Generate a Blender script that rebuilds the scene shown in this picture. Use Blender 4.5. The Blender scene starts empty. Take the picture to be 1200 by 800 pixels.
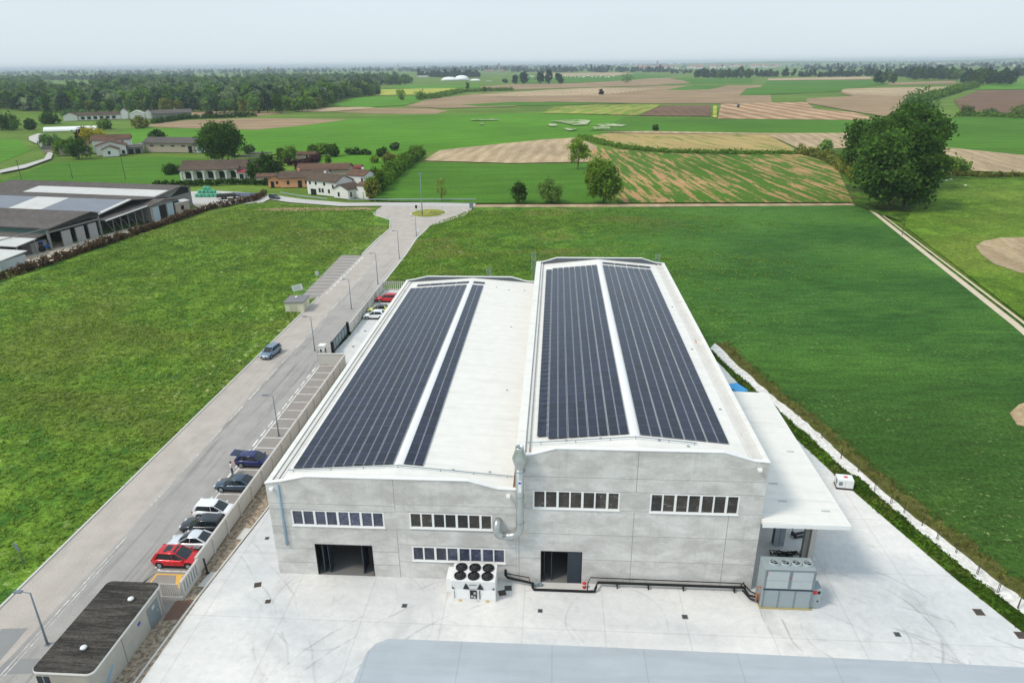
import bpy, bmesh, math, random
import numpy as np
from mathutils import Vector, Matrix
random.seed(7); RNG = np.random.default_rng(7)
SC = bpy.context.scene; COL = SC.collection
R = math.radians

# ------------------------------------------------------------------ camera (solved from the building's edges)
F, PITCH, ROLL, YAW, CAMH = 808.0, R(21.9075), R(.5889), R(3.7515), 44.0
FW = np.array([-math.sin(YAW)*math.cos(PITCH), math.cos(YAW)*math.cos(PITCH), -math.sin(PITCH)])
_r0 = np.array([math.cos(YAW), math.sin(YAW), 0.]); _u0 = np.cross(_r0, FW)
RT = math.cos(ROLL)*_r0-math.sin(ROLL)*_u0; UP = math.sin(ROLL)*_r0+math.cos(ROLL)*_u0
def ray(x, y): return FW+RT*(x-600)/F+UP*(400-y)/F
def G(x, y, z=0.):
    """ground point seen at photo pixel (x, y)"""
    d = ray(x, y); p = np.array([0, 0, CAMH])+d*((z-CAMH)/d[2]); return Vector((p[0], p[1], z))
def HT(x, yb, yt):
    """height of an upright thing standing at (x, yb) whose top is seen at yt"""
    g = G(x, yb); d = ray(x, yt); t = math.hypot(g.x, g.y)/math.hypot(d[0], d[1]); return CAMH+d[2]*t
cam = bpy.data.objects.new('camera', bpy.data.cameras.new('camera')); COL.objects.link(cam)
cam.matrix_world = Matrix(((RT[0], UP[0], -FW[0], 0), (RT[1], UP[1], -FW[1], 0), (RT[2], UP[2], -FW[2], CAMH), (0, 0, 0, 1)))
cam.data.sensor_width = 36; cam.data.lens = F/1200*36; cam.data.clip_start = .5; cam.data.clip_end = 80000
SC.camera = cam

# ------------------------------------------------------------------ helpers
def tag(o, label=None, cat=None, group=None, kind=None):
    if label: o['label'] = label
    if cat: o['category'] = cat
    if group: o['group'] = group
    if kind: o['kind'] = kind
    return o
def empty(name, loc=(0, 0, 0), rz=0., label=None, cat=None, group=None):
    o = bpy.data.objects.new(name, None); COL.objects.link(o); o.location = loc; o.rotation_euler = (0, 0, rz)
    o.empty_display_size = .5
    return tag(o, label, cat, group)
SPLIT = set('rear_solar_panel service_gap door roof_anchor flange pale_roof_sheet chimney garden_wall lifting_lug valve side_opening wheel post door_leaf pier bracket roof_bracket canopy_beam graffiti wall_joint switch solar_panel strut slot panel vent_panel gate_post lean_to_post pipe_support fork inlet_pipe door_seam'.split())
class MB:
    """collects faces for one mesh object"""
    def __init__(s): s.v = []; s.f = []; s.m = []
    def face(s, pts, m=0):
        n = len(s.v); s.v += [tuple(p) for p in pts]; s.f.append(tuple(range(n, n+len(pts)))); s.m.append(m); return s
    def add(s, v, f, m=0):
        n = len(s.v); s.v += [tuple(p) for p in v]
        for q in f: s.f.append(tuple(i+n for i in q)); s.m.append(m)
        return s
    def box(s, x0, y0, z0, x1, y1, z1, m=0):
        v = [(x0, y0, z0), (x1, y0, z0), (x1, y1, z0), (x0, y1, z0), (x0, y0, z1), (x1, y0, z1), (x1, y1, z1), (x0, y1, z1)]
        return s.add(v, [(3, 2, 1, 0), (4, 5, 6, 7), (0, 1, 5, 4), (1, 2, 6, 5), (2, 3, 7, 6), (3, 0, 4, 7)], m)
    def prism(s, poly, z0, z1, m=0, top=None):
        n = len(poly); v = [(p[0], p[1], z0) for p in poly]+[(p[0], p[1], z1) for p in poly]
        f = [tuple(range(n-1, -1, -1))]+[(i, (i+1) % n, n+(i+1) % n, n+i) for i in range(n)]
        s.add(v, f, m); s.f.append(tuple(len(s.v)-n+i for i in range(n))); s.m.append(m if top is None else top); return s
    def extr(s, prof, axis, a0, a1, m=0):
        """profile polygon extruded along axis 'x' (profile y,z) or 'y' (profile x,z)"""
        n = len(prof)
        P = (lambda p, a: (a, p[0], p[1])) if axis == 'x' else (lambda p, a: (p[0], a, p[1]))
        v = [P(p, a0) for p in prof]+[P(p, a1) for p in prof]
        f = [tuple(range(n)), tuple(range(2*n-1, n-1, -1))]+[(i, n+i, n+(i+1) % n, (i+1) % n) for i in range(n)]
        return s.add(v, f, m)
    def tube(s, pts, r, n=8, m=0, cap=True):
        pts = [Vector(p) for p in pts]; rs = r if isinstance(r, (list, tuple)) else [r]*len(pts); base = len(s.v)
        up = None
        for i, p in enumerate(pts):
            t = (pts[min(i+1, len(pts)-1)]-pts[max(i-1, 0)]).normalized()
            if up is None: up = Vector((0, 0, 1)) if abs(t.z) < .9 else Vector((1, 0, 0))
            a = t.cross(up)
            if a.length < 1e-4: a = t.cross(Vector((0, 1, 0)))
            a.normalize(); b = a.cross(t).normalized(); up = b
            for k in range(n):
                w = 2*math.pi*k/n; q = p+(a*math.cos(w)+b*math.sin(w))*rs[i]; s.v.append(tuple(q))
        for i in range(len(pts)-1):
            for k in range(n):
                s.f.append((base+i*n+k, base+(i+1)*n+k, base+(i+1)*n+(k+1) % n, base+i*n+(k+1) % n)); s.m.append(m)
        if cap:
            s.f.append(tuple(base+k for k in range(n))); s.m.append(m)
            e = base+(len(pts)-1)*n; s.f.append(tuple(e+k for k in range(n-1, -1, -1))); s.m.append(m)
        return s
    def cyl(s, c, r, h, n=16, m=0, r2=None): return s.tube([c, (c[0], c[1], c[2]+h)], [r, r if r2 is None else r2], n, m)
    def lathe(s, c, prof, n=16, m=0):
        base = len(s.v)
        for r, z in prof:
            for k in range(n):
                w = 2*math.pi*k/n; s.v.append((c[0]+r*math.cos(w), c[1]+r*math.sin(w), c[2]+z))
        for i in range(len(prof)-1):
            for k in range(n):
                s.f.append((base+i*n+k, base+i*n+(k+1) % n, base+(i+1)*n+(k+1) % n, base+(i+1)*n+k)); s.m.append(m)
        return s
    def build(s, name, mats, parent=None, smooth=False, loc=None, bevel=0., kind=None):
        if name in SPLIT and parent is not None and len(s.f) > 1:
            cs = s.weld_comps()
            if len(cs) > 1:
                o = [c.build1(name, mats, parent, smooth, loc, bevel, kind) for c in cs]; return o[0]
        return s.build1(name, mats, parent, smooth, loc, bevel, kind)
    def weld_comps(s):
        par = list(range(len(s.v)))
        def find(i):
            while par[i] != i: par[i] = par[par[i]]; i = par[i]
            return i
        for f in s.f:
            r0 = find(f[0])
            for i in f[1:]: par[find(i)] = find(r0)
        out = {}
        for f, m in zip(s.f, s.m):
            q = out.setdefault(find(f[0]), (MB(), {})); mb, mp = q; ids = []
            for i in f:
                if i not in mp: mp[i] = len(mb.v); mb.v.append(s.v[i])
                ids.append(mp[i])
            mb.f.append(tuple(ids)); mb.m.append(m)
        return [q[0] for q in out.values()]
    def build1(s, name, mats, parent=None, smooth=False, loc=None, bevel=0., kind=None):
        me = bpy.data.meshes.new(name); me.from_pydata(s.v, [], s.f)
        mats = mats if isinstance(mats, (list, tuple)) else [mats]
        for m in mats: me.materials.append(m)
        me.polygons.foreach_set('material_index', s.m)
        if smooth: me.polygons.foreach_set('use_smooth', [True]*len(s.f))
        bm = bmesh.new(); bm.from_mesh(me); bmesh.ops.recalc_face_normals(bm, faces=bm.faces)
        if bevel: bmesh.ops.bevel(bm, geom=[e for e in bm.edges if len(e.link_faces) == 2 and e.calc_face_angle(0) > .5], offset=bevel, segments=2, profile=.5, affect='EDGES', clamp_overlap=True)
        bm.to_mesh(me); bm.free(); me.update()
        o = bpy.data.objects.new(name, me); COL.objects.link(o)
        if parent: o.parent = parent
        if loc is not None: o.location = loc
        if kind: o['kind'] = kind
        return o
def copy_tree(o, parent=None):
    c = o.copy(); COL.objects.link(c); c.parent = parent
    for ch in list(o.children): copy_tree(ch, c)
    return c
def fast_mesh(name, V, nq, mat, tint=None, parent=None, extra=None):
    """nq quads, 4 verts each, V (4*nq, 3)"""
    me = bpy.data.meshes.new(name); me.vertices.add(len(V)); me.vertices.foreach_set('co', V.astype(np.float32).ravel())
    me.loops.add(4*nq); me.loops.foreach_set('vertex_index', np.arange(4*nq, dtype=np.int32))
    me.polygons.add(nq); me.polygons.foreach_set('loop_start', np.arange(0, 4*nq, 4, dtype=np.int32))
    me.materials.append(mat)
    if extra is not None:
        me.materials.append(extra[0]); mi = np.zeros(nq, dtype=np.int32); mi[extra[1]:] = 1; me.polygons.foreach_set('material_index', mi)
    if tint is not None:
        a = me.attributes.new('tint', 'FLOAT', 'FACE'); a.data.foreach_set('value', tint.astype(np.float32))
    me.update(calc_edges=True)
    o = bpy.data.objects.new(name, me); COL.objects.link(o)
    if parent: o.parent = parent
    return o

# ------------------------------------------------------------------ materials
def lin(r, g, b):
    f = lambda c: (c/12.92 if c <= .04045 else ((c+.055)/1.055)**2.4)
    return (f(r/255), f(g/255), f(b/255), 1.)
class NB:
    def __init__(s, name):
        s.m = bpy.data.materials.new(name); s.m.use_nodes = True; s.nt = s.m.node_tree; s.nt.nodes.clear()
        s.out = s.nt.nodes.new('ShaderNodeOutputMaterial')
    def n(s, t): return s.nt.nodes.new(t)
    def put(s, sock, v):
        if v is None: return
        if isinstance(v, bpy.types.NodeSocket): s.nt.links.new(v, sock)
        else:
            try: sock.default_value = v
            except Exception: sock.default_value = tuple(v)[:len(sock.default_value)]
    def pos(s): return s.n('ShaderNodeNewGeometry').outputs['Position']
    def obj(s): return s.n('ShaderNodeTexCoord').outputs['Object']
    def math(s, op, a, b=None, c=None, clamp=False):
        x = s.n('ShaderNodeMath'); x.operation = op; x.use_clamp = clamp
        s.put(x.inputs[0], a); s.put(x.inputs[1], b); s.put(x.inputs[2], c); return x.outputs[0]
    def noise(s, vec, scale, detail=3., rough=.55, dist=0.):
        x = s.n('ShaderNodeTexNoise'); s.put(x.inputs['Vector'], vec); x.inputs['Scale'].default_value = scale
        x.inputs['Detail'].default_value = detail; x.inputs['Roughness'].default_value = rough; x.inputs['Distortion'].default_value = dist
        return x.outputs['Fac']
    def map(s, vec, scale=(1, 1, 1), rot=(0, 0, 0), loc=(0, 0, 0)):
        x = s.n('ShaderNodeMapping'); s.put(x.inputs['Vector'], vec); x.inputs['Scale'].default_value = scale
        x.inputs['Rotation'].default_value = rot; x.inputs['Location'].default_value = loc; return x.outputs[0]
    def sep(s, vec):
        x = s.n('ShaderNodeSeparateXYZ'); s.put(x.inputs[0], vec); return x.outputs
    def step(s, v, a, b):
        """smooth 0..1 ramp of v between a and b"""
        x = s.n('ShaderNodeMapRange'); x.interpolation_type = 'SMOOTHSTEP'; s.put(x.inputs[0], v)
        x.inputs[1].default_value = a; x.inputs[2].default_value = b; return x.outputs[0]
    def var(s, v, lo, hi, a=.33, b=.67):
        x = s.n('ShaderNodeMapRange'); s.put(x.inputs[0], v); x.inputs[1].default_value = a; x.inputs[2].default_value = b
        x.inputs[3].default_value = lo; x.inputs[4].default_value = hi; return x.outputs[0]
    def mix(s, f, a, b):
        x = s.n('ShaderNodeMix'); x.data_type = 'RGBA'; s.put(x.inputs[0], f); s.put(x.inputs[6], a); s.put(x.inputs[7], b); return x.outputs[2]
    def scale(s, col, f):
        x = s.n('ShaderNodeVectorMath'); x.operation = 'SCALE'; s.put(x.inputs[0], col); s.put(x.inputs[3], f); return x.outputs[0]
    def bump(s, h, dist=.1, strength=.5):
        x = s.n('ShaderNodeBump'); s.put(x.inputs['Height'], h); x.inputs['Distance'].default_value = dist; x.inputs['Strength'].default_value = strength; return x.outputs[0]
    def done(s, col, rough=.8, metal=0., spec=.3, bump=None, coat=0.):
        p = s.n('ShaderNodeBsdfPrincipled'); s.put(p.inputs['Base Color'], col); s.put(p.inputs['Roughness'], rough)
        p.inputs['Metallic'].default_value = metal; p.inputs['Specular IOR Level'].default_value = spec
        p.inputs['Coat Weight'].default_value = coat
        if bump is not None: s.put(p.inputs['Normal'], bump)
        s.nt.links.new(p.outputs[0], s.out.inputs[0]); return s.m
def plain(name, c, rough=.6, metal=0., var=.12, scale=1.5, spec=.4, coat=0., world=False):
    b = NB(name); v = b.pos() if world else b.obj(); n = b.noise(v, scale, 4.)
    k = b.math('MULTIPLY_ADD', n, 2*var, 1-var)
    return b.done(b.scale(c, k), rough, metal, spec, coat=coat)

def grass_col(b, p, base, dark, dry, fleck, big=.02, pbig=(.45, .7), amt=.8, fl=(.66, .74)):
    n0 = b.noise(b.map(p, (1, 1.6, 1)), big, 4., .6, .6); n1 = b.noise(p, .22, 6., .62, .3); n2 = b.noise(p, 1.3, 4., .7); n3 = b.noise(p, 4.5, 3., .7)
    c = b.mix(b.step(n1, .36, .66), dark, base)
    c = b.mix(b.math('MULTIPLY', b.step(n0, *pbig), amt), c, dry)
    c = b.scale(c, b.var(n2, .6, 1.42)); c = b.scale(c, b.var(n3, .55, 1.5))
    c = b.scale(c, b.var(b.noise(p, .05, 4., .6), .78, 1.22))
    f = b.math('MULTIPLY', b.step(b.noise(p, .8, 5., .75, .5), *fl), b.step(b.noise(p, .035, 3., .6, .4), .42, .6))
    c = b.mix(b.math('MULTIPLY', f, .8), c, fleck)
    return c, b.math('ADD', b.math('MULTIPLY', n1, .6), n2)
def grass_mat(name, base, dark, dry, fleck, bump=.5, **k):
    b = NB(name); p = b.pos(); c, hgt = grass_col(b, p, base, dark, dry, fleck, **k)
    return b.done(c, .9, spec=.1, bump=b.bump(hgt, .25, bump))
def crop_mat(name, base, alt, ang=0., period=6., amt=.5, warp=1.5, nz=.35, fleck=None, rough=.95, brk=.25):
    """field with drill or plough rows running at angle ang"""
    b = NB(name); p = b.pos(); q = b.map(p, rot=(0, 0, -ang)); x = b.sep(q)
    w = b.math('ADD', x[1], b.math('MULTIPLY', b.math('SUBTRACT', b.noise(p, .02, 3.), .5), warp*8))
    st = b.math('MULTIPLY_ADD', b.math('SINE', b.math('MULTIPLY', w, 2*math.pi/period)), .5, .5)
    n = b.noise(b.map(q, (.22, 1.3, 1)), .12, 6., .68, .4); n2 = b.noise(p, .011, 4., .6); n4 = b.noise(p, .35, 6., .72, .5)
    f = b.math('ADD', b.math('MULTIPLY', st, 1-brk), b.math('MULTIPLY', n4, brk)); f = b.math('MULTIPLY', b.step(b.math('ADD', f, b.math('MULTIPLY', b.math('SUBTRACT', n, .5), 1.)), .34, .66), amt)
    c = b.mix(f, base, alt)
    c = b.scale(c, b.var(n, 1-nz, 1+nz)); c = b.scale(c, b.var(n2, .84, 1.16)); c = b.scale(c, b.var(n4, .88, 1.12))
    c = b.scale(c, b.var(b.noise(p, 1.2, 3., .7), .8, 1.2))
    if fleck:
        k = b.math('MULTIPLY', b.step(b.noise(b.map(q, (.4, 1.5, 1)), .3, 5., .7), .6, .72), b.step(b.noise(p, .02, 3.), .48, .6))
        c = b.mix(b.math('MULTIPLY', k, .6), c, fleck)
    return b.done(c, rough, spec=.1)
def leaf_mat(name, c, var=.42, trans=.35):
    b = NB(name); a = b.n('ShaderNodeAttribute'); a.attribute_name = 'tint'
    oi = b.n('ShaderNodeObjectInfo').outputs['Random']
    k = b.math('MULTIPLY_ADD', a.outputs['Fac'], 2*var, 1-var); k = b.math('MULTIPLY', k, b.math('MULTIPLY_ADD', oi, .4, .8))
    warm = b.mix(b.math('MULTIPLY', a.outputs['Fac'], .55), c, (c[0]*1.22+.006, c[1]*1.16, c[2]*.8, 1))
    warm = b.mix(b.math('MULTIPLY', oi, .4), warm, (c[0]*1.12+.006, c[1]*.98+.006, c[2]*1.25+.006, 1))
    col = b.scale(warm, k)
    d = b.n('ShaderNodeBsdfDiffuse'); t = b.n('ShaderNodeBsdfTranslucent'); m = b.n('ShaderNodeMixShader')
    b.put(d.inputs[0], col); b.put(t.inputs[0], col); m.inputs[0].default_value = trans
    b.nt.links.new(d.outputs[0], m.inputs[1]); b.nt.links.new(t.outputs[0], m.inputs[2]); b.nt.links.new(m.outputs[0], b.out.inputs[0]); return b.m

M = {}
M['meadow'] = grass_mat('meadow_grass', lin(108, 138, 46), lin(62, 98, 34), lin(104, 106, 50), lin(206, 206, 146), amt=.55, pbig=(.46, .62), fl=(.56, .66))
M['meadow_back'] = grass_mat('weedy_meadow_grass', lin(92, 140, 36), lin(46, 98, 22), lin(128, 118, 66), lin(205, 200, 150), big=.035, pbig=(.5, .66), fl=(.6, .7))
M['verge'] = grass_mat('verge_grass', lin(84, 116, 30), lin(44, 74, 18), lin(112, 92, 54), lin(150, 140, 90), big=.12, amt=.6)
M['pasture'] = grass_mat('pasture_grass', lin(100, 130, 38), lin(78, 108, 28), lin(118, 126, 52), lin(150, 160, 90), big=.012, amt=.5, bump=.2)
M['field_green'] = crop_mat('young_crop', lin(80, 122, 34), lin(62, 104, 24), R(8), 14, .45, 1.5, .2, brk=.75, fleck= lin(160, 176, 90))
M['field_bright'] = crop_mat('bright_crop', lin(90, 138, 34), lin(70, 118, 26), R(24), 18, .45, 3., .2, brk=.8, fleck= lin(150, 166, 70))
M['grass_base'] = crop_mat('far_grass', lin(104, 128, 50), lin(84, 110, 38), R(5), 60, .5, 4, .25)
M['soil_pale'] = crop_mat('pale_ploughed_soil', lin(184, 162, 130), lin(162, 138, 106), R(84), 7, .6, 1.5, .2, brk=.5)
M['soil_brown'] = crop_mat('brown_soil', lin(160, 136, 106), lin(140, 116, 88), R(4), 30, .6, 2., .16, brk=.5)
M['soil_dark'] = crop_mat('dark_tilled_soil', lin(122, 96, 76), lin(106, 82, 64), R(88), 9, .5, 1., .15, brk=.4)
M['soil_striped'] = crop_mat('striped_soil', lin(158, 124, 94), lin(192, 162, 128), R(93), 17, .8, .8, .15, brk=.42)
def streak_mat(name, base, alt, third, ang, sx_, sy_, lo, hi):
    """crop field with broken, uneven drill streaks running along ang"""
    b = NB(name); p = b.pos(); q = b.map(p, rot=(0, 0, -ang)); q2 = b.map(q, (sy_, sx_, 1))
    st = b.noise(q2, 1., 4., .6, .25); big = b.noise(p, .02, 4., .6); fine = b.noise(p, .5, 5., .75, .4); n3 = b.noise(p, 2., 3., .7)
    v = b.math('ADD', st, b.math('MULTIPLY', b.math('SUBTRACT', big, .5), .35)); v = b.math('ADD', v, b.math('MULTIPLY', b.math('SUBTRACT', fine, .5), .45))
    c = b.mix(b.step(v, lo, hi), base, alt); c = b.mix(b.math('MULTIPLY', b.step(fine, .55, .72), .45), c, third)
    c = b.scale(c, b.var(big, .86, 1.14)); c = b.scale(c, b.var(n3, .75, 1.25))
    return b.done(c, .95, spec=.1)
M['stubble'] = streak_mat('stubble_with_weeds', lin(176, 152, 100), lin(108, 126, 52), lin(190, 166, 116), R(-74), .22, .03, .52, .64)
M['rows'] = streak_mat('green_rows_on_soil', lin(76, 112, 30), lin(176, 138, 96), lin(92, 132, 40), R(-85), .42, .035, .49, .58)
M['olive'] = crop_mat('weedy_field', lin(116, 144, 48), lin(160, 146, 84), R(70), 16, .8, 4., .3, brk=.6)
M['yellow_crop'] = crop_mat('yellow_green_crop', lin(152, 168, 56), lin(206, 186, 106), R(6), 60, .6, 2., .2)
def blossom():
    b = NB('white_blossom'); p = b.pos(); n = b.noise(b.map(p, (.35, 1, 1)), .3, 5., .75, .5)
    return b.done(b.mix(b.step(n, .47, .57), lin(84, 130, 32), lin(212, 206, 180)), .9, spec=.1)
M['blossom'] = blossom(); M['bales_white'] = plain('pale_sack', lin(216, 210, 186), .9, var=.1)

def dark_field():
    b = NB('dense_green_crop'); p = b.pos(); x = b.sep(p)
    n0 = b.noise(b.map(p, (.6, 1.5, 1)), .018, 4., .6, .5); n1 = b.noise(b.map(p, (.45, 1.7, 1), rot=(0, 0, R(-6))), .4, 6., .7); n2 = b.noise(p, 2.2, 5., .75); n3 = b.noise(p, 6., 3., .7)
    c = b.mix(b.step(n0, .38, .62), lin(54, 92, 36), lin(74, 114, 44)); c = b.mix(b.math('MULTIPLY', b.step(b.noise(b.map(p, (.8, 1.3, 1)), .055, 5., .7, .8), .5, .66), .3), c, lin(88, 126, 50))
    c = b.scale(c, b.var(n1, .68, 1.32)); c = b.scale(c, b.var(n2, .5, 1.55)); c = b.scale(c, b.var(n3, .6, 1.4))
    near = b.step(x[1], 130, 55); c = b.mix(b.math('MULTIPLY', near, .45), c, b.scale(lin(58, 74, 26), b.var(n2, .5, 1.5)))
    f = b.math('MULTIPLY', b.step(b.noise(p, 1.3, 6., .8), .58, .66), b.step(b.noise(b.map(p, (.7, 1.6, 1)), .032, 3., .6, .6), .42, .56))
    c = b.mix(b.math('MULTIPLY', f, .85), c, lin(176, 186, 118))
    d = b.math('MULTIPLY', b.step(b.noise(p, .3, 4., .7), .68, .74), .55); c = b.mix(d, c, lin(146, 134, 80))
    g, hg = grass_col(b, p, lin(102, 138, 46), lin(58, 98, 34), lin(128, 120, 70), lin(205, 200, 150), big=.035, pbig=(.5, .66), fl=(.58, .68))
    edge = b.math('ADD', x[0], b.math('MULTIPLY', b.math('SUBTRACT', b.noise(p, .03, 5., .65), .5), 60)); edge = b.math('ADD', edge, b.math('MULTIPLY', x[1], -.16))
    c = b.mix(b.step(edge, -44, 22), g, c)
    return b.done(c, .9, spec=.1, bump=b.bump(b.math('ADD', n1, n2), .25, .6))
M['dark_field'] = dark_field()

def yard_mat():
    b = NB('pale_yard_concrete'); p = b.pos(); x = b.sep(p)
    n0 = b.noise(p, .06, 4., .55, .8); n1 = b.noise(p, .5, 6., .6, .3); n2 = b.noise(p, 5., 3., .7)
    st = b.noise(b.map(p, (.12, 1.6, 1), rot=(0, 0, R(-8))), .5, 5., .6, .5)
    c = b.mix(b.step(n0, .35, .68), lin(226, 222, 217), lin(203, 203, 203))
    c = b.scale(c, b.math('MULTIPLY_ADD', n1, .2, .9)); c = b.scale(c, b.math('MULTIPLY_ADD', st, .16, .92)); c = b.scale(c, b.math('MULTIPLY_ADD', n2, .07, .965))
    # poured bay joints
    for ax, per, off in ((0, 6.9, 6.0), (1, 8.3, 3.)):
        m = b.math('ABSOLUTE', b.math('SUBTRACT', b.math('FRACT', b.math('DIVIDE', b.math('ADD', x[ax], 500+off), per)), .5))
        c = b.mix(b.math('MULTIPLY', b.step(m, .5-.09/per, .5-.03/per), .16), c, lin(120, 118, 116))
    # tyre marks: worn arcs
    wob = b.math('MULTIPLY', b.math('SUBTRACT', b.noise(p, .16, 2.), .5), 1.1)
    brk = b.noise(p, .3, 4., .65)
    def arcs(c, L, wob, col):
        for cx, cy, r, w, k in L:
            d = b.n('ShaderNodeVectorMath'); d.operation = 'DISTANCE'; b.put(d.inputs[0], p); d.inputs[1].default_value = (cx, cy, 0)
            e = b.math('ABSOLUTE', b.math('SUBTRACT', b.math('ADD', d.outputs['Value'], wob), r))
            k_ = b.math('MULTIPLY', b.math('SUBTRACT', 1., b.step(e, w*.2, w*1.3)), b.math('MULTIPLY', b.step(brk, .42, .62), k))
            c = b.mix(k_, c, col)
        return c
    c = arcs(c, ((25.8, 46.5, 6.2, .13, .5), (26, 46.6, 7.9, .12, .36), (25.2, 46.2, 4.3, .14, .3), (8, 20, 33.5, .12, .4), (8, 20, 35.1, .12, .36), (14, 12, 40.5, .13, .35), (46, 78, 36, .12, .35), (46, 78, 37.7, .12, .3), (24, 47, 2.9, .35, .24), (25.6, 46.6, 7.0, .8, .24), (25.4, 46.3, 5.2, .7, .2), (-18.5, 46.5, 6.4, .7, .16),
                 (-19, 47.0, 5.4, .1, .26), (-17.5, 44.5, 7.4, .1, .2), (-28, 44.2, 3.1, .1, .2), (-60, 20, 44.2, .12, .3), (-60, 20, 46, .12, .26), (-60, 20, 42, .5, .14), (5.5, 46, 4.2, .1, .25), (-3, 41, 6.3, .1, .15)), wob, lin(140, 138, 137))
    for ang, msk in ((8, .5), (-30, .54), (62, .55)):
        sc = b.math('MULTIPLY', b.step(b.noise(b.map(p, (.16, 3.2, 1), rot=(0, 0, R(ang))), .8, 4., .7, .4), .62, .74), b.math('MULTIPLY', b.step(b.noise(p, .13, 3., .6), msk-.05, msk+.12), .3)); c = b.mix(sc, c, lin(150, 148, 148))
    c = b.scale(c, b.var(b.noise(p, 1.6, 5., .75), .93, 1.06)); stn = b.math('MULTIPLY', b.step(b.noise(p, .45, 6., .75, .8), .54, .74), .3); c = b.mix(stn, c, lin(160, 156, 152))
    return b.done(c, .75, spec=.3, bump=b.bump(n1, .02, .3))
M['yard'] = yard_mat()
def wall_mat():
    b = NB('precast_concrete'); p = b.pos(); x = b.sep(p)
    n0 = b.noise(b.map(p, (.55, 1, 1.1)), .7, 5., .6, .25); n1 = b.noise(b.map(p, (.6, 1, 1.15)), 1.1, 6., .68, .15); n2 = b.noise(p, 9, 4., .75)
    w = b.n('ShaderNodeTexWhiteNoise'); w.noise_dimensions = '2D'
    cx = b.n('ShaderNodeCombineXYZ'); b.put(cx.inputs[0], b.math('FLOOR', b.math('DIVIDE', b.math('ADD', x[0], 25.3), 10.74))); b.put(cx.inputs[1], b.math('FLOOR', b.math('DIVIDE', x[2], 2.7)))
    b.put(w.inputs['Vector'], cx.outputs[0])
    c = b.mix(b.var(n0, 0, 1, .38, .64), lin(192, 188, 183), lin(217, 214, 209))
    c = b.mix(b.math('MULTIPLY', b.step(n1, .5, .68), .45), c, lin(230, 227, 222)); c = b.mix(b.math('MULTIPLY', b.step(n1, .46, .32), .34), c, lin(170, 167, 162))
    c = b.scale(c, b.math('MULTIPLY_ADD', w.outputs['Value'], .1, .93)); c = b.scale(c, b.var(n2, .93, 1.07))
    dr = b.math('MULTIPLY', b.step(b.noise(b.map(p, (3., 1, .12)), 1., 4., .6), .55, .75), .14); c = b.mix(dr, c, lin(140, 138, 134))
    return b.done(c, .85, spec=.25, bump=b.bump(n1, .02, .25))
M['wall'] = wall_mat()
def roof_mat(name, c, dirt, stain=None):
    b = NB(name); p = b.pos(); x = b.sep(p)
    n0 = b.noise(b.map(p, (.16, 1.6, 1)), .7, 5., .65, .3); n1 = b.noise(p, .8, 5., .7)
    col = b.mix(b.math('MULTIPLY', b.step(n0, .45, .75), .55), c, dirt); col = b.scale(col, b.var(n1, .955, 1.03))
    m = b.math('ABSOLUTE', b.math('SUBTRACT', b.math('FRACT', b.math('DIVIDE', b.math('ADD', x[1], 500), 2.05)), .5))
    col = b.mix(b.math('MULTIPLY', b.step(m, .47, .49), .10), col, lin(150, 148, 145))
    if stain:
        k = b.math('MULTIPLY', b.step(b.noise(b.map(p, (2., .35, 1)), .9, 4., .7), .64, .72), .7); col = b.mix(k, col, stain)
    return b.done(col, .6, spec=.3)
M['roof'] = roof_mat('white_roof_sheet', lin(233, 229, 222), lin(214, 209, 201))
M['gutter'] = roof_mat('gutter_sheet', lin(216, 212, 206), lin(196, 190, 182), lin(196, 118, 66))
M['valley'] = roof_mat('rusty_valley', lin(150, 112, 84), lin(120, 92, 72), lin(176, 100, 56))
def pv_mat():
    b = NB('solar_glass'); o = b.pos(); x = b.sep(o)
    lines = b.math('ABSOLUTE', b.math('SUBTRACT', b.math('FRACT', b.math('DIVIDE', x[1], 1.72)), .5)); ln = b.step(lines, .484, .49)
    cell = b.math('ABSOLUTE', b.math('SUBTRACT', b.math('FRACT', b.math('DIVIDE', x[1], .172)), .5)); cl = b.math('MULTIPLY', b.step(cell, .44, .48), .22)
    w = b.n('ShaderNodeTexWhiteNoise'); w.noise_dimensions = '2D'; cx = b.n('ShaderNodeCombineXYZ')
    b.put(cx.inputs[0], b.math('FLOOR', b.math('DIVIDE', x[0], .96))); b.put(cx.inputs[1], b.math('FLOOR', b.math('DIVIDE', x[1], 1.72))); b.put(w.inputs['Vector'], cx.outputs[0])
    c = b.mix(w.outputs['Value'], lin(23, 26, 42), lin(38, 41, 62)); c = b.mix(cl, c, lin(84, 88, 106)); c = b.mix(b.math('MULTIPLY', ln, .32), c, lin(130, 135, 150))
    c = b.scale(c, b.math('MULTIPLY_ADD', b.noise(o, .15, 3.), .5, .75))
    return b.done(c, b.math('MULTIPLY_ADD', w.outputs['Value'], .1, .16), spec=.38)
M['pv'] = pv_mat()
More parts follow.
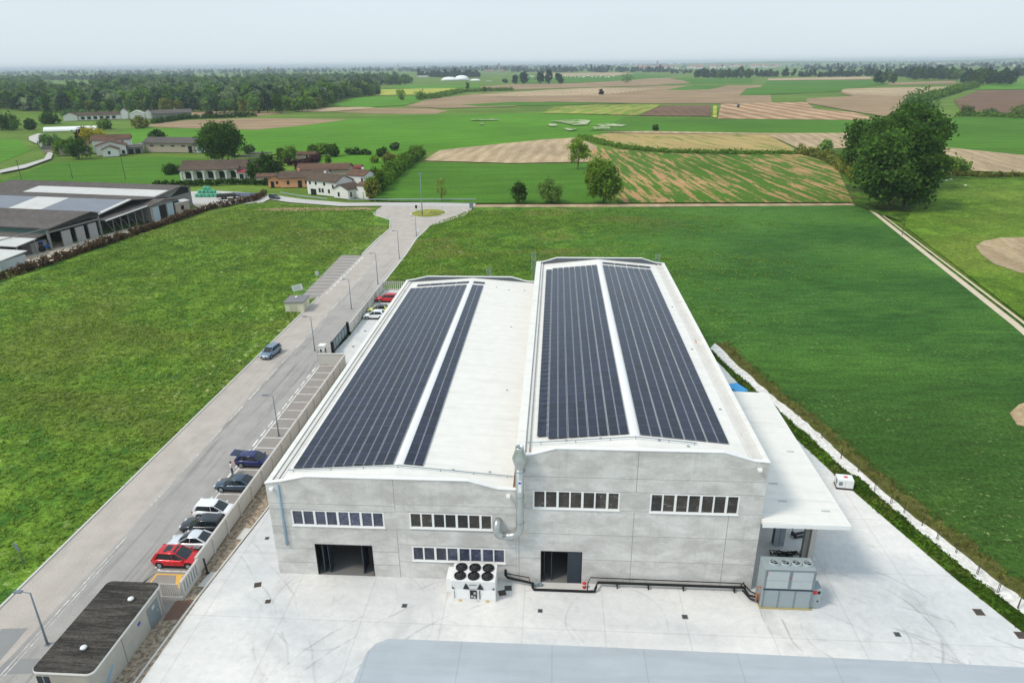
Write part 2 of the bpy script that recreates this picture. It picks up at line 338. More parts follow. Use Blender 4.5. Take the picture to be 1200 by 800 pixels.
def asphalt_mat():
    b = NB('road_asphalt'); p = b.pos(); x = b.sep(p)
    wob = b.math('MULTIPLY', b.math('SUBTRACT', b.noise(p, .05, 3.), .5), 1.2)
    lane = b.step(b.math('ADD', x[0], wob), -43.6, -43.1); lane = b.math('MULTIPLY', lane, b.step(x[1], 175, 110))
    n1 = b.noise(p, .35, 5., .6); st = b.noise(b.map(p, (1.2, .06, 1)), .8, 5., .6, .4); n3 = b.noise(p, 7, 3., .7)
    c = b.mix(lane, lin(184, 174, 165), lin(166, 161, 156))
    tr = b.math('MULTIPLY', b.step(st, .5, .7), b.math('MULTIPLY_ADD', lane, .5, .15)); c = b.mix(tr, c, lin(124, 121, 119))
    c = b.scale(c, b.var(n1, .9, 1.08)); c = b.scale(c, b.var(n3, .9, 1.1)); c = b.mix(b.math('MULTIPLY', b.step(b.noise(b.map(p, (.8, .14, 1)), .35, 5., .65, .6), .58, .72), .3), c, lin(140, 138, 137))
    return b.done(c, .9, spec=.2)
M['asphalt'] = asphalt_mat()
M['parking'] = plain('parking_asphalt', lin(150, 142, 136), .95, var=.14, scale=.9, world=True)
M['far_road'] = plain('pale_road', lin(190, 186, 180), .9, var=.1, scale=.15, world=True)
M['patch'] = plain('asphalt_repair', lin(142, 141, 140), .95, var=.1, scale=.8, world=True)
def worn(name, c0, c1, a, bb):
    b = NB(name); p = b.pos(); n = b.noise(p, 2.2, 5., .75); m_ = b.noise(p, .12, 3.); return b.done(b.mix(b.step(b.math('ADD', n, b.math('MULTIPLY', m_, .4)), a, bb), c0, c1), .85, spec=.2)
M['paint'] = worn('white_line_paint', lin(176, 170, 164), lin(236, 234, 230), .5, .72); M['paint_old'] = worn('old_line_paint', lin(172, 168, 163), lin(220, 216, 211), .62, .86)
M['yellow'] = plain('yellow_line_paint', lin(226, 178, 84), .8, var=.1, scale=1.2, world=True)
M['kerb'] = plain('kerb_concrete', lin(206, 202, 196), .85, var=.12, scale=.8, world=True)
M['track'] = plain('track_gravel', lin(206, 190, 166), .95, var=.2, scale=.5, world=True)
def gravel_mat(name, a, c_, sc=2.4):
    b = NB(name); p = b.pos(); n = b.noise(p, sc, 6., .75); m = b.noise(p, .25, 3.)
    c = b.mix(b.step(n, .35, .65), a, c_); c = b.scale(c, b.math('MULTIPLY_ADD', m, .4, .8)); return b.done(c, .95, spec=.1, bump=b.bump(n, .1, .6))
M['white_gravel'] = gravel_mat('white_gravel', lin(206, 200, 192), lin(240, 236, 230), 1.6)
M['brown_gravel'] = gravel_mat('brown_gravel', lin(112, 94, 76), lin(186, 170, 150), 2.6)
M['farm_yard'] = gravel_mat('farm_yard_dirt', lin(190, 172, 148), lin(222, 208, 188), .5)
M['dry_verge'] = gravel_mat('dry_verge', lin(74, 84, 34), lin(112, 104, 60), 1.2)
M['boundary'] = plain('boundary_concrete', lin(198, 193, 186), .9, var=.12, scale=.6, world=True)
def ramp_mat():
    b = NB('smooth_grey_slab'); p = b.pos(); x = b.sep(p); n = b.noise(b.map(p, (.12, 1.2, 1), rot=(0, 0, R(2))), .7, 5., .65, .4); n1 = b.noise(p, .25, 5., .65); c = b.scale(lin(176, 182, 188), b.var(n, .93, 1.06)); c = b.scale(c, b.var(n1, .94, 1.05))
    c = b.mix(b.math('MULTIPLY', b.step(b.noise(p, .9, 6., .75, .6), .6, .74), .25), c, lin(140, 146, 152))
    m = b.math('ABSOLUTE', b.math('SUBTRACT', b.math('FRACT', b.math('DIVIDE', b.math('ADD', x[0], 503), 7.4)), .5)); return b.done(b.mix(b.math('MULTIPLY', b.step(m, .49, .4965), .22), c, lin(110, 114, 120)), .7)
M['ramp'] = ramp_mat()
M['joint'] = plain('joint_mortar', lin(138, 137, 136), .9)
M['white'] = plain('white_metal', lin(236, 235, 233), .45, var=.04)
M['black'] = plain('black_metal', lin(26, 27, 29), .5, var=.2)
M['rubber'] = plain('rubber', lin(24, 24, 25), .85)
M['door_dark'] = plain('dark_blue_grey_door', lin(44, 54, 64), .5)
M['dark_int'] = plain('dark_opening', lin(30, 30, 30), .9)
M['galv'] = plain('galvanised_steel', lin(188, 192, 190), .32, metal=.75, var=.15, scale=2.)
M['alu'] = plain('anodised_frame', lin(196, 200, 206), .5, metal=.2, var=.05)
M['galv_matt'] = plain('matt_galvanised', lin(150, 162, 168), .5, metal=.3, var=.12)
M['floor'] = plain('worn_factory_floor', lin(120, 118, 116), .6, var=.1, scale=.4, world=True)
M['parapet_shade'] = plain('dark_grey_parapet_shade', lin(92, 98, 104), .6)  # shade of the rear parapet's inner side, as a colour
M['grate'] = plain('worn_iron', lin(74, 70, 66), .8, var=.25, scale=6)
M['unit'] = plain('pale_blue_grey_panel', lin(152, 163, 166), .5, var=.08)
M['unit_d'] = plain('blue_grey_frame', lin(122, 134, 138), .5, var=.08)
M['unit_l'] = plain('light_coil_panel', lin(180, 187, 188), .6, var=.1)
M['blue_pipe'] = plain('pale_blue_pipe', lin(150, 176, 192), .45)
M['lamp_pole'] = plain('lamp_pole_steel', lin(118, 128, 138), .5)
M['rim'] = plain('wheel_rim', lin(150, 152, 155), .35, metal=.8)
M['bark'] = plain('bark', lin(84, 70, 56), .95, var=.25)
M['wood_post'] = plain('weathered_post', lin(98, 90, 80), .95)
def bitumen():
    b = NB('dark_bitumen'); p = b.pos(); x = b.sep(p); n = b.noise(b.map(p, (.3, 2.6, 1)), .9, 6., .75, .5); g_ = b.noise(p, 5., 4., .8); big = b.noise(b.map(p, (.15, 1., 1)), .5, 3., .6)
    c = b.mix(b.step(n, .4, .64), lin(62, 59, 56), lin(94, 89, 82)); c = b.scale(c, b.var(g_, .65, 1.4)); c = b.scale(c, b.var(big, .75, 1.25))
    m = b.math('ABSOLUTE', b.math('SUBTRACT', b.math('FRACT', b.math('DIVIDE', b.math('ADD', x[1], b.math('MULTIPLY', n, .12)), 1.05)), .5)); return b.done(b.mix(b.math('MULTIPLY', b.step(m, .45, .49), .5), c, lin(44, 40, 37)), .95, spec=.1, bump=b.bump(n, .03, .5))
M['substation_roof'] = bitumen()
M['tile'] = crop_mat('clay_roof_tiles', lin(112, 86, 72), lin(86, 68, 58), 0, .7, .6, .1, .3)
M['tile_brown'] = crop_mat('brown_roof_tiles', lin(98, 84, 74), lin(78, 66, 58), 0, .9, .6, .1, .2)
M['barn_roof'] = crop_mat('grey_fibre_cement', lin(104, 98, 94), lin(88, 82, 79), R(-10), 1.4, .5, .1, .15)
M['barn_pv'] = plain('barn_solar_glass', lin(122, 126, 134), .45, var=.2, scale=.4)
M['barn_white'] = plain('pale_roof_sheet', lin(202, 200, 196), .7, var=.16, scale=.35)
M['barn_wall'] = plain('grey_barn_wall', lin(132, 130, 126), .9, var=.2)
M['barn_dark'] = plain('dark_barn_timber', lin(66, 64, 62), .9, var=.25)
M['barn_green'] = plain('green_glazing', lin(78, 106, 100), .5, var=.2)
M['barn_door'] = plain('pale_blue_door', lin(170, 186, 192), .6, var=.1)
M['plaster'] = plain('white_plaster', lin(232, 229, 224), .9, var=.06)
M['plaster_tan'] = plain('tan_plaster', lin(176, 162, 146), .9, var=.1)
M['plaster_orange'] = plain('orange_plaster', lin(224, 160, 122), .9, var=.08)
M['win'] = plain('window_glass', lin(34, 38, 46), .12, var=.3, spec=.6)
M['bale'] = plain('green_bale_wrap', lin(92, 176, 142), .35, var=.12)
M['tarp'] = plain('white_membrane', lin(240, 240, 240), .5, var=.03)
M['red'] = plain('red_paint', lin(206, 40, 44), .5, var=.05)
M['blue'] = plain('blue_plastic', lin(60, 160, 222), .5)
M['tractor_blue'] = plain('blue_paint', lin(40, 110, 190), .4)
M['terracotta'] = plain('far_terracotta', lin(176, 120, 100), .9)
M['skin'] = plain('skin', lin(206, 158, 132), .6)
M['hair'] = plain('dark_hair', lin(46, 36, 30), .8)
M['shirt'] = plain('pale_shirt', lin(226, 214, 216), .9)
M['trousers'] = plain('navy_trousers', lin(40, 52, 88), .9)
for k, c in dict(dark=(66, 98, 34), grove=(76, 110, 44), mid=(100, 134, 46), pale=(130, 158, 56), olive=(128, 136, 60), wood=(92, 124, 68), yellow=(190, 180, 40), purple=(70, 46, 46), willow=(122, 156, 76), far=(58, 84, 66), deep=(62, 94, 56), silver=(122, 142, 104), spring=(114, 146, 52), crop=(56, 92, 24), verge=(74, 100, 34), dry=(108, 112, 54), weed=(114, 140, 54), hedge=(92, 74, 54)).items():
    M['leaf_'+k] = leaf_mat('leaves_'+k, lin(*c))

# ------------------------------------------------------------------ ground, fields, roads
def sheet(name, pts, z, mat, px=True):
    p = [G(*q) if px else Vector((q[0], q[1], 0)) for q in pts]
    b = MB(); b.face([(q.x, q.y, z) for q in p]); return b.build(name, mat, kind='structure')
def w(name, pts, z, mat): return sheet(name, pts, z, mat, False)
S = 15000.
w('ground', [(-S, -300), (S, -300), (S, S), (-S, S)], -.3, M['grass_base'])

# far patchwork, photo pixels on the ground
FLD = [
 ('crop_field', 'field_bright', [(120, 168), (150, 150), (300, 151), (440, 137), (520, 134), (640, 132), (680, 134), (735, 137), (715, 156), (640, 166), (515, 176), (440, 182), (330, 178), (240, 178)]),
 ('crop_field', 'field_bright', [(0, 190), (36, 176), (22, 163), (0, 163)]),
 ('crop_field', 'field_green', [(0, 219), (0, 212), (60, 190), (190, 183), (245, 186), (235, 196), (215, 214), (120, 222)]),
 ('crop_field', 'pasture', [(0, 152), (60, 146), (70, 131), (0, 129)]),
 ('ploughed_field', 'soil_brown', [(190, 132), (250, 130.5), (300, 130.5), (345, 131.5), (300, 136), (205, 138)]),
 ('ploughed_field', 'soil_brown', [(165, 147), (215, 141), (300, 138.2), (407, 140), (355, 147), (300, 152), (200, 149.5)]),
 ('ploughed_field', 'soil_pale', [(345, 131), (375, 126.5), (430, 125), (440, 127), (385, 131)]),
 ('ploughed_field', 'soil_brown', [(392, 131.5), (440, 127), (500, 126.5), (525, 130), (510, 133.5), (440, 133)]),
 ('crop_field', 'field_bright', [(385, 124), (420, 114), (520, 112), (500, 118), (470, 124), (430, 126)]),
 ('crop_field', 'yellow_crop', [(440, 112), (447, 105), (520, 103.5), (560, 104), (548, 107.5), (505, 111)]),
 ('crop_field', 'field_bright', [(440, 104.5), (480, 100), (560, 99), (562, 103), (500, 104)]),
 ('ploughed_field', 'soil_brown', [(474, 125), (500, 117), (560, 110), (640, 106), (770, 101), (900, 100), (905, 121), (770, 121.5), (640, 119.5), (600, 125), (520, 127)]),
 ('ploughed_field', 'soil_pale', [(560, 112), (640, 105.5), (700, 103), (770, 104), (700, 112), (600, 113)]),
 ('crop_field', 'field_green', [(540, 123), (600, 119.7), (660, 120.5), (740, 121.5), (640, 123.8), (560, 124.5)]),
 ('ploughed_field', 'soil_brown', [(562, 102), (600, 99), (680, 97.5), (742, 92.2), (790, 91.5), (810, 97.5), (760, 100.5), (640, 104), (570, 107)]),
 ('crop_field', 'field_green', [(600, 97.5), (605, 88), (690, 86), (742, 85.5), (785, 90), (740, 94), (690, 97)]),
 ('stubble_field', 'soil_pale', [(620, 89.5), (640, 86.3), (720, 85.2), (745, 86), (720, 89)]),
 ('crop_field', 'field_green', [(784, 92.3), (880, 92), (882, 97.5), (810, 98.2), (808, 96)]),
 ('crop_field', 'field_green', [(780, 105.5), (812, 100.2), (853, 100.3), (832, 105), (800, 106)]),
 ('crop_field', 'field_green', [(866, 112), (875, 104), (905, 101), (902, 111.8)]),
 ('ploughed_field', 'soil_dark', [(748, 135.8), (776, 124), (833, 123.5), (832, 136.5)]),
 ('crop_field', 'olive', [(635, 133), (648, 126), (700, 122.8), (776, 123), (748, 135.5), (690, 134)]),
 ('grass_strip', 'yellow_crop', [(835, 137.5), (836, 124), (840, 124), (840, 138)]),
 ('ploughed_field', 'soil_striped', [(841, 139.5), (845, 122), (945, 120), (955, 128), (1000, 132), (1030, 140), (1000, 141)]),
 ('crop_field', 'field_green', [(690, 153.5), (735, 137), (840, 140), (1000, 140.5), (1050, 140), (1050, 157), (900, 156.5)]),
 ('farm_path', 'soil_pale', [(700, 155), (760, 153.8), (900, 156.2), (1000, 156), (1000, 157.6), (900, 157.6), (740, 156)]),
 ('stubble_field', 'stubble', [(680, 160.5), (712, 156.5), (900, 158), (935, 177), (860, 177.5), (770, 175.5), (730, 170)]),
 ('ploughed_field', 'soil_pale', [(900, 158), (1040, 157), (1040, 173), (985, 174), (940, 176)]),
 ('ploughed_field', 'soil_pale', [(496, 188.5), (515, 176.5), (560, 171.5), (640, 163.5), (676, 161.5), (700, 172), (690, 190), (600, 191.5)]),
 ('row_crop_field', 'rows', [(690, 178), (700, 173), (770, 179.5), (860, 181.5), (945, 181), (980, 192), (1003, 237.5), (725, 238), (712, 215), (690, 192)]),
 ('crop_field', 'field_green', [(432, 235), (470, 196), (500, 190.5), (600, 193), (690, 191.5), (706, 215), (712, 238.5), (560, 238.5), (470, 236.5)]),
 ('garden_lawn', 'field_bright', [(355, 203), (365, 184), (405, 182), (490, 183), (470, 196), (430, 216), (400, 206)]),
 ('ploughed_field', 'soil_brown', [(1000, 113), (945, 116), (945, 121), (1000, 131), (1050, 139), (1075, 112), (1110, 102), (1040, 103), (990, 105), (985, 110)]),
 ('ploughed_field', 'soil_pale', [(985, 107), (988, 104.3), (1120, 101.8), (1106, 107), (1050, 113), (1000, 111)]),
 ('crop_field', 'field_green', [(880, 112), (900, 95), (1022, 94), (1040, 99), (988, 105), (985, 107.5)]),
 ('ploughed_field', 'soil_brown', [(1040, 97.3), (1120, 95), (1120, 98.5), (1042, 100)]),
 ('ploughed_field', 'soil_pale', [(900, 92.2), (1020, 90), (1022, 93.2), (900, 94.6)]),
 ('ploughed_field', 'soil_dark', [(1118, 118), (1148, 106), (1200, 105.8), (1230, 106), (1230, 134), (1128, 132)]),
 ('crop_field', 'field_bright', [(1140, 106), (1165, 96), (1230, 95), (1230, 105), (1150, 105.6)]),
 ('crop_field', 'field_green', [(1040, 172), (1090, 140), (1130, 137), (1230, 139), (1230, 186), (1105, 173)]),
 ('ploughed_field', 'soil_pale', [(1095, 173.5), (1105, 173), (1235, 186), (1235, 205), (1140, 201), (1110, 186)]),
 ('pasture', 'pasture', [(1046, 250), (1075, 215), (1125, 209), (1240, 209), (1290, 300), (1300, 440), (1230, 398), (1062, 268)]),
 ('grass_verge', 'verge', [(940, 179), (985, 176), (1040, 174), (1060, 215), (1080, 228), (1060, 262), (1000, 240), (980, 196)]),
 ('grass_verge', 'verge', [(1075, 208), (1130, 202), (1240, 204), (1240, 211), (1130, 211)]),
]
for i, (nm, mt, pts) in enumerate(FLD):
    far = min(p[1] for p in pts); base = -.2+.012*i if far > 125 else .02+.01*i
    sheet(nm, pts, base, M[mt])
for pts in ([(645, 142.5), (680, 140.8), (692, 142), (688, 147), (672, 147.5), (662, 145)], [(642, 146.5), (652, 145.5), (653, 148.5), (645, 148.5)], [(660, 151), (674, 151), (676, 153), (666, 154)], [(698, 146.5), (718, 145.4), (735, 147.2), (728, 149.5), (705, 149)], [(694, 149.5), (712, 148.6), (716, 151.5), (697, 152.5)], [(551, 140.6), (584, 140.2), (584, 141.4), (553, 141.6)], [(562, 145.4), (566, 144.8), (567, 146.6), (562, 147)]):
    sheet('white_blossom_patch', pts, .55, M['blossom'])
sheet('bare_soil_patch', [(1143, 290), (1152, 284), (1172, 280), (1205, 279), (1250, 283), (1250, 325), (1195, 321), (1165, 311), (1150, 300)], .35, M['soil_pale'])
sheet('bare_soil_patch', [(1183, 484), (1194, 474), (1220, 466), (1225, 505), (1192, 498)], .05, M['soil_pale'])

# near land
w('left_meadow', [(-48.4, -60), (-48.4, 181), (-47.9, 196), (-51, 208), (-57.2, 214.5), (-60, 225), (-75, 227.5), (-95, 233), (-108, 240), (-116, 224), (-119, 196), (-121.5, 174), (-124, 140), (-150, 60), (-150, -60)], -.02, M['meadow'])
w('back_field', [(-37.7, 110), (-37.4, 165), (-38, 183), (-37, 199), (-31.5, 208.6), (-27.3, 222), (-27.2, 228), (40, 229), (100, 233), (100, 218), (98, 205), (83, 120), (78, 95), (60, 10), (48, 10), (43, 47), (38, 64), (36, 77), (31, 97), (28, 108)], -.008, M['dark_field'])
GO = [(838, 402), (866, 429), (891, 451), (908, 466), (932, 484), (960, 508), (986, 532), (1020, 562), (1068, 603), (1100, 626), (1144, 662), (1200, 702), (1290, 775)]
GI = [(832, 408), (858, 433), (886, 457), (902, 469), (920, 488), (944, 507), (966, 528), (992, 551), (1012, 563), (1038, 589), (1064, 610), (1112, 649), (1138, 672), (1186, 709), (1290, 790)]
YE = [(826, 410), (848, 431), (874, 459), (900, 484), (952, 532), (982, 560), (1040, 610), (1122, 680), (1200, 742), (1300, 826)]
def ragged(px, amp, n=6):
    q = [G(*p) for p in px]; o = []
    for a, c in zip(q[:-1], q[1:]):
        for k in range(n): p = a.lerp(c, k/n); o.append((p.x+random.uniform(-amp, amp), p.y+random.uniform(-amp, amp)))
    return o+[(q[-1].x, q[-1].y)]
gi, go = ragged(GI, .16), ragged(GO, .13); ye = [(G(*p).x, G(*p).y) for p in YE]
w('grass_verge', ye+[(p[0]+.3, p[1]+.1) for p in gi[::-1]], .004, M['verge'])
w('gravel_strip', gi+go[::-1], .012, M['white_gravel'])
w('dry_field_margin', [(p[0]-.3, p[1]) for p in go]+[(p[0]+2.0+random.uniform(-.5, .5), p[1]+.6) for p in go[::-1]], .0, M['dry_verge'])
w('pasture', [(83.5, 118), (99, 205), (104, 217), (150, 260), (190, 150), (190, 60), (75, 20), (66, 20)], -.03, M['pasture'])
w('field_track', [(117.9, 303), (105.3, 246), (99.6, 214), (84.6, 122), (76, 80), (66, 40), (63.2, 40), (73, 80), (81.4, 120), (97., 213), (102.6, 246), (115, 303)], .03, M['track'])
w('track_grass_ridge', [(105, 245), (99.2, 214), (84., 122), (75.2, 80), (65.4, 40), (64.7, 40), (74.4, 80), (83., 121), (98.2, 213), (104, 245)], .04, M['verge'])
w('dirt_path', [(-27.3, 227.6), (30, 229.2), (99, 232.5), (99.4, 236), (30, 234), (-27.3, 232.5)], .03, M['soil_pale'])

# roads
w('road', [(-48.3, -60), (-48.3, 180), (-47.8, 196), (-50.6, 208), (-57, 214.6), (-58.6, 222), (-58.5, 229.8), (-27.3, 229.8), (-27.6, 222), (-31.6, 208.6), (-37, 199), (-38, 183), (-37.4, 165), (-36.4, 111), (-36.4, 98), (-37., 97.6), (-37., 50), (-38.4, 46), (-38.4, -60)], .016, M['asphalt'])
w('country_road', [(-27.2, 229.8), (-58.5, 229.8), (-73, 229.2), (-93, 236), (-106.5, 244.5), (-120, 246.5), (-133, 243), (-180, 252), (-226, 268), (-227, 274), (-180, 259.5), (-133, 250.5), (-118, 252.5), (-103, 249.8), (-90, 242), (-72, 235.2), (-58.5, 236), (-27.2, 236.2)], .024, M['far_road'])
sheet('country_lane', [(0, 200.6), (30, 193.6), (52, 187), (56, 180), (45, 170), (34, 165), (34, 161), (45, 157.2), (51, 157.6), (46, 161.5), (47, 165.5), (56, 170), (63, 180), (60, 187), (30, 198), (0, 204)], .5, M['far_road'])
sheet('farm_forecourt', [(212, 225), (250, 223.5), (300, 226.5), (322, 231), (306, 238), (262, 240), (214, 238)], .05, M['far_road'])
sheet('farm_lane', [(296, 246), (330, 243.5), (430, 243.5), (440, 245.5), (400, 247), (330, 247.5)], .05, M['soil_brown'])
w('parking_bay', [(-38.4, 44), (-33.4, 44), (-32.9, 50), (-32.9, 98), (-37., 98), (-37., 50)], .022, M['parking'])
w('parking_bay', [(-48.3, 132), (-48.3, 165.3), (-53.4, 165.3), (-52.4, 140), (-51.9, 129)], .022, M['parking'])
w('asphalt_patch', [(-47.2, 36), (-43.9, 37.5), (-44.2, 42.6), (-46.4, 42.4)], .0205, M['patch'])
w('asphalt_patch', [(-43.6, 37.8), (-39.2, 38.2), (-39.2, 39.6), (-43.4, 39.4)], .0205, M['patch'])
b = MB()
for x0, x1, y0, y1 in ((-43.38, -43.2, 60, 178),):
    y = y0
    while y < y1: b.box(x0, y, .018, x1, y+4.4, .0245); y += 6.4
b.build('centre_line', M['paint_old'], kind='structure')
b = MB()
b.box(-47.85, 131, .018, -47.62, 178, .0245)
b.box(-38.3, 112, .018, -38.12, 180, .0245); b.box(-42.95, 28, .018, -42.8, 55, .0245); b.box(-42.6, 30, .018, -42.48, 52, .0245)
b.build('edge_line', M['paint_old'], kind='structure')
b = MB()
YL = [72.59+2.5*k for k in range(-9, 11)]
for y in YL: b.box(-36.9, y-.06, .024, -33.1, y+.06, .029)
b.box(-37.02, 50.1, .024, -36.88, 97.6, .0295)
for y in YL[:-1]: b.box(-37.5, y+.35, .018, -37.3, y+2.0, .0245)
for k in range(12):
    y = 134+2.5*k; b.box(-52.8-.02*k*1.2, y-.06, .024, -48.2, y+.06, .029)
    b.box(-47.6, y+.3, .018, -47.35, y+1.8, .0245)
b.build('stall_marking', M['paint'], kind='structure')
b = MB(); b.box(-36.9, 49.55, .024, -33.3, 49.72, .029); b.box(-36.9, 47, .024, -36.73, 49.55, .029)
b.face([(-34.9, 49.55, .0295), (-34.3, 49.55, .0295), (-33.6, 47.6, .0295), (-33.9, 47.4, .0295)])
b.build('yellow_marking', M['yellow'], kind='structure')
# kerbs
def strip(name, pts, wd, h, mat, z=0.):
    b = MB(); pts = [Vector((p[0], p[1], 0)) for p in pts]; L, Rr = [], []
    for i, p in enumerate(pts):
        t = (pts[min(i+1, len(pts)-1)]-pts[max(i-1, 0)]).normalized(); nrm = Vector((-t.y, t.x, 0))*wd/2; L.append(p+nrm); Rr.append(p-nrm)
    for i in range(len(pts)-1):
        a, c, d, e = L[i], L[i+1], Rr[i+1], Rr[i]
        b.add([(a.x, a.y, z), (c.x, c.y, z), (d.x, d.y, z), (e.x, e.y, z), (a.x, a.y, z+h), (c.x, c.y, z+h), (d.x, d.y, z+h), (e.x, e.y, z+h)], [(4, 5, 6, 7), (0, 1, 5, 4), (3, 2, 6, 7), (0, 3, 7, 4), (1, 2, 6, 5)])
    return b.build(name, mat, kind='structure')
def arc(cx, cy, r, a0, a1, n=12, ry=None): return [(cx+r*math.cos(R(a0+(a1-a0)*i/n)), cy+(ry or r)*math.sin(R(a0+(a1-a0)*i/n))) for i in range(n+1)]
strip('kerb', [(-48.4, 20), (-48.4, 132)], .2, .12, M['kerb'], .0)
strip('kerb', [(-48.4, 166), (-48.5, 181), (-47.9, 195), (-50.7, 207.5), (-56.6, 213.6), (-58.2, 217), (-57.8, 223)], .3, .12, M['kerb'])
strip('kerb', [(-37.3, 137), (-37.3, 165), (-37.9, 183), (-36.9, 199), (-31.6, 208.4), (-28.6, 215), (-28.3, 221), (-31, 225.5)], .35, .12, M['kerb'])
isl = arc(-40.6, 217.6, 5.6, 0, 360, 28, 6.6)
strip('kerb', isl, .35, .14, M['kerb'])
w('roundabout_island', arc(-40.6, 217.6, 5.45, 0, 360, 28, 6.45)[:-1], .1, grass_mat('island_grass', lin(150, 150, 70), lin(110, 124, 50), lin(176, 150, 92), lin(200, 190, 140), big=.25))

# factory yard
w('yard', [(-32.6, -20), (-31.3, 47), (-30.3, 60), (-30.2, 98), (-35.6, 98), (-36.3, 104), (-35.8, 111), (-35.8, 137), (-25, 137), (-25, 113), (19, 113), *ye, (60, -20)], .008, M['yard'])
w('gravel_verge', [(-39, -20), (-39, 47), (-33.3, 47), (-32.7, 50), (-32.7, 98), (-30.4, 98), (-30.5, 60), (-31.2, 47), (-32.4, -20)], .004, M['brown_gravel'])
strip('kerb', [(-32.75, 20), (-31.5, 47), (-30.45, 60), (-30.35, 97)], .16, .1, M['kerb'])
p0 = [G(*q) for q in ((412, 805), (420, 785), (430, 764), (440, 754), (456, 748), (640, 755), (820, 763), (1000, 771.5), (1230, 783), (1300, 1000), (380, 1000))]
w('grey_slab', [(p.x, p.y) for p in p0], .014, M['ramp'])
for (x, y, wd, rz, lb) in ((302, 685, .75, .3, 'rusty square drain cover in the yard left of the big doorway'), (314, 704.5, .55, .2, 'dark drain cover below the rusty one left of the big doorway'), (474, 709.5, .55, 0, 'small dark drain cover between the big doorway and the white chiller'), (313, 630.5, .5, .2, 'dark drain cover beside the left corner of the low hall'), (633, 715.5, .5, 0, 'small dark drain cover in front of the tall hall doorway'), (802.5, 722.5, .6, 0, 'small dark drain cover in front of the black pipe run'), (1051.5, 743, .6, 0, 'dark drain cover with yellow chalk beside it near the grey slab'), (1147, 717, .9, 0, 'large rusty drain cover near the right verge'), (408, 391, .5, 0, 'small drain cover just inside the sliding gate'), (414, 406, .5, 0, 'small drain cover in the strip between gate and low hall'), (428, 388, .5, 0, 'small drain cover behind the white parked car'), (595.5, 689, .8, .1, 'dark square grate beside the white chiller'), (588.5, 694.5, .8, .3, 'rust-brown square grate touching the white chiller corner'), (1196, 744, .9, 0, 'brown drain cover at the right edge of the yard')):
    wd *= .84; g = G(x, y); t = empty('drain_cover', (g.x, g.y, .012), rz, lb, 'drain cover', 'drain covers set in the pale yard')
    b = MB(); b.box(-wd/2, -wd/2, 0, wd/2, wd/2, .02); b.build('frame', plain('rusty_frame', lin(104, 84, 72), .9) if 'rust' in lb or 'brown' in lb else M['unit_d'], t); wd *= .96
    b = MB()
    for k in range(5): b.box(-wd*.42, -wd*.42+k*wd*.17, .02, wd*.42, -wd*.42+k*wd*.17+wd*.13, .032)
    b.build('grille', M['grate'], t)
w('apron_step', [(-1.1, 49.2), (3.2, 49.2), (3.2, 50.3), (-1.1, 50.3)], .02, M['kerb'])

# ------------------------------------------------------------------ the factory
X0, XS, XH, X1, Y0, LEN = -25.3, -3.12, -2.56, 17.97, 50.38, 61.5
Y1 = Y0+LEN; XR1, XR2 = -13.85, 7.15
fac = empty('factory_building', (0, Y0, 0), 0, 'long pale concrete factory of two joined halls, roofs covered with solar panels', 'factory')
OFF = Vector((0, -Y0, 0))
def fp(mb, name, mats, parent=None, **k):
    """part given in world coordinates, parented to the factory"""
    if parent is None: k['loc'] = OFF
    return mb.build(name, mats, parent or fac, **k)
WT = .26
def facade(mb, x0, x1, zt, holes, ya, yb):
    xs = sorted({x0, x1, *[h[0] for h in holes], *[h[1] for h in holes]}); zs = sorted({0, zt, *[h[2] for h in holes], *[h[3] for h in holes]})
    for i in range(len(xs)-1):
        for j in range(len(zs)-1):
            cx, cz = (xs[i]+xs[i+1])/2, (zs[j]+zs[j+1])/2
            if any(h[0] < cx < h[1] and h[2] < cz < h[3] for h in holes): continue
            mb.box(xs[i], ya, zs[j], xs[i+1], yb, zs[j+1])
DOORS = [(-21.62, -16.25, 0, 3.5), (-.92, 2.8, 0, 3.54)]
WINS = [(-23.35, -14.9, 5.52, 7.14, 8), (-12.62, -5.2, 5.62, 7.2, 7), (-12.6, -4.1, 2.0, 3.56, 8), (-1.63, 5.85, 8.1, 9.9, 7), (8.42, 15.95, 8.0, 9.87, 7)]
lowp = [(X0, 8.1), (XS, 8.1), (XS, 9.86), (-4.7, 9.92), (-7.3, 10.65), (-21.6, 10.65), (-23.9, 10.1), (X0, 9.86)]
highp = [(XS+.01, 10.4), (X1, 10.4), (X1, 13.2), (16.7, 13.3), (14.2, 14.06), (.3, 14.06), (-2.0, 13.35), (XS+.01, 13.3)]
b = MB(); facade(b, X0, XS, 8.1, [w_[:4] for w_ in WINS[:3]]+DOORS[:1], Y0, Y0+WT); b.extr(lowp, 'y', Y0, Y0+WT)
JT = []
def vj(x, z0, z1): JT.append((x-.022, z0, x+.022, z1))
def hj(z, x0, x1): JT.append((x0, z-.016, x1, z+.016))
vj(XR1, 0, 5.35); vj(XR1, 7.35, 10.62)
for z in (1.36, 2.93): hj(z, X0, -21.62); hj(z if z < 2 else 2.85, -16.25, XR1-.02)
hj(5.3, X0, -23.35); hj(5.3, -14.9, XR1); hj(7.2, X0, XR1); hj(7.84, X0, XR1); hj(5.36, XR1, XS); hj(3.72, XR1, XS); hj(1.82, XR1, XS); hj(7.3, XR1, XS); hj(8.05, XR1, XS)
for q in JT: b.box(q[0], Y0-.004, q[1], q[2], Y0-.0005, q[3], 1)
wl = fp(b, 'low_hall_front_wall', [M['wall'], M['joint']])
b = MB(); facade(b, XS+.01, X1, 10.4, [w_[:4] for w_ in WINS[3:]]+DOORS[1:], Y0, Y0+WT); b.extr(highp, 'y', Y0, Y0+WT)
JT = []
vj(XS+.25, 0, 5.5); vj(XR2, 0, 7.95); vj(XR2+.05, 9.95, 14.0); vj(15.2, .4, 7.9)
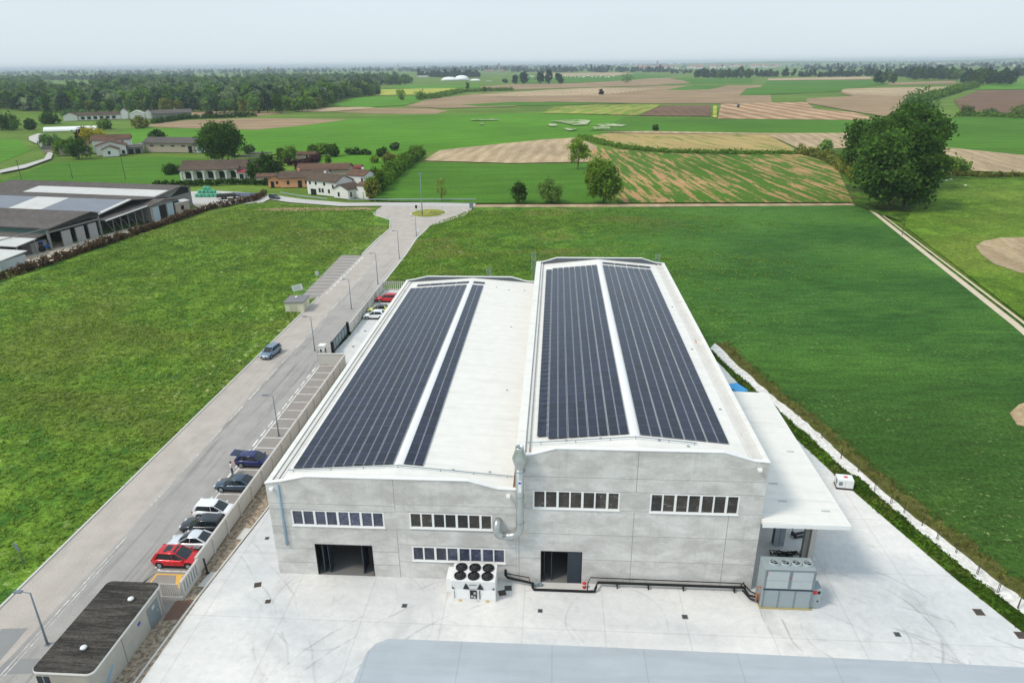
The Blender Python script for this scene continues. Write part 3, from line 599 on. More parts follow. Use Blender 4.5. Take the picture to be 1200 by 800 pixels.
for z in (2.72, 5.42): hj(z, XS+.3, -.92 if z < 3 else X1); 
hj(2.72, 2.8, X1); hj(8.03, XS+.3, X1); hj(9.97, XS+.3, X1); hj(11.3, XS+.3, X1)
for q in JT: b.box(q[0], Y0-.004, q[1], q[2], Y0-.0005, q[3], 1)
fp(b, 'high_hall_front_wall', [M['wall'], M['joint']])
b = MB(); b.box(X0, Y0+WT, 0, X0+.25, Y1-WT, 9.5); b.box(X0, Y1-WT, 0, XS, Y1, 8.1); b.extr(lowp, 'y', Y1-WT, Y1); fp(b, 'low_hall_wall', M['wall'])
b = MB(); b.box(X1-.25, Y0+WT, 0, X1, Y1-WT, 12.9); b.box(XH, Y0+WT, 8.2, XH+.25, Y1-WT, 13.0); b.box(XS+.01, Y1-WT, 0, X1, Y1, 10.4); b.extr(highp, 'y', Y1-WT, Y1); fp(b, 'high_hall_wall', M['wall'])
# coping along the parapet tops
def coping(name, prof, ya, yb):
    b = MB()
    for (xa, za), (xb, zb) in zip(prof[:-1], prof[1:]):
        b.extr([(xa, za), (xb, zb), (xb, zb+.07), (xa, za+.07)], 'y', ya, yb)
    fp(b, name, M['white'])
lc = [(X0-.06, 9.862), (-23.9, 10.102), (-21.6, 10.652), (-7.3, 10.652), (-4.7, 9.922), (XS, 9.862)]
hc = [(XS+.02, 13.302), (-2.0, 13.352), (.3, 14.062), (14.2, 14.062), (16.7, 13.302), (X1+.06, 13.202)]
for ya, yb in ((Y0-.06, Y0+WT+.06), (Y1-WT-.06, Y1+.06)): coping('coping', lc, ya, yb); coping('coping', hc, ya, yb)
# roofs
ya, yb = Y0+WT+.062, Y1-WT-.062
def slope(name, xa, za, xb, zb, mat, y0=ya, y1=yb, t=.12):
    b = MB(); b.extr([(xa, za), (xb, zb), (xb, zb-t), (xa, za-t)], 'y', y0, y1); return fp(b, name, mat)
E1, R1, E2, R2 = 9.72, 10.5, 13.05, 13.92
zl = lambda x: R1-(R1-E1)*abs(x-XR1)/(-23.9-XR1)*-1
zh = lambda x: R2-(R2-E2)*abs(x-XR2)/(16.6-XR2)
slope('roof', -24.1, E1-.02, XR1, R1, M['roof']); slope('roof', XR1, R1, -3.4, E1-.02, M['roof'])
slope('roof', -1.75, E2-.05, XR2, R2, M['roof']); slope('roof', XR2, R2, 16.5, E2, M['roof'])
b = MB(); b.box(X0-.06, ya, 9.5, X0+.42, yb, 9.9); fp(b, 'side_parapet', M['roof'])
b = MB(); b.box(X0+.42, ya, 9.4, X0+.5, yb, 9.62, 1); b.box(X0+.5, ya, 9.4, X0+.85, yb, 9.78); b.box(X0+.85, ya, 9.4, X0+.95, yb, 9.6, 1); b.box(X0+.95, ya, 9.4, X0+1.2, yb, 9.72); fp(b, 'gutter', [M['gutter'], M['joint']])
b = MB(); b.box(-3.4, ya, 9.45, -3.13, yb, 9.6); fp(b, 'valley_gutter', M['valley'])
b = MB(); b.box(XS+.012, ya, 12.95, -2.35, yb, 13.36); fp(b, 'side_parapet', M['roof'])
b = MB(); b.box(-2.35, ya, 12.8, -2.2, yb, 13.1); b.box(-2.2, ya, 12.8, -2.0, yb, 13.2); b.box(-2.0, ya, 12.8, -1.76, yb, 12.98); fp(b, 'gutter', M['gutter'])
b = MB(); b.box(X1-.42, ya, 12.9, X1+.05, yb, 13.24); fp(b, 'side_parapet', M['roof'])
b = MB(); b.box(X1-.9, ya, 12.7, X1-.42, yb, 13.02); b.box(X1-1.06, ya, 12.7, X1-.9, yb, 13.14); b.box(16.5, ya, 12.7, X1-1.06, yb, 13.0); fp(b, 'gutter', M['gutter'])
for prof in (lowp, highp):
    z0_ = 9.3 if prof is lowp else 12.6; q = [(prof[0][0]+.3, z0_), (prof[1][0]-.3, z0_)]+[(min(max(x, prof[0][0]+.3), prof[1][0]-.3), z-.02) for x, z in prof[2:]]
    b = MB(); b.extr(q, 'y', Y1-WT-.045, Y1-WT-.004); fp(b, 'parapet_shade_face', M['parapet_shade'])  # thin dark grey face inside the rear parapet, shadow painted in
# ridge caps
for xr, zr in ((XR1, R1), (XR2, R2)):
    b = MB(); b.extr([(xr-.38, zr+.0), (xr, zr+.09), (xr+.38, zr+.0), (xr, zr+.03)], 'y', ya+2.2, yb-1.5); fp(b, 'ridge_cap', M['white'])
# solar strips: each run of modules is a part
def pv_strip(xa, xb, zf, y0, y1, sub=None):
    za, zb = zf(xa)+.075, zf(xb)+.075; b = MB()
    fr = lambda x, d, y0_, y1_: b.extr([(x, zf(x)+.116), (x+d, zf(x+d)+.116), (x+d, zf(x+d)+.122), (x, zf(x)+.122)], 'y', y0_, y1_, 1)
    for ya_, yb_ in ([(y0, y1)] if sub is None else [(y0+sub*k, y0+sub*(k+1)-.1) for k in range(int((y1-y0)/sub))]):
        b.extr([(xa, za), (xb, zb), (xb, zb+.04), (xa, za+.04)], 'y', ya_, yb_); fr(xa+.002, .02, ya_+.01, yb_-.01); fr(xb-.022, .02, ya_+.01, yb_-.01)
    fp(b, 'solar_panel_strip', [M['pv'], M['alu']])
    r = MB()
    for x in (xa+.12, xb-.12): r.extr([(x-.02, zf(x)+.005), (x+.02, zf(x)+.005), (x+.02, zf(x)+.07), (x-.02, zf(x)+.07)], 'y', y0+.05, y1-.05)
    fp(r, 'mounting_rail', M['galv_matt'])
def pv_run(x0, x1, n, zf, y0, y1):
    wd = (x1-x0-.03*n)/n; x = x0
    for k in range(n):
        g = .04 if k % 2 == 0 else .13; pv_strip(x, x+wd-g/2, zf, y0, y1); x += wd+.03
pv_run(-23.7, -14.28, 10, zl, 53.0, 107.6); pv_run(-13.42, -11.55, 2, zl, 53.05, 107.6)
pv_strip(-1.4, -.52, zh, 53.9, 107.8, 1.14); pv_run(-.4, 6.75, 8, zh, 53.4, 107.9); pv_run(7.6, 15.4, 8, zh, 53.3, 107.8)
b = MB()
for k in range(4):
    xa = -22.9+k*2.2; b.extr([(xa, zl(xa)+.07), (xa+2.1, zl(xa+2.1)+.07), (xa+2.1, zl(xa+2.1)+.11), (xa, zl(xa)+.11)], 'y', 108.6, 109.5)
b.extr([(-13.4, zl(-13.4)+.07), (-11.6, zl(-11.6)+.07), (-11.6, zl(-11.6)+.11), (-13.4, zl(-13.4)+.11)], 'y', 108.6, 109.5)
for k in range(4):
    xa = 7.7+k*1.95; b.extr([(xa, zh(xa)+.07), (xa+1.85, zh(xa+1.85)+.07), (xa+1.85, zh(xa+1.85)+.11), (xa, zh(xa)+.11)], 'y', 108.8, 109.7)
fp(b, 'rear_solar_panel', M['pv'])
# safety rails across the roof fronts
b = MB(); b.tube([(-24.0, 52.5, zl(-24)+.22), (XR1, 52.5, R1+.22), (-3.4, 52.5, zl(-3.4)+.2)], .045, 6)
for x in (-23.5, -20, -17, XR1, -10, -7, -4): b.box(x-.03, 52.47, zl(x)-.02, x+.03, 52.53, zl(x)+.2)
fp(b, 'safety_rail', M['galv_matt'])
b = MB(); b.tube([(-2.2, 52.6, 13.35), (-1.6, 52.6, zh(-1.6)+.22), (XR2, 52.6, R2+.22), (12.4, 52.6, zh(12.4)+.2)], .045, 6)
for x in (-1, 2, 5, XR2, 10, 12.2): b.box(x-.03, 52.57, zh(x)-.02, x+.03, 52.63, zh(x)+.2)
fp(b, 'safety_rail', M['galv_matt'])
b = MB()
for x, y in ((-9.5, 107.5), (-7.4, 106.6), (-4.9, 107), (-6, 90), (-8.9, 52.9), (-5.6, 53.1), (-5.2, 70)): b.box(x-.12, y-.08, zl(x)-.01, x+.12, y+.08, zl(x)+.07)
for x, y in ((9.2, 52.7), (11.6, 52.2), (14.6, 51.9), (16, 60), (1.2, 53.0), (4.2, 53.0), (16, 75), (16, 90)): b.box(x-.12, y-.08, zh(x)-.01, x+.12, y+.08, zh(x)+.07)
fp(b, 'roof_anchor', M['galv_matt'])
def pane_mat(name, a, c_):
    b = NB(name); p = b.pos(); x = b.sep(p); wn = b.n('ShaderNodeTexWhiteNoise'); wn.noise_dimensions = '2D'; cx = b.n('ShaderNodeCombineXYZ')
    b.put(cx.inputs[0], b.math('FLOOR', b.math('DIVIDE', b.math('ADD', x[0], 23.35), 1.0575))); b.put(cx.inputs[1], b.math('FLOOR', b.math('DIVIDE', x[2], 1.9))); b.put(wn.inputs['Vector'], cx.outputs[0])
    c = b.mix(wn.outputs['Value'], a, c_); n = b.noise(b.map(p, (1, 1, 1.6)), 1.5, 4., .7, 1.); c = b.scale(c, b.var(n, .6, 1.5)); c = b.mix(b.math('MULTIPLY', b.step(n, .56, .66), b.math('MULTIPLY', wn.outputs['Value'], .35)), c, lin(150, 156, 170))
    return b.done(c, .12, spec=.6)
M['glass_blue'] = pane_mat('bluish_window_glass', lin(34, 36, 50), lin(82, 86, 108)); M['glass_brown'] = pane_mat('brown_window_glass', lin(30, 27, 24), lin(70, 62, 52))
# windows: frame part with its glass
for x0, x1, z0, z1, n in WINS:
    t = .1; b = MB(); ya_, yb_ = Y0-.02, Y0+.16
    b.box(x0, ya_, z0, x1, yb_, z0+t); b.box(x0, ya_, z1-t*.8, x1, yb_, z1); wd = (x1-x0)/n
    for k in range(n+1):
        tt = .2 if (k % 2 == 0 and 0 < k < n) else .13
        xc = min(max(x0+k*wd, x0+tt/2), x1-tt/2); b.box(xc-tt/2, ya_+.001, z0+t, xc+tt/2, yb_-.001, z1-t*.8)
    b.box(x0-.05, Y0-.1, z0-.07, x1+.05, Y0-.021, z0+.005)
    f = fp(b, 'window', M['white'])
    g = MB(); g.box(x0+.02, Y0+.06, z0+.02, x1-.02, Y0+.1, z1-.02); blue = x0 < -13 or z1 < 4
    g.build('glass', M['glass_blue'] if blue else M['glass_brown'], f)
# big doorways: lintel frame, folded leaves
b = MB(); x0, x1, z1 = -21.62, -16.25, 3.5
b.box(x0, Y0+.02, 0, x0+.08, Y0+.22, z1); b.box(x1-.08, Y0+.02, 0, x1, Y0+.22, z1); b.box(x0+.08, Y0+.02, z1-.1, x1-.08, Y0+.22, z1); fp(b, 'doorway_frame', M['black'])
b = MB(); b.box(x0+.5, Y0+.3, .03, x0+.62, Y0+2.1, 3.35); b.box(x0+1.05, Y0+.3, .03, x0+1.12, Y0+1.2, 3.35); fp(b, 'door_leaf', M['door_dark'])
b = MB(); b.box(x1-1.15, Y0+.3, .03, x1-1.05, Y0+1.9, 3.35); fp(b, 'door_leaf', M['door_dark'])
x0, x1, z1 = -.92, 2.8, 3.54; b = MB()
b.box(x0, Y0+.02, 0, x0+.07, Y0+.22, z1); b.box(x1-.07, Y0+.02, 0, x1, Y0+.22, z1); b.box(x0+.07, Y0+.02, z1-.1, x1-.07, Y0+.22, z1); fp(b, 'doorway_frame', M['black'])
b = MB(); b.box(1.5, Y0+.06, .03, x1-.08, Y0+.13, z1-.12); fp(b, 'door_leaf', M['door_dark'])
b = MB(); b.box(x0+.95, Y0+.3, .03, x0+1.02, Y0+1.3, z1-.12); b.box(x0+.3, Y0+.3, .03, x0+.36, Y0+1.1, z1-.12); fp(b, 'door_leaf', M['door_dark'])
# drain pipes and small wall lights
b = MB(); b.tube([(-24.15, Y0-.1, 9.8), (-24.12, Y0-.1, 3.3)], .11, 10); fp(b, 'downpipe', M['blue_pipe'], smooth=True)
for x, z in ((-24.75, 9.4), (-3.75, 9.35), (17.2, 12.6)):
    b = MB(); b.box(x-.18, Y0-.28, z-.08, x+.18, Y0-.002, z+.1); b.box(x-.14, Y0-.34, z-.12, x+.14, Y0-.28, z+.04); fp(b, 'floodlight', M['white'])
# exhaust duct
dx, dy = -2.72, Y0-.62
b = MB(); pts = [(dx, dy, 13.2), (dx, dy, 6.6)]
for a in range(0, 91, 15): pts.append((dx-1.0+1.0*math.cos(R(a)), dy, 6.5-1.0*math.sin(R(a))+0))
pts += [(dx-1.5, dy, 5.5)]
for a in range(0, 91, 18): pts.append((dx-1.5-.55*math.sin(R(a)), dy, 5.5+.55*(1-math.cos(R(a)))))
pts += [(dx-2.05, dy+.1, 6.4), (dx-2.0, dy+.3, 6.65), (dx-1.95, Y0-.01, 6.7)]
b.tube(pts, .34, 18); duct = fp(b, 'exhaust_duct', M['galv'], smooth=True)
b = MB(); b.lathe((dx, dy, 0), [(.36, 12.5), (.5, 12.9), (.62, 13.35), (.64, 13.5), (.62, 13.55), (.36, 14.35), (.36, 14.55), (.31, 14.55), (.31, 13.9)], 20); b.build('duct_cap', M['galv'], duct, smooth=True)
b = MB()
for z in (12.2, 9.7, 7.0): b.lathe((dx, dy, 0), [(.36, z), (.385, z+.01), (.385, z+.07), (.36, z+.08)], 18)
b.build('flange', M['galv_matt'], duct)
b = MB(); b.box(dx-.13, dy-.39, 10.3, dx+.15, dy-.365, 11.5); b.build('label_plate', M['white'], duct)
b = MB(); b.box(dx-.1, dy-.394, 11.15, dx+.12, dy-.391, 11.35); b.build('label_mark', plain('blue_mark', lin(60, 90, 190), .6), duct)
b = MB()
for z in (12.0, 8.5): b.box(dx-.42, dy, z, dx-.37, Y0-.001, z+.06); b.box(dx+.37, dy, z, dx+.42, Y0-.001, z+.06)
b.build('bracket', M['galv_matt'], duct)
# lean-to canopy on the right side
b = MB(); cy0, cy1, cx0, cx1 = 49.95, 75.6, 17.99, 25.3
b.extr([(cx0, 7.62), (cx1, 7.42), (cx1, 7.16), (cx0, 7.3)], 'y', cy0, cy1); can = fp(b, 'canopy', [M['roof']])
b = MB(); b.box(cx0, cy0-.05, 7.1, cx1+.05, cy0-.001, 7.5); b.box(cx1+.001, cy0, 7.05, cx1+.06, cy1, 7.45); b.build('fascia', M['white'], can)
b = MB()
for y in (53.2, 56.0, 58.8, 61.5, 62.3, 65.0, 67.6, 70.3, 73): b.box(20.2, y-.07, 7.52, 20.95, y+.07, 7.60)
for y in (52.0, 62.0): b.box(23.6, y-.07, 7.44, 24.3, y+.07, 7.52)
b.build('roof_bracket', M['unit_l'], can)
for y in (54.9, 64.8, 74.6):
    b = MB(); b.box(24.3, y-.25, 0, 24.8, y+.25, 7.12); b.build('canopy_column', M['boundary'], can, bevel=.02); b = MB(); b.box(23.72, y-.2, 0, 24.12, y+.2, 7.12); b.build('canopy_column', M['barn_wall'], can, bevel=.02)
b = MB()
for y in (54.9, 64.8, 74.6): b.box(cx0, y-.12, 6.75, 23.74, y+.12, 7.1)
b.build('canopy_beam', M['galv_matt'], can)
# roof access ladders with cage at the rear wall
for x, zb, zt in ((-11.2, 2, 11.9), (-3.6, 6, 14.6), (17.0, 6, 14.4)):
    b = MB(); y = Y1+.5
    for sx in (-.3, .3): b.tube([(x+sx, y, zb), (x+sx, y, zt)], .028, 6)
    z = zb
    while z < zt: b.tube([(x-.3, y, z), (x+.3, y, z)], .025, 5); z += .35
    for zz in np.arange(zt-2.4, zt, .6): b.tube([(x-.35, y, zz), (x-.35, y+.7, zz), (x+.35, y+.7, zz), (x+.35, y, zz)], .03, 5)
    fp(b, 'roof_ladder', M['galv_matt'])
# floor inside
w('factory_floor', [(X0+.3, Y0+.01), (X1-.3, Y0+.01), (X1-.3, Y1-.3), (X0+.3, Y1-.3)], .0135, M['floor'])

# ------------------------------------------------------------------ plant standing in the yard
t = empty('chiller', (-6.75, 48.7, 0), 0, 'white air chiller with six black roof fans standing before the low hall', 'chiller')
b = MB(); b.extr([(-1.05, .25), (1.05, .25), (1.15, 2.3), (-1.15, 2.3), (-.95, 1.25)], 'x', -1.95, 1.95); b.build('casing', M['white'], t, bevel=.02)
b = MB(); b.box(-1.95, -1.02, .02, 1.95, 1.0, .24); b.build('skid', M['white'], t)
b = MB(); b.box(-2.45, -.55, .55, -1.955, 1.0, 2.0); b.build('control_box', M['white'], t, bevel=.02)
for i in range(3):
    for j in range(2):
        x, y = -1.2+1.2*i, -.52+1.08*j
        b = MB(); b.lathe((x, y, 2.3), [(.52, 0), (.52, .12), (.46, .14), (.45, .03), (0, .03)], 22); f = b.build('fan', M['black'], t)
        b = MB(); b.lathe((x, y, 2.33), [(.12, 0), (.12, .05), (0, .06)], 12)
        for k in range(6):
            a = R(60*k+20); c, s_ = math.cos(a), math.sin(a); b.face([(x+c*.1-s_*.06, y+s_*.1+c*.06, 2.35), (x+c*.42-s_*.13, y+s_*.42+c*.13, 2.345), (x+c*.42+s_*.1, y+s_*.42-c*.1, 2.385), (x+c*.1+s_*.05, y+s_*.1-c*.05, 2.38)])
        b.build('fan_blade', plain('dark_fan_blade', lin(52, 53, 55), .5), f)
b = MB()
for x, hw in ((-.62, .3), (.62, .3)): b.face([(x-hw, -1.02, 1.3), (x+hw, -1.02, 1.3), (x+.04, -1.155, 2.02), (x-.04, -1.155, 2.02)])
for x, hw in ((-1.75, .12), (1.75, .12)): b.face([(x-hw, -1.02, 1.3), (x+hw, -1.02, 1.3), (x+(.1 if x < 0 else -.1)*-1, -1.09, 1.62)])
b.build('side_opening', M['black'], t)
b = MB(); b.box(-.3, -1.09, .35, .3, -1.06, 1.25); b.box(.52, -1.075, .3, .6, -1.06, 1.25); b.box(-1.7, -1.075, .35, -1.66, -1.06, 1.2); b.build('service_gap', M['black'], t)
b = MB(); b.box(-.22, -1.13, .5, -.02, -1.092, .75); b.box(.02, -1.13, .85, .22, -1.092, 1.1); b.lathe((.12, -1.15, .4), [(.09, 0), (.09, .3), (0, .33)], 10); b.build('valve', M['galv'], t)
b = MB(); b.box(-.33, -1.164, 1.83, .33, -1.16, 1.93); b.build('name_strip', M['unit_d'], t)
b = MB(); b.box(-1.3, -1.1, .02, -1.1, -1.03, .16); b.box(1.1, -1.1, .02, 1.3, -1.03, .16); b.build('lifting_lug', M['yellow'], t)

t = empty('ventilation_unit', (20.3, 48.9, 0), 0, 'tall pale blue-grey ventilation unit with four top fans beside the canopy', 'ventilation unit')
b = MB(); b.box(-2.1, -.75, .12, 2.1, .95, 4.15); b.build('casing', M['unit'], t, bevel=.02)
b = MB(); b.box(-2.2, -.85, 0, 2.2, 1.0, .12); b.build('plinth', plain('stained_plinth', lin(176, 160, 110), .9), t)
b = MB()
for x in (-1.98, -.7, .65, 2.02): b.box(x-.06, -.775, .15, x+.06, -.751, 2.0)
for x in (-2.02, .05, 2.02): b.box(x-.1, -.775, 2.15, x+.1, -.751, 4.1)
b.box(-2.1, -.772, 4.0, 2.1, -.752, 4.15); b.build('frame_rib', M['unit_d'], t)
b = MB(); b.box(-2.1, -.785, 2.0, 2.1, -.751, 2.14); b.build('seam_band', M['door_dark'], t)
b = MB(); b.box(-1.9, -.77, 2.2, -.1, -.753, 3.0); b.box(.2, -.77, 2.2, 1.9, -.753, 3.0); b.box(-1.9, -.77, 3.04, -.1, -.753, 3.95); b.box(.2, -.77, 3.04, 1.9, -.753, 3.95); b.build('coil_panel', M['unit_l'], t)
for i in range(4):
    x = -1.2+.93*i; b = MB(); b.lathe((x, .1, 4.15), [(.42, 0), (.42, .16), (.36, .18), (.35, .03), (0, .03)], 20); f = b.build('fan', M['unit_l'], t)
    b = MB(); b.lathe((x, .1, 4.181), [(.33, 0), (0, .001)], 20); b.build('fan_throat', M['black'], f)
    b = MB(); b.lathe((x, .1, 4.2), [(.1, 0), (.1, .06), (0, .07)], 10)
    for k in range(3):
        a = R(120*k+40*i); c, s_ = math.cos(a), math.sin(a); b.face([(x+c*.08-s_*.08, .1+s_*.08+c*.08, 4.21), (x+c*.32-s_*.14, .1+s_*.32+c*.14, 4.21), (x+c*.32+s_*.12, .1+s_*.32-c*.12, 4.25), (x+c*.08+s_*.06, .1+s_*.08-c*.06, 4.25)])
    b.build('fan_blade', M['unit_d'], f)
b = MB(); b.box(2.105, -.6, .1, 2.95, .6, 2.05); b.build('side_cabinet', M['unit'], t, bevel=.02)
b = MB(); b.box(2.2, -.612, 1.55, 2.5, -.601, 1.95); b.build('warning_plate', M['red'], t)
b = MB(); b.box(2.55, -.612, 1.6, 2.8, -.601, 1.9); b.box(2.6, -.612, .75, 2.75, -.601, .9); b.build('switch', M['black'], t)
b = MB()
for z in (.7, 1.1, 1.9): b.tube([(-2.1, -.3, z), (-2.45, -.3, z), (-2.45, -.5, z-.2)], .07, 8)
b.build('inlet_pipe', plain('copper_pipe', lin(170, 100, 70), .5, var=.2), t)
b = MB(); b.box(-.05, -.79, 3.25, .05, -.776, 3.4); b.box(-1.95, -.79, 3.5, -1.9, -.776, 3.95); b.build('red_sticker', M['red'], t)

b = MB(); yq = Y0-.35
b.tube([(-4.1, yq+.25, 1.35), (-4.1, yq+.25, .75), (-3.9, yq+.1, .62), (-1.75, yq-.35, .5), (-1.62, yq-.4, .45), (-1.6, yq-.55, .16), (-1.5, yq-.75, .12), (3.6, yq-.75, .12), (3.95, yq-.75, .16), (4.05, yq-.6, .4), (4.25, yq, .52), (17.2, yq, .52)], .115, 8)
b.tube([(-4.0, yq+.25, .95), (-1.95, yq-.1, .88), (-1.85, yq-.3, .5)], .045, 6); b.tube([(3.3, yq-.7, .16), (3.35, yq-.6, .95), (3.6, yq+.05, 1.0), (17.0, yq+.12, .86)], .05, 6)
t = empty('pipe_run', (7, Y0-.35, 0), 0, 'long black insulated pipes along the foot of the tall hall wall', 'pipes')
pr = b.build('pipe', M['rubber'], t, loc=(-7, -(Y0-.35), 0))
b = MB()
for x in (6.0, 8.8, 11.9, 16.4): b.box(x-.04, yq-.18, .02, x+.04, yq+.25, .42)
b.tube([(16.8, yq, .5), (17.1, yq-.1, 1.15), (17.35, yq-.2, .4)], .08, 8); b.tube([(17.2, yq, .52), (17.4, yq-.9, .5), (18.1, yq-1.2, .5)], .1, 8); b.tube([(17.2, yq+.1, .8), (17.6, yq-.8, .8), (18.1, yq-1.2, .85)], .06, 8); b.tube([(17.1, yq-.1, .3), (17.5, yq-1.1, .28), (18.1, yq-1.4, .3)], .08, 8)
b.build('pipe_support', M['black'], t, loc=(-7, -(Y0-.35), 0))
t = empty('pump_fitting', (-1.25, 49.9, 0), 0, 'small grey pump fittings on the ground left of the tall hall doorway', 'pump')
b = MB(); b.cyl((0, 0, .0), .22, .4, 12); b.cyl((.35, 0, 0), .16, .3, 12); b.tube([(-.3, 0, .2), (.5, 0, .2)], .09, 8); b.build('body', M['galv_matt'], t)
b = MB(); b.cyl((-.35, 0, .05), .1, .3, 10); b.build('motor', M['black'], t)
t = empty('fire_marker', (3.05, 49.85, 0), 0, 'red and white round hydrant marker right of the tall hall doorway', 'marker')
b = MB(); b.lathe((0, 0, 0), [(.16, 0), (.16, .35), (.2, .38), (.2, .5), (.1, .62), (0, .64)], 12); b.build('body', M['red'], t, smooth=True)
b = MB(); b.lathe((0, 0, .4), [(.21, 0), (.21, .1)], 12); b.build('white_band', M['white'], t)
g = G(991, 574); t = empty('generator_box', (g.x, g.y+.7, 0), R(-8), 'white generator cabinet on a black base at the right yard edge', 'generator')
b = MB(); b.box(-.85, -.65, .18, .85, .65, 1.2); b.build('cabinet', M['white'], t, bevel=.05)
b = MB(); b.box(-.88, -.68, .01, .88, .68, .178); b.build('base', M['black'], t)
b = MB(); b.box(-.856, -.45, .45, -.85, .1, 1.0); b.box(-.7, -.656, .5, -.3, -.65, .95); b.build('vent_panel', M['unit_d'], t)
b = MB(); b.box(-.1, -.1, 1.2, .3, .25, 1.206); b.build('red_sticker', M['red'], t)
b = MB(); b.box(-.02, -.656, .3, .0, -.651, 1.1); b.build('door_seam', M['unit_d'], t)
t = empty('pallet_jack', tuple(G(936, 628)), .3, 'black hand trolley parked in the shade under the canopy', 'trolley')
b = MB(); b.box(-.7, -.35, .1, .7, -.15, .22); b.box(-.7, .15, .1, .7, .35, .22); b.box(-.7, -.34, .22, -.5, .34, .5); b.build('fork', M['black'], t)
b = MB(); b.tube([(-.6, 0, .4), (-.95, 0, 1.2)], .03, 6); b.tube([(-.95, -.2, 1.2), (-.95, .2, 1.2)], .03, 6); b.build('handle', M['black'], t)
t = empty('storage_cabinet', tuple(G(911, 637)), 0, 'pale blue-grey upright cabinet in the shade under the canopy', 'cabinet')
b = MB(); b.box(-.5, -.35, 0, .5, .35, 2.4); b.build('body', M['unit'], t, bevel=.02)
b = MB(); b.box(-.506, -.3, .1, -.5, .3, 2.3); b.box(-.015, -.356, .1, .015, -.35, 2.3); b.build('door_seam', M['door_dark'], t)
t = empty('cable_heap', tuple(G(921, 651)), 0, 'heap of dark cables lying behind the ventilation unit', 'cables')
b = MB(); q = [(random.uniform(-1.6, 1.6), random.uniform(-.5, .5), random.uniform(.05, .45)) for _ in range(26)]; q.sort(); b.tube(q, .05, 5); q = [(random.uniform(-1.3, 1.5), random.uniform(-.5, .5), random.uniform(.05, .5)) for _ in range(26)]; b.tube(q, .05, 5); b.build('cable', M['rubber'], t)
t = empty('blue_crate', tuple(G(863, 461)), .4, 'bright blue plastic crate by the far end of the canopy', 'crate')
b = MB(); b.box(-.8, -1.3, 0, .8, 1.3, .9); b.build('body', M['blue'], t, bevel=.04)
b = MB(); b.box(-.86, -1.36, .9, .86, 1.36, 1.0); b.box(-.86, -.05, .3, .86, .05, .9); b.build('rim_edge', M['blue'], t)

# ------------------------------------------------------------------ boundary walls, gate, kiosk
def wall_run(lb, x, y0, y1, h, loc=None):
    t = empty('boundary_wall', (x, (y0+y1)/2, 0), 0, lb, 'wall'); L = (y1-y0)/2; n = max(1, round((y1-y0)/3.05))
    for k in range(n):
        b = MB(); a = -L+2*L*k/n; b.box(-.12, a+.012, 0, .12, a+2*L/n-.012, h); b.build('wall_panel', M['boundary'], t)
    b = MB()
    for k in range(n): a = -L+2*L*k/n; b.box(.121, a-.12, 0, .24, a+.12, h-.1)
    b.build('pier', M['boundary'], t); return t
wall_run('long pale concrete wall between the parking stalls and the factory', -32.9, 49.9, 98, 1.85)
wall_run('pale concrete wall between the road and the strip beyond the sliding gate', -36.1, 111.6, 136.8, 1.85)
t = empty('boundary_wall', (-34.9, 98.2, 0), 0, 'short pale return wall closing the upper end of the parking stalls', 'wall')
b = MB(); b.box(-2.3, -.12, 0, 1.87, .12, 1.85); b.build('wall_panel', M['boundary'], t); b = MB(); b.box(-2.3, -.18, 1.85, 1.87, .18, 1.93); b.build('coping', M['boundary'], t)
t = empty('paling_fence', (-33.4, 48.0, 0), 0, 'short concrete paling fence behind the substation at the wall corner', 'fence')
b = MB()
for k in range(9): b.box(-1.1+k*.19, -1.5, 0, -1.0+k*.19, -1.38, 1.7)
b.build('paling', M['boundary'], t); b = MB(); b.box(-1.2, -1.56, 0, .75, -1.3, .35); b.box(.6, -1.3, 0, .8, 1.75, 1.8); b.build('frame', M['boundary'], t)
b = MB()
for k in range(6): b.box(.601, -1.0+k*.42, .5, .81, -.85+k*.42, 1.6)
b.build('slot', M['unit_d'], t)
t = empty('paling_fence', (-30.6, 137.1, 0), 0, 'white upright paling fence behind the red car at the rear of the strip', 'fence')
b = MB()
for k in range(26): b.box(-5.6+k*.44, -.05, .3, -5.42+k*.44, .05, 2.0)
b.build('paling', M['boundary'], t); b = MB(); b.box(-5.7, -.08, 0, 5.9, .08, .3); b.box(-5.7, .051, 1.7, 5.9, .08, 1.8); b.build('frame', M['boundary'], t)
for k in range(1):
    t = empty('marker_post', (-32.1, 50.0, 0), 0, 'short black post against the parking wall near the substation', 'post')
    b = MB(); b.tube([(0, 0, 0), (-.1, 0, 1.7)], .09, 10); b.build('post', M['black'], t); b = MB(); b.box(-.2, -.12, 0, .2, .12, .06); b.build('base', M['black'], t)
t = empty('sliding_gate', (-36.4, 107.2, 0), 0, 'dark green-grey sliding gate with five mesh panels closing the yard entrance', 'gate')
b = MB()
for z in (.15, 1.9): b.box(-.05, -4.1, z, .05, 4.1, z+.12)
for k in range(6): b.box(-.05, -4.1+k*1.62, .27, .05, -4.0+k*1.62, 1.9)
b.build('gate_frame', M['door_dark'], t)
for k in range(5):
    b = MB(); b.box(-.012, -3.99+k*1.62, .275, .012, -2.49+k*1.62, 1.895); b.build('mesh_panel', plain('gate_mesh', lin(132, 146, 150), .6, var=.15, scale=8) if k == 0 else bpy.data.materials['gate_mesh'], t)
b = MB(); b.box(-.1, 4.2, 0, .3, 4.6, 2.25); b.box(.1, 4.2, 0, .6, 4.5, .5); b.box(-.1, -4.7, 0, .35, -4.2, 2.1); b.box(-.02, -4.2, .0, .12, 4.2, .1); b.build('gate_post', M['black'], t)
t = empty('gate_pier', (-37.5, 101.4, 0), 0, 'small pale gate pier with intercom panels beside the sliding gate', 'gate pier')
b = MB(); b.box(-.45, -.5, 0, .45, .5, 2.0); b.box(-.55, -.6, 2.0, .55, .6, 2.12); b.build('body', M['plaster'], t, bevel=.02)
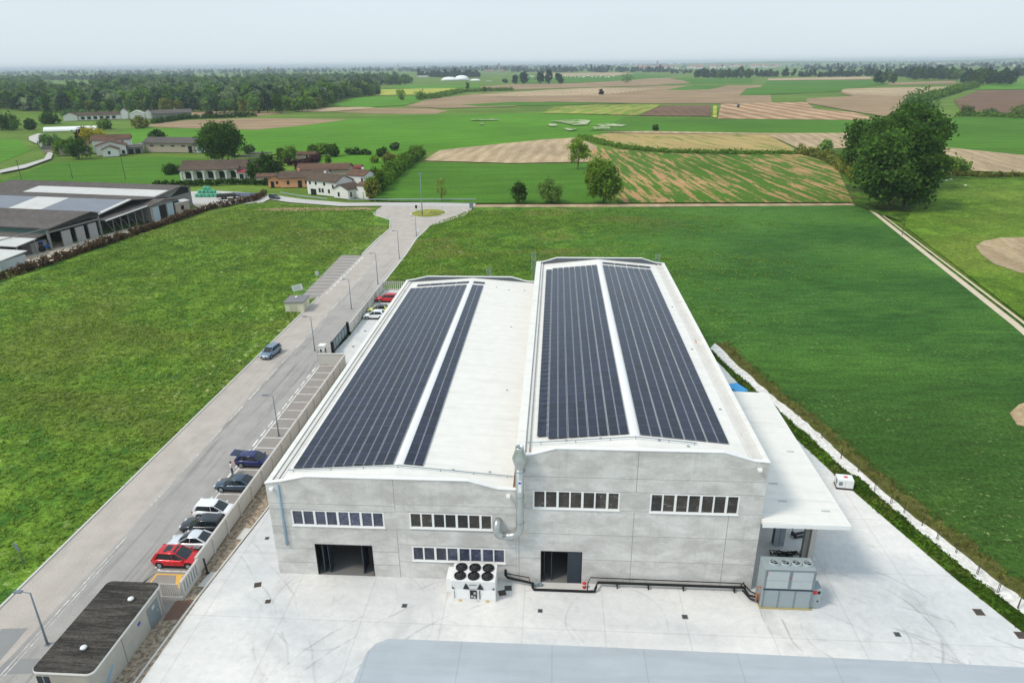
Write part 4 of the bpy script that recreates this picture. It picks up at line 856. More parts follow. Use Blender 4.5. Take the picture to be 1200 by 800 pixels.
b = MB(); b.box(-.3, -.52, .9, .0, -.501, 1.5); b.box(.452, -.3, .7, .47, .2, 1.5); b.build('panel', M['black'], t)
t = empty('paling_fence', (-36.7, 99.6, 0), 0, 'grey railings with a small gate between the gate pier and parking stalls', 'fence')
b = MB()
for k in range(10): b.box(-1.1+k*.17, -.03, .1, -1.05+k*.17, .03, 1.6)
for k in range(6): b.tube([(.65, -.3+k*.2, .1), (1.2, -.2+k*.2, 1.2)], .02, 5)
b.build('railing', M['unit_d'], t); b = MB(); b.box(-1.15, -.04, 1.6, .6, .04, 1.66); b.box(-1.15, -.04, .05, .6, .04, .1); b.build('frame', M['unit_d'], t)
# substation
t = empty('substation', (-35.85, 40.6, 0), 0, 'low pale concrete substation with a dark bitumen roof beside the road', 'substation')
def rrect(hx, hy, r, n=5):
    o = []
    for cx, cy, a0 in ((hx-r, hy-r, 0), (-hx+r, hy-r, 90), (-hx+r, -hy+r, 180), (hx-r, -hy+r, 270)): o += arc(cx, cy, r, a0, a0+90, n)
    return o
b = MB(); b.prism(rrect(2.3, 4.75, .45), 0, 2.64); b.build('wall', plain('substation_wall', lin(174, 170, 160), .9, var=.22, scale=1.1), t)
b = MB(); b.prism(rrect(2.38, 4.83, .5), 2.64, 2.82); rf = b.build('roof', M['plaster'], t)
b = MB(); b.prism(rrect(2.34, 4.79, .46), 2.82, 2.86); b.build('roofing', M['substation_roof'], rf)
for x, y in ((1.0, 2.6), (.35, -2.6)):
    b = MB(); b.lathe((x, y, 2.86), [(.1, 0), (.1, .14), (.26, .16), (.22, .26), (0, .32)], 16); b.build('roof_vent', M['white'], rf, smooth=True)
b = MB(); b.box(2.301, 2.3, .05, 2.33, 3.9, 2.1); d = b.build('door', M['unit_d'], t)
b = MB(); b.box(2.331, 2.9, 1.6, 2.36, 3.3, 1.9); b.box(2.331, 3.5, .9, 2.38, 3.6, 1.1); b.build('handle', M['unit_l'], d)
b = MB(); b.box(2.301, .95, 1.75, 2.34, 1.3, 2.0); b.build('sign_plate', plain('blue_plate', lin(70, 90, 160), .5), t)
b = MB(); b.box(2.301, -1.15, .0, 2.325, -1.08, 2.55); b.box(2.301, 4.2, 0, 2.325, 4.27, 2.55); b.build('wall_joint', M['joint'], t)
b = MB(); b.face([(2.304, -4.0, .5), (2.304, -2.7, 1.5), (2.304, -2.5, 1.4), (2.304, -3.8, .3)]); b.face([(2.304, -4.7, .3), (2.304, -4.4, .1), (2.304, -4.35, 1.0), (2.304, -4.6, 1.0)]); b.build('graffiti', plain('blue_spray', lin(112, 162, 200), .8), t)
b = MB(); b.box(-2.05, -4.79, .05, -1.65, -4.751, 2.35); b.box(-1.5, -4.79, .05, -1.1, -4.751, 2.35); b.build('door', M['door_dark'], t)
w('brown_cover_slab', [(-33.2, 44.0), (-31.9, 44.2), (-31.6, 46.6), (-33.2, 46.3)], .03, plain('brown_slab', lin(120, 92, 80), .9, world=True))
w('pale_cover_slab', [(-32.2, 48.2), (-31.5, 48.2), (-31.1, 50.2), (-31.9, 50.2)], .03, M['kerb'])
w('pale_cover_slab', [(-31.6, 55.0), (-30.8, 55.0), (-30.65, 56.8), (-31.5, 56.8)], .03, M['kerb'])
# kiosk on the meadow side
t = empty('utility_kiosk', (-50.0, 124.5, 0), R(3), 'small cream utility kiosk with a grey roof beside the upper parking bay', 'kiosk')
b = MB(); b.box(-1.75, -2.0, 0, 1.75, 2.0, 1.95); b.build('wall', plain('cream_wall', lin(216, 212, 188), .9, var=.06), t)
b = MB(); b.box(-1.9, -2.15, 1.95, 1.9, 2.15, 2.15); rf = b.build('roof', plain('grey_kiosk_roof', lin(128, 126, 126), .8), t)
b = MB(); b.lathe((-.2, .5, 2.15), [(.12, 0), (.12, .2), (.28, .22), (0, .4)], 12); b.build('roof_vent', M['white'], rf)
b = MB(); b.box(1.751, -1.2, .05, 1.78, .2, 1.7); b.box(-.9, -2.03, .2, .6, -2.001, 1.6); b.build('door', plain('cream_door', lin(196, 192, 168), .7), t)

# signs
def sign(name, lb, cat, x, y, wd, h, z0, rz, face, tilt=0., poles=2):
    g = G(x, y); t = empty(name, tuple(g), rz, lb, cat)
    b = MB()
    for s_ in ((-1, 1) if poles == 2 else (0,)): b.tube([(s_*wd*.35, .06, 0), (s_*wd*.35, .06, z0+h*.9)], .04, 6)
    b.build('post', M['lamp_pole'], t)
    b = MB(); b.box(-wd/2, -.03, z0, wd/2, .0, z0+h); p = b.build('board', face, t); p.rotation_euler = (0, tilt, 0); return t, p
t, p = sign('sign_board', 'white rectangular notice board on posts in the meadow beside the upper parking bay', 'sign', 351, 345, 2.1, 1.25, .9, R(18), M['white'], R(-10))
b = MB()
for k in range(6): b.box(-.7+k*.24, -.036, 1.7, -.55+k*.24, -.031, 1.86)
for k in range(2): b.box(-.8, -.036, 1.4-.2*k, .75, -.031, 1.46-.2*k)
b.build('printing', plain('grey_print', lin(120, 130, 150), .7), p)
t, p = sign('utility_cabinet', 'small grey-white cabinet at the meadow edge of the upper parking bay', 'cabinet', 371.5, 324.5, .7, .9, .3, 0, M['unit_l']); b = MB(); b.box(-.35, 0, .3, .35, .4, 1.2); b.build('body', M['unit_l'], t)
t, p = sign('road_sign', 'grey back of a road sign in the left meadow by the road edge', 'road sign', 26, 661, .75, .75, 1.7, R(-25), M['lamp_pole'], 0, 1)
t, p = sign('road_sign', 'small white square road sign at the kerb below the roundabout', 'road sign', 490, 277.5, .7, 1.0, 1.4, 0, M['white'], 0, 1)
t, p = sign('road_sign', 'grey panel sign standing at the right end of the roundabout', 'road sign', 552.5, 245.5, 1.3, 2.0, .4, 0, M['unit_d'], 0, 2)
t, p = sign('road_sign', 'dark sign standing on the roundabout island', 'road sign', 488, 248.5, .7, 1.0, 1.2, 0, M['black'], 0, 1)
# lamps
def lamp(x, y, h, lb, arm=1.2, rz=math.pi, mast=False):
    g = G(x, y); t = empty('street_lamp', tuple(g), rz, lb, 'street lamp', 'street lamps along the road')
    b = MB(); b.tube([(0, 0, 0), (0, 0, 1.2), (0, 0, h)], [.1, .085, .055] if not mast else [.2, .17, .1], 8); pole = b.build('pole', M['lamp_pole'], t, smooth=True)
    b = MB(); b.box(-.16, -.16, 0, .16, .16, .1); b.build('base_plate', M['lamp_pole'], t)
    if mast:
        for k in range(3):
            b = MB(); a = R(120*k); b.box(.3, -.2, h-.15, .9, .2, h); b.tube([(0, 0, h-.1), (.4, 0, h-.08)], .04, 6); o = b.build('lamp_head', M['lamp_pole'], t); o.rotation_euler = (0, 0, a)
    else:
        b = MB(); b.tube([(0, 0, h-.05), (arm*.5, 0, h+.06), (arm*.62, 0, h+.06)], .04, 6); b.build('arm', M['lamp_pole'], t)
        b = MB(); b.box(arm*.55, -.14, h, arm*1.1, .14, h+.12); b.box(arm*.6, -.1, h-.02, arm*1.05, .1, h-.001, 1); b.build('lamp_head', [M['lamp_pole'], M['unit_l']], t)
lamp(56, 755, 5.4, 'blue-grey street lamp rising behind the dark-roofed substation'); lamp(327, 511, 5.8, 'street lamp rising at the parking wall above the navy car')
lamp(369, 411, 6.0, 'street lamp beside the pale gate pier'); lamp(412, 362, 6.0, 'street lamp on the road side of the wall beyond the gate')
lamp(443, 333, 6.8, 'street lamp at the corner where wall and back meadow meet'); lamp(468, 303, 6.9, 'street lamp at the kerb of the back meadow, midway to the roundabout'); lamp(488, 277, 5.6, 'street lamp at the kerb just below the roundabout')
lamp(495, 252, 13, 'tall slim mast lamp on the roundabout island', mast=True)

# ------------------------------------------------------------------ cars
def loft(mb, rings, m=0, caps=True):
    n = len(rings[0]); base = len(mb.v)
    for r in rings: mb.v += [tuple(p) for p in r]
    for i in range(len(rings)-1):
        for k in range(n): mb.f.append((base+i*n+k, base+i*n+(k+1) % n, base+(i+1)*n+(k+1) % n, base+(i+1)*n+k)); mb.m.append(m)
    if caps:
        mb.f.append(tuple(base+k for k in range(n))); mb.m.append(m); e = base+(len(rings)-1)*n; mb.f.append(tuple(e+k for k in range(n-1, -1, -1))); mb.m.append(m)
CG = NB('car_glass').done(lin(30, 38, 42), .08, spec=.7)
HL = plain('headlamp_glass', lin(214, 220, 226), .1, var=.02); TLm = plain('tail_lamp', lin(168, 22, 26), .2, var=.05)
def car(loc, rz, col, lb, style='hatch', L=4.4, Wd=1.82, H=1.5, roofcol=None, hatch=False, wheels_pale=False, sunroof=False, metal=.3):
    """car along +x; style hatch / sedan / suv"""
    t = empty('parked_car', loc, rz, lb, 'car', 'cars parked around the factory')
    pm = NB('car_paint_'+lb[:14].replace(' ', '_')).done(lin(*col), .28, metal=metal, spec=.5, coat=.6)
    h = L/2; hw = Wd/2; zb = .24; belt = {'hatch': .93, 'sedan': .9, 'suv': 1.0}[style]; hood = belt-.1 if style != 'suv' else belt-.06
    # lower body: stations x, half width, top z, bottom z
    st = [(-h, .72, belt-.34, .42), (-h+.06, .84, belt-.12, .3), (-h+.25, .95, belt-.01, zb), (-h*.6, 1., belt+.02, zb), (-.3, 1., belt, zb), (h*.3, 1., belt-.02, zb), (h*.48, .99, belt-.04, zb), (h*.62, .97, hood, zb), (h*.85, .92, hood-.1, zb), (h-.1, .82, hood-.2, .28), (h, .66, hood-.32, .38)]
    if style == 'sedan': st[2] = (-h+.25, .94, belt+.02, zb)
    rings = []
    for x, k, zt, z0 in st:
        y = hw*k; rings.append([(x, -y*.92, z0), (x, -y, z0+.14), (x, -y, (z0+zt)/2+.05), (x, -y*.97, zt-.07), (x, -y*.86, zt), (x, 0, zt+.025), (x, y*.86, zt), (x, y*.97, zt-.07), (x, y, (z0+zt)/2+.05), (x, y, z0+.14), (x, y*.92, z0)])
    b = MB(); loft(b, rings); body = b.build('body', pm, t, smooth=True)
    # wheel arches and sills in black
    b = MB(); b.box(-h*.52, -hw*1.003, zb-.04, h*.52, hw*1.003, zb+.1)
    wx = (-h+.82*L/4.4, h-.88*L/4.4)
    for x in wx:
        for s_ in (-1, 1):
            pts = [(x+.41*math.cos(R(a)), .33+.41*math.sin(R(a))) for a in range(-10, 191, 20)]
            b.extr(pts, 'y', s_*hw*.8, s_*hw*1.006)
    b.build('wheel_arch', M['rubber'], t)
    for x in wx:
        for s_ in (-1, 1):
            wh = empty('wheel', (x, s_*(hw-.1), .33)); wh.parent = t
            b = MB(); b.tube([(0, -.11, 0), (0, .11, 0)], .33, 20); b.build('tyre', M['rubber'], wh)
            b = MB(); b.tube([(0, s_*.09, 0), (0, s_*.125, 0)], [.235, .21], 16); b.build('rim', M['rim'] if wheels_pale else M['galv_matt'], wh)
    # glasshouse
    xf0, xr0 = h*.5, (-h+.12 if style != 'sedan' else -h+.5); xf1, xr1 = h*.07, (-h+.62 if style != 'sedan' else -h+1.45)
    if style == 'suv': xr1 = -h+.45
    zr = H-.06; b = MB(); y0, y1 = hw*.89, hw*.74
    g0 = [(xr0, -y0*.9, belt-.02), (xf0, -y0*.86, belt-.03), (xf0+.05, 0, belt-.03), (xf0, y0*.86, belt-.03), (xr0, y0*.9, belt-.02)]
    q0 = [(xr0, -y0*.88, belt-.01), (-.3, -y0, belt), (h*.3, -y0, belt-.02), (xf0, -y0*.84, belt-.04), (xf0+.06, 0, belt-.03), (xf0, y0*.84, belt-.04), (h*.3, y0, belt-.02), (-.3, y0, belt), (xr0, y0*.88, belt-.01), (xr0-.03, 0, belt)]
    q1 = [(xr1, -y1*.92, zr), (-.3, -y1, zr+.04), (0, -y1, zr+.03), (xf1, -y1*.9, zr-.02), (xf1+.06, 0, zr+.0), (xf1, y1*.9, zr-.02), (0, y1, zr+.03), (-.3, y1, zr+.04), (xr1, y1*.92, zr), (xr1-.03, 0, zr+.02)]
    loft(b, [q0, q1]); b.build('window_glass', CG, t, smooth=False)
    b = MB(); cxr = (xf1+xr1)/2; ring_ = lambda kx, ky, dz: [(cxr+(p[0]-cxr)*kx, p[1]*ky, p[2]+dz) for p in q1]
    loft(b, [ring_(1.02, 1.05, -.03), ring_(1.01, 1.03, .012), ring_(.95, .88, .045), ring_(.72, .52, .066)]); roofm = pm if roofcol is None else NB('roof_paint').done(lin(*roofcol), .2, spec=.5, coat=.5)
    b.build('roof', roofm, t, smooth=True)
    b = MB()
    for s_ in (-1, 1):
        def bar(a, c, wd=.05): b.tube([(a[0], s_*a[1], a[2]), (c[0], s_*c[1], c[2])], wd, 6)
        bar((xf0-.02, y0*.86, belt-.03), (xf1, y1*.95, zr), .036); bar((-.1, y0*1.0, belt), (-.2, y1*1.02, zr+.02), .026); bar((xr0+.05, y0*.93, belt), (xr1, y1*.98, zr), .075)
        if style != 'sedan': bar((xr0+.2, y0*.97, belt), (xr1+.15, y1*1.0, zr), .085)
        bar((xr0+.1, y0*.95, belt+.0), (xf0-.05, y0*.92, belt-.02), .022)
    b.build('pillar', pm, t)
    if sunroof:
        b = MB(); b.box(xr1+.55, -y1*.72, H-.02, xf1-.1, y1*.72, H+.03); b.build('sunroof', CG, t)
    for s_ in (-1, 1):
        b = MB(); b.box(xf0-.35, s_*hw*.96-.03, belt+.0, xf0-.2, s_*(hw*.96+.2)+.03*0, belt+.14) if s_ > 0 else b.box(xf0-.35, -hw*.96-.2, belt+.0, xf0-.2, -hw*.96+.03, belt+.14)
        b.build('mirror', pm if roofcol is None else roofm, t, bevel=.02)
        b = MB(); ya_, yb_ = sorted((s_*hw*.42, s_*hw*.8)); b.box(h-.22, ya_, hood-.3, h-.03, yb_, hood-.16); b.build('headlight', HL, t, bevel=.02)
        b = MB(); ya_, yb_ = sorted((s_*hw*.55, s_*hw*.88)); b.box(-h+.0, ya_, belt-.26, -h+.2, yb_, belt-.1); b.build('tail_light', TLm, t, bevel=.02)
    b = MB(); b.box(h-.06, -hw*.38, hood-.42, h+.012, hw*.38, hood-.26); b.box(h-.08, -hw*.6, .3, h-.0, hw*.6, .42); b.build('grille', M['rubber'], t)
    b = MB(); b.box(h+.0, -.26, .44, h+.02, .26, .55); b.box(-h-.012, -.26, .55, -h+.03, .26, .66); b.build('number_plate', M['white'], t)
    if hatch:
        b = MB(); b.box(-h+.02, -hw*.78, .5, -h+.6, hw*.78, belt+.05); b.build('boot_opening', M['black'], t)
        hx, hz = xr1-.02, zr+.02; d = empty('tailgate', (hx, 0, hz), 0); d.parent = t; d.rotation_euler = (0, R(8), 0)
        b = MB(); b.box(-1.05, -hw*.72, -.05, 0, hw*.72, .01); b.build('panel', pm, d, bevel=.02)
        b = MB(); b.box(-.6, -hw*.58, .012, -.08, hw*.58, .022); b.build('rear_window', CG, d)
        b = MB(); b.box(-1.0, -hw*.66, -.13, -.7, hw*.66, -.051); b.build('inner_trim', M['unit_d'], d)
    return t
S_ = 1.06
def stall(k): return 51.34+2.5*k
car((-35.5, stall(0), .02), 0, (214, 30, 40), 'bright red car with a black glass roof, nearest the substation', 'hatch', 4.55, 1.9, 1.58, sunroof=True, roofcol=None)
car((-35.35, stall(1), .02), math.pi, (224, 225, 230), 'silver-white saloon parked beside the bright red car', 'sedan', 4.7, 1.85, 1.46)
car((-35.45, stall(2), .02), math.pi, (46, 47, 54), 'black estate car parked between two white cars', 'suv', 4.6, 1.9, 1.58)
car((-35.35, stall(3), .02), 0, (236, 237, 240), 'white crossover facing the wall, next to the black car', 'suv', 4.5, 1.88, 1.6, metal=0.)
car((-35.35, stall(5), .02), math.pi, (68, 82, 98), 'slate grey saloon parked below the navy car with open boot', 'sedan', 4.75, 1.88, 1.46, metal=.5)
car((-35.25, stall(7), .02), 0, (30, 36, 96), 'navy blue hatchback with its boot lid raised', 'hatch', 4.5, 1.86, 1.5, hatch=True, wheels_pale=True)
car((-46.35, 101.6, .02), R(-99), (126, 146, 166), 'grey-blue car standing alone at the left road edge', 'suv', 4.4, 1.86, 1.6, wheels_pale=True, metal=.5)
car((-33.5, 129.8, .02), math.pi, (206, 34, 44), 'dark-roofed red car in the strip behind the low hall', 'suv', 4.6, 1.88, 1.62)
car((-33.7, 123.1, .02), math.pi, (228, 228, 130), 'pale yellow small car half hidden behind a white car', 'hatch', 4.2, 1.8, 1.55, roofcol=(60, 62, 60), metal=0.)
car((-33.6, 119.9, .02), math.pi, (236, 238, 240), 'white small car in the strip beside the pale yellow car', 'hatch', 4.2, 1.8, 1.55, metal=0.)
g = G(322, 233); car((g.x, g.y, .03), R(-25), (44, 54, 62), 'dark car on the country road beside the hedge end', 'suv', 4.4, 1.86, 1.6)

# ------------------------------------------------------------------ the person by the navy car
def person(loc, rz, lb):
    J = dict(pel=(0, 0, .95), ch=(0, .0, 1.3), nk=(0, .02, 1.5), hd=(0, .03, 1.62), tp=(0, .02, 1.74),
             hl=(.1, 0, .9), kl=(.12, .06, .5), al=(.13, 0, .1), tl=(.14, .18, .04), hr=(-.1, 0, .9), kr=(-.12, .03, .5), ar=(-.14, -.06, .1), tr=(-.16, .12, .04),
             sl=(.19, 0, 1.42), el=(.27, .1, 1.16), wl=(.2, .34, 1.08), fl=(.17, .43, 1.07), sr=(-.19, 0, 1.42), er=(-.29, .08, 1.15), wr=(-.24, .3, 1.0), fr=(-.22, .38, .98))
    rad = dict(pel=(.17, .13), ch=(.19, .13), nk=(.06, .06), hd=(.088, .1), tp=(.06, .07), hl=(.1, .11), kl=(.068, .07), al=(.05, .05), tl=(.045, .035), sl=(.075, .075), el=(.05, .05), wl=(.035, .03), fl=(.045, .025))
    for k in list(rad): rad[k[0]+'r' if k in ('hl', 'kl', 'al', 'tl', 'sl', 'el', 'wl', 'fl') else k] = rad[k]
    E_ = [('pel', 'ch'), ('ch', 'nk'), ('nk', 'hd'), ('hd', 'tp'), ('pel', 'hl'), ('hl', 'kl'), ('kl', 'al'), ('al', 'tl'), ('pel', 'hr'), ('hr', 'kr'), ('kr', 'ar'), ('ar', 'tr'), ('ch', 'sl'), ('sl', 'el'), ('el', 'wl'), ('wl', 'fl'), ('ch', 'sr'), ('sr', 'er'), ('er', 'wr'), ('wr', 'fr')]
    ks = list(J); me = bpy.data.meshes.new('person'); me.from_pydata([J[k] for k in ks], [(ks.index(a), ks.index(c)) for a, c in E_], [])
    o = bpy.data.objects.new('person', me); COL.objects.link(o); o.modifiers.new('s', 'SKIN'); o.modifiers.new('u', 'SUBSURF').levels = 1
    for i, k in enumerate(ks):
        me.skin_vertices[0].data[i].radius = rad[k]; me.skin_vertices[0].data[i].use_root = (k == 'pel')
    dg = bpy.context.evaluated_depsgraph_get(); nm = bpy.data.meshes.new_from_object(o.evaluated_get(dg)); o.modifiers.clear(); o.data = nm; nm.name = 'person_body'
    nm.materials.clear()
    for m in (M['skin'], M['shirt'], M['trousers'], M['black']): nm.materials.append(m)
    for p in nm.polygons:
        z, x, y = p.center.z, abs(p.center.x), p.center.y
        p.material_index = 3 if z < .09 else 2 if z < .98 and not (x > .17 and y > .12) else (0 if z > 1.5 or (y > .2 and z < 1.2) else 1); p.use_smooth = True
    o.location = loc; o.rotation_euler = (0, 0, rz); tag(o, lb, 'person')
    b = MB(); b.lathe((0, .0, 0), [(.02, 1.775), (.07, 1.755), (.1, 1.7), (.105, 1.64), (.09, 1.57)], 12); h = b.build('hair', M['hair'], o, smooth=True)
    b = MB(); b.tube([(-.05, .135, 1.64), (-.03, .135, 1.64)], .012, 6); b.tube([(.03, .135, 1.64), (.05, .135, 1.64)], .012, 6); b.build('eye', M['black'], o)
    b = MB(); b.tube([(0, .115, 1.645), (0, .15, 1.6)], [.012, .02], 6); b.build('nose', M['skin'], o)
    for s_, wx_ in ((1, .17), (-1, -.22)):
        b = MB(); y0_, z0_ = (.43, 1.07) if s_ > 0 else (.38, .98)
        for k in range(4): b.tube([(wx_-.03+.02*k, y0_-.01, z0_), (wx_-.03+.02*k, y0_+.05, z0_-.01), (wx_-.03+.02*k, y0_+.075-.008*abs(k-1.5), z0_-.04)], .009, 5)
        b.tube([(wx_-s_*.04, y0_-.03, z0_), (wx_-s_*.06, y0_+.03, z0_+.01)], .01, 5); b.build('fingers', M['skin'], o)
    return o
g = G(272.5, 556); person((g.x, g.y, .02), R(-50), 'person in a pale top and navy trousers standing behind the open boot')

# ------------------------------------------------------------------ leaves, trees, hedges
def leaf_cloud(rng, lobes, n, size, clump=.3, per=14):
    """quads scattered in clumps over the lobes; returns vertices and a tint per quad"""
    lobes = np.array(lobes, float); wgt = (lobes[:, 3]*lobes[:, 4]+lobes[:, 4]*lobes[:, 5]+lobes[:, 3]*lobes[:, 5]); wgt /= wgt.sum()
    nc = max(1, n//per); li = rng.choice(len(lobes), nc, p=wgt); d = rng.normal(size=(nc, 3)); d /= np.linalg.norm(d, axis=1)[:, None]
    rad = .62+.42*rng.random(nc)**.6; cc = lobes[li, :3]+d*lobes[li, 3:6]*rad[:, None]
    ct = rng.random(nc); N = nc*per; ci = np.repeat(np.arange(nc), per)
    c = cc[ci]+rng.normal(size=(N, 3))*np.minimum(clump*lobes[li][ci][:, 3:6].mean(1), 1.6*size+.15)[:, None]
    nrm = d[ci]*.6+rng.normal(size=(N, 3))*.7+np.array([0, 0, .35]); nrm /= np.linalg.norm(nrm, axis=1)[:, None]
    a = np.cross(nrm, rng.normal(size=(N, 3))); a /= np.linalg.norm(a, axis=1)[:, None]; bb = np.cross(nrm, a)
    s = size*(.55+.9*rng.random(N))[:, None]; a = a*s; bb = bb*s*.7
    V = np.stack([c-a-bb*.3, c+bb, c+a+bb*.3, c-bb], 1).reshape(-1, 3)
    V[:, 2] = np.maximum(V[:, 2], .03)
    return V, np.clip(ct[ci]*.75+.25*rng.random(N), 0, 1)
def crown_lobes(rng, H, r, z0, n=12, lean=(0, 0), taper=.75, core=.72):
    cz, hz = (z0+H)/2, (H-z0)/2; L = [(lean[0]*.45, lean[1]*.45, cz+(.72-core)*hz*.6, r*core, r*core, hz*.82)]
    for k in range(n):
        a = rng.random()*2*math.pi; u = rng.uniform(-.85, .9); rr = r*math.sqrt(max(.05, 1-u*u))*(1-(u*.5+.5)*(1-taper)); q = rng.uniform(.28, .46)*r
        L.append((math.cos(a)*rr*.72+lean[0]*(u+1)/2, math.sin(a)*rr*.72+lean[1]*(u+1)/2, cz+u*hz*.82, q, q, q*rng.uniform(.8, 1.15)))
    return L
def trunk_mb(rng, H, r, z0, tr):
    b = MB(); b.tube([(0, 0, -.1), (0, 0, z0*.6), (.1*r*rng.uniform(-1, 1), .1*r*rng.uniform(-1, 1), H*.55), (0, 0, H*.85)], [tr*1.3, tr, tr*.6, tr*.15], 8)
    for k in range(7):
        a = rng.random()*6.28; z = z0*.7+(H-z0)*.08*k; e = r*rng.uniform(.5, .85); b.tube([(0, 0, z), (math.cos(a)*e*.5, math.sin(a)*e*.5, z+(H-z)*.22), (math.cos(a)*e, math.sin(a)*e, z+(H-z)*.4)], [tr*.5, tr*.3, tr*.08], 5)
    return b
def tree(name, lb, loc, H, r, leaf, n=3000, size=.5, z0=None, group=None, lean=(0, 0), nl=12, taper=.75, seed=None, cat='tree', per=14, clump=.3, core=.72):
    rng = np.random.default_rng(seed if seed is not None else RNG.integers(1e9)); z0 = H*.12 if z0 is None else z0
    t = empty(name, loc, 0, lb, cat, group)
    V, ti = leaf_cloud(rng, crown_lobes(rng, H, r, z0, nl, lean, taper, core), n, size, clump, per); fast_mesh('crown' if cat == 'tree' else 'foliage', V, len(ti), leaf, ti, t)
    trunk_mb(rng, H, r, z0, max(.06, H*.018)).build('trunk' if cat == 'tree' else 'stem', M['bark'], t); return t
def tree_px(name, lb, x, yb, yt, wpx, leaf, n=3000, size=.5, **k):
    g = G(x, yb); d = math.hypot(g.x, g.y); r = wpx/2*math.hypot(d, 44)/F*.97; return tree(name, lb, (g.x, g.y, 0), HT(x, yb, yt)*.97, r, leaf, n, size, **k)
# the grove by the track
for i, (x, y, H, r, ln, lb, lf, n) in enumerate((
    (105, 225, 25.5, 7.6, (-5, 0), 'big dark poplar at the left front of the grove, leaning left', 'dark', 9000),
    (111, 228, 25, 8., (2, 2), 'big dark poplar at the right front of the grove by the track', 'dark', 11000),
    (114, 247, 28, 7.8, (1, 0), 'tall dark poplar in the middle of the grove', 'dark', 10000),
    (124, 262, 28.5, 8.4, (3, 0), 'tall dark poplar with ragged crown at the right back of the grove', 'dark', 10000),
    (111, 256, 26, 7.6, (-4, 0), 'smaller dark tree at the left back of the grove', 'dark', 8000),
    (137, 280, 28, 8.2, (2, 0), 'dark tree furthest back on the right of the grove', 'dark', 7000))):
    tree('poplar_tree', lb, (x, y, 0), H, r, M['leaf_grove'], n, .56, z0=.8 if i < 2 else 5, lean=ln, nl=26, taper=1.25, core=.62, seed=50+i, group='trees of the grove by the track', clump=.34)
tree_px('poplar_tree', 'paler grey-green tree standing behind the grove', 1070, 152, 108, 40, M['leaf_wood'], 3500, .8, z0=2, nl=14)
tree_px('shade_tree', 'large round dark tree behind the arcaded house', 261, 190, 143, 45, M['leaf_dark'], 9000, .6, z0=2.5, nl=18, seed=3)
tree_px('field_tree', 'slim olive-green tree at the corner of the pale ploughed wedge', 677, 199, 160, 25, M['leaf_pale'], 2200, .4, z0=.8, nl=22, seed=4, core=.45, per=18)
tree_px('field_tree', 'dense rounded green tree at the edge of the row-crop field', 707, 238, 191, 36, M['leaf_spring'], 5200, .42, z0=.8, nl=26, seed=5, core=.5, per=18)
tree_px('field_tree', 'yellowish tree behind the dense rounded one at the row-crop field', 697, 228, 186, 26, M['leaf_pale'], 2600, .4, z0=.8, nl=12, seed=6)
tree_px('willow_bush', 'pale feathery willow bush by the dirt path', 644, 238, 210, 29, M['leaf_willow'], 3200, .32, z0=.3, nl=12, seed=8, cat='bush')
tree_px('field_bush', 'dark green bush by the dirt path left of the pale willow', 608, 238, 214, 19, M['leaf_dark'], 1800, .34, z0=.2, nl=9, seed=9, cat='bush')
tree_px('bare_tree', 'thin half-bare tree beside the country road near the roundabout', 518, 236, 206, 16, M['leaf_olive'], 420, .22, z0=.8, nl=9, seed=10)
tree_px('field_tree', 'small pale tree with a visible trunk left of the grove', 967, 184, 166, 15, M['leaf_willow'], 900, .5, z0=3, nl=9)
for x, yb, yt, wd, lf, lb in ((1132, 136, 122, 15, 'dark', 'dark round bush left at the edge of the tilled field'), (1160, 136, 126, 17, 'wood', 'grey-green round bush in the middle edge of the tilled field'), (1192, 138, 123, 18, 'mid', 'yellow-green round bush right at the edge of the tilled field'), (768, 153.5, 147, 7, 'dark', 'lone dark bush beside the green far field'), (704, 111, 105, 6, 'purple', 'lone brown shrub in the wide ploughed field'), (735, 97, 84, 15, 'wood', 'grey-green roundish tree pair left of the far belt'),
    (492, 117, 107, 15, 'mid', 'round green bush at the end of the pale farm track'), (548, 106, 96, 4, 'dark', 'slender dark tree right of the white domes'), (568, 108, 102, 4, 'dark', 'small dark tree on the bank right of the slender one'), (443, 111, 102, 6, 'dark', 'small dark tree at the end of the wood'), (470, 117, 106, 12, 'pale', 'thin pale tree by the farm track'), (592, 97.5, 92, 6, 'far', 'small round far tree right of the white domes')):
    tree_px('field_tree' if 'tree' in lb else 'field_bush', lb, x, yb, yt, wd, M['leaf_'+lf], 700, .9 if yb < 130 else .5, z0=.3, nl=8, cat='tree' if 'tree' in lb else 'bush')
for x, yt, wd, lb in ((604, 88, 6, 'small dark tree leftmost in the far row of five'), (614, 83, 10, 'broad dark tree second in the far row of five'), (633, 82, 8, 'bushy dark tree third in the far row of five'), (643.5, 81, 8, 'ragged dark tree fourth in the far row of five'), (655, 87, 9, 'low dark tree rightmost in the far row of five')):
    tree_px('field_tree', lb, x, 98.5, yt, wd, M['leaf_far'], 500, 2.4, z0=1, nl=8)
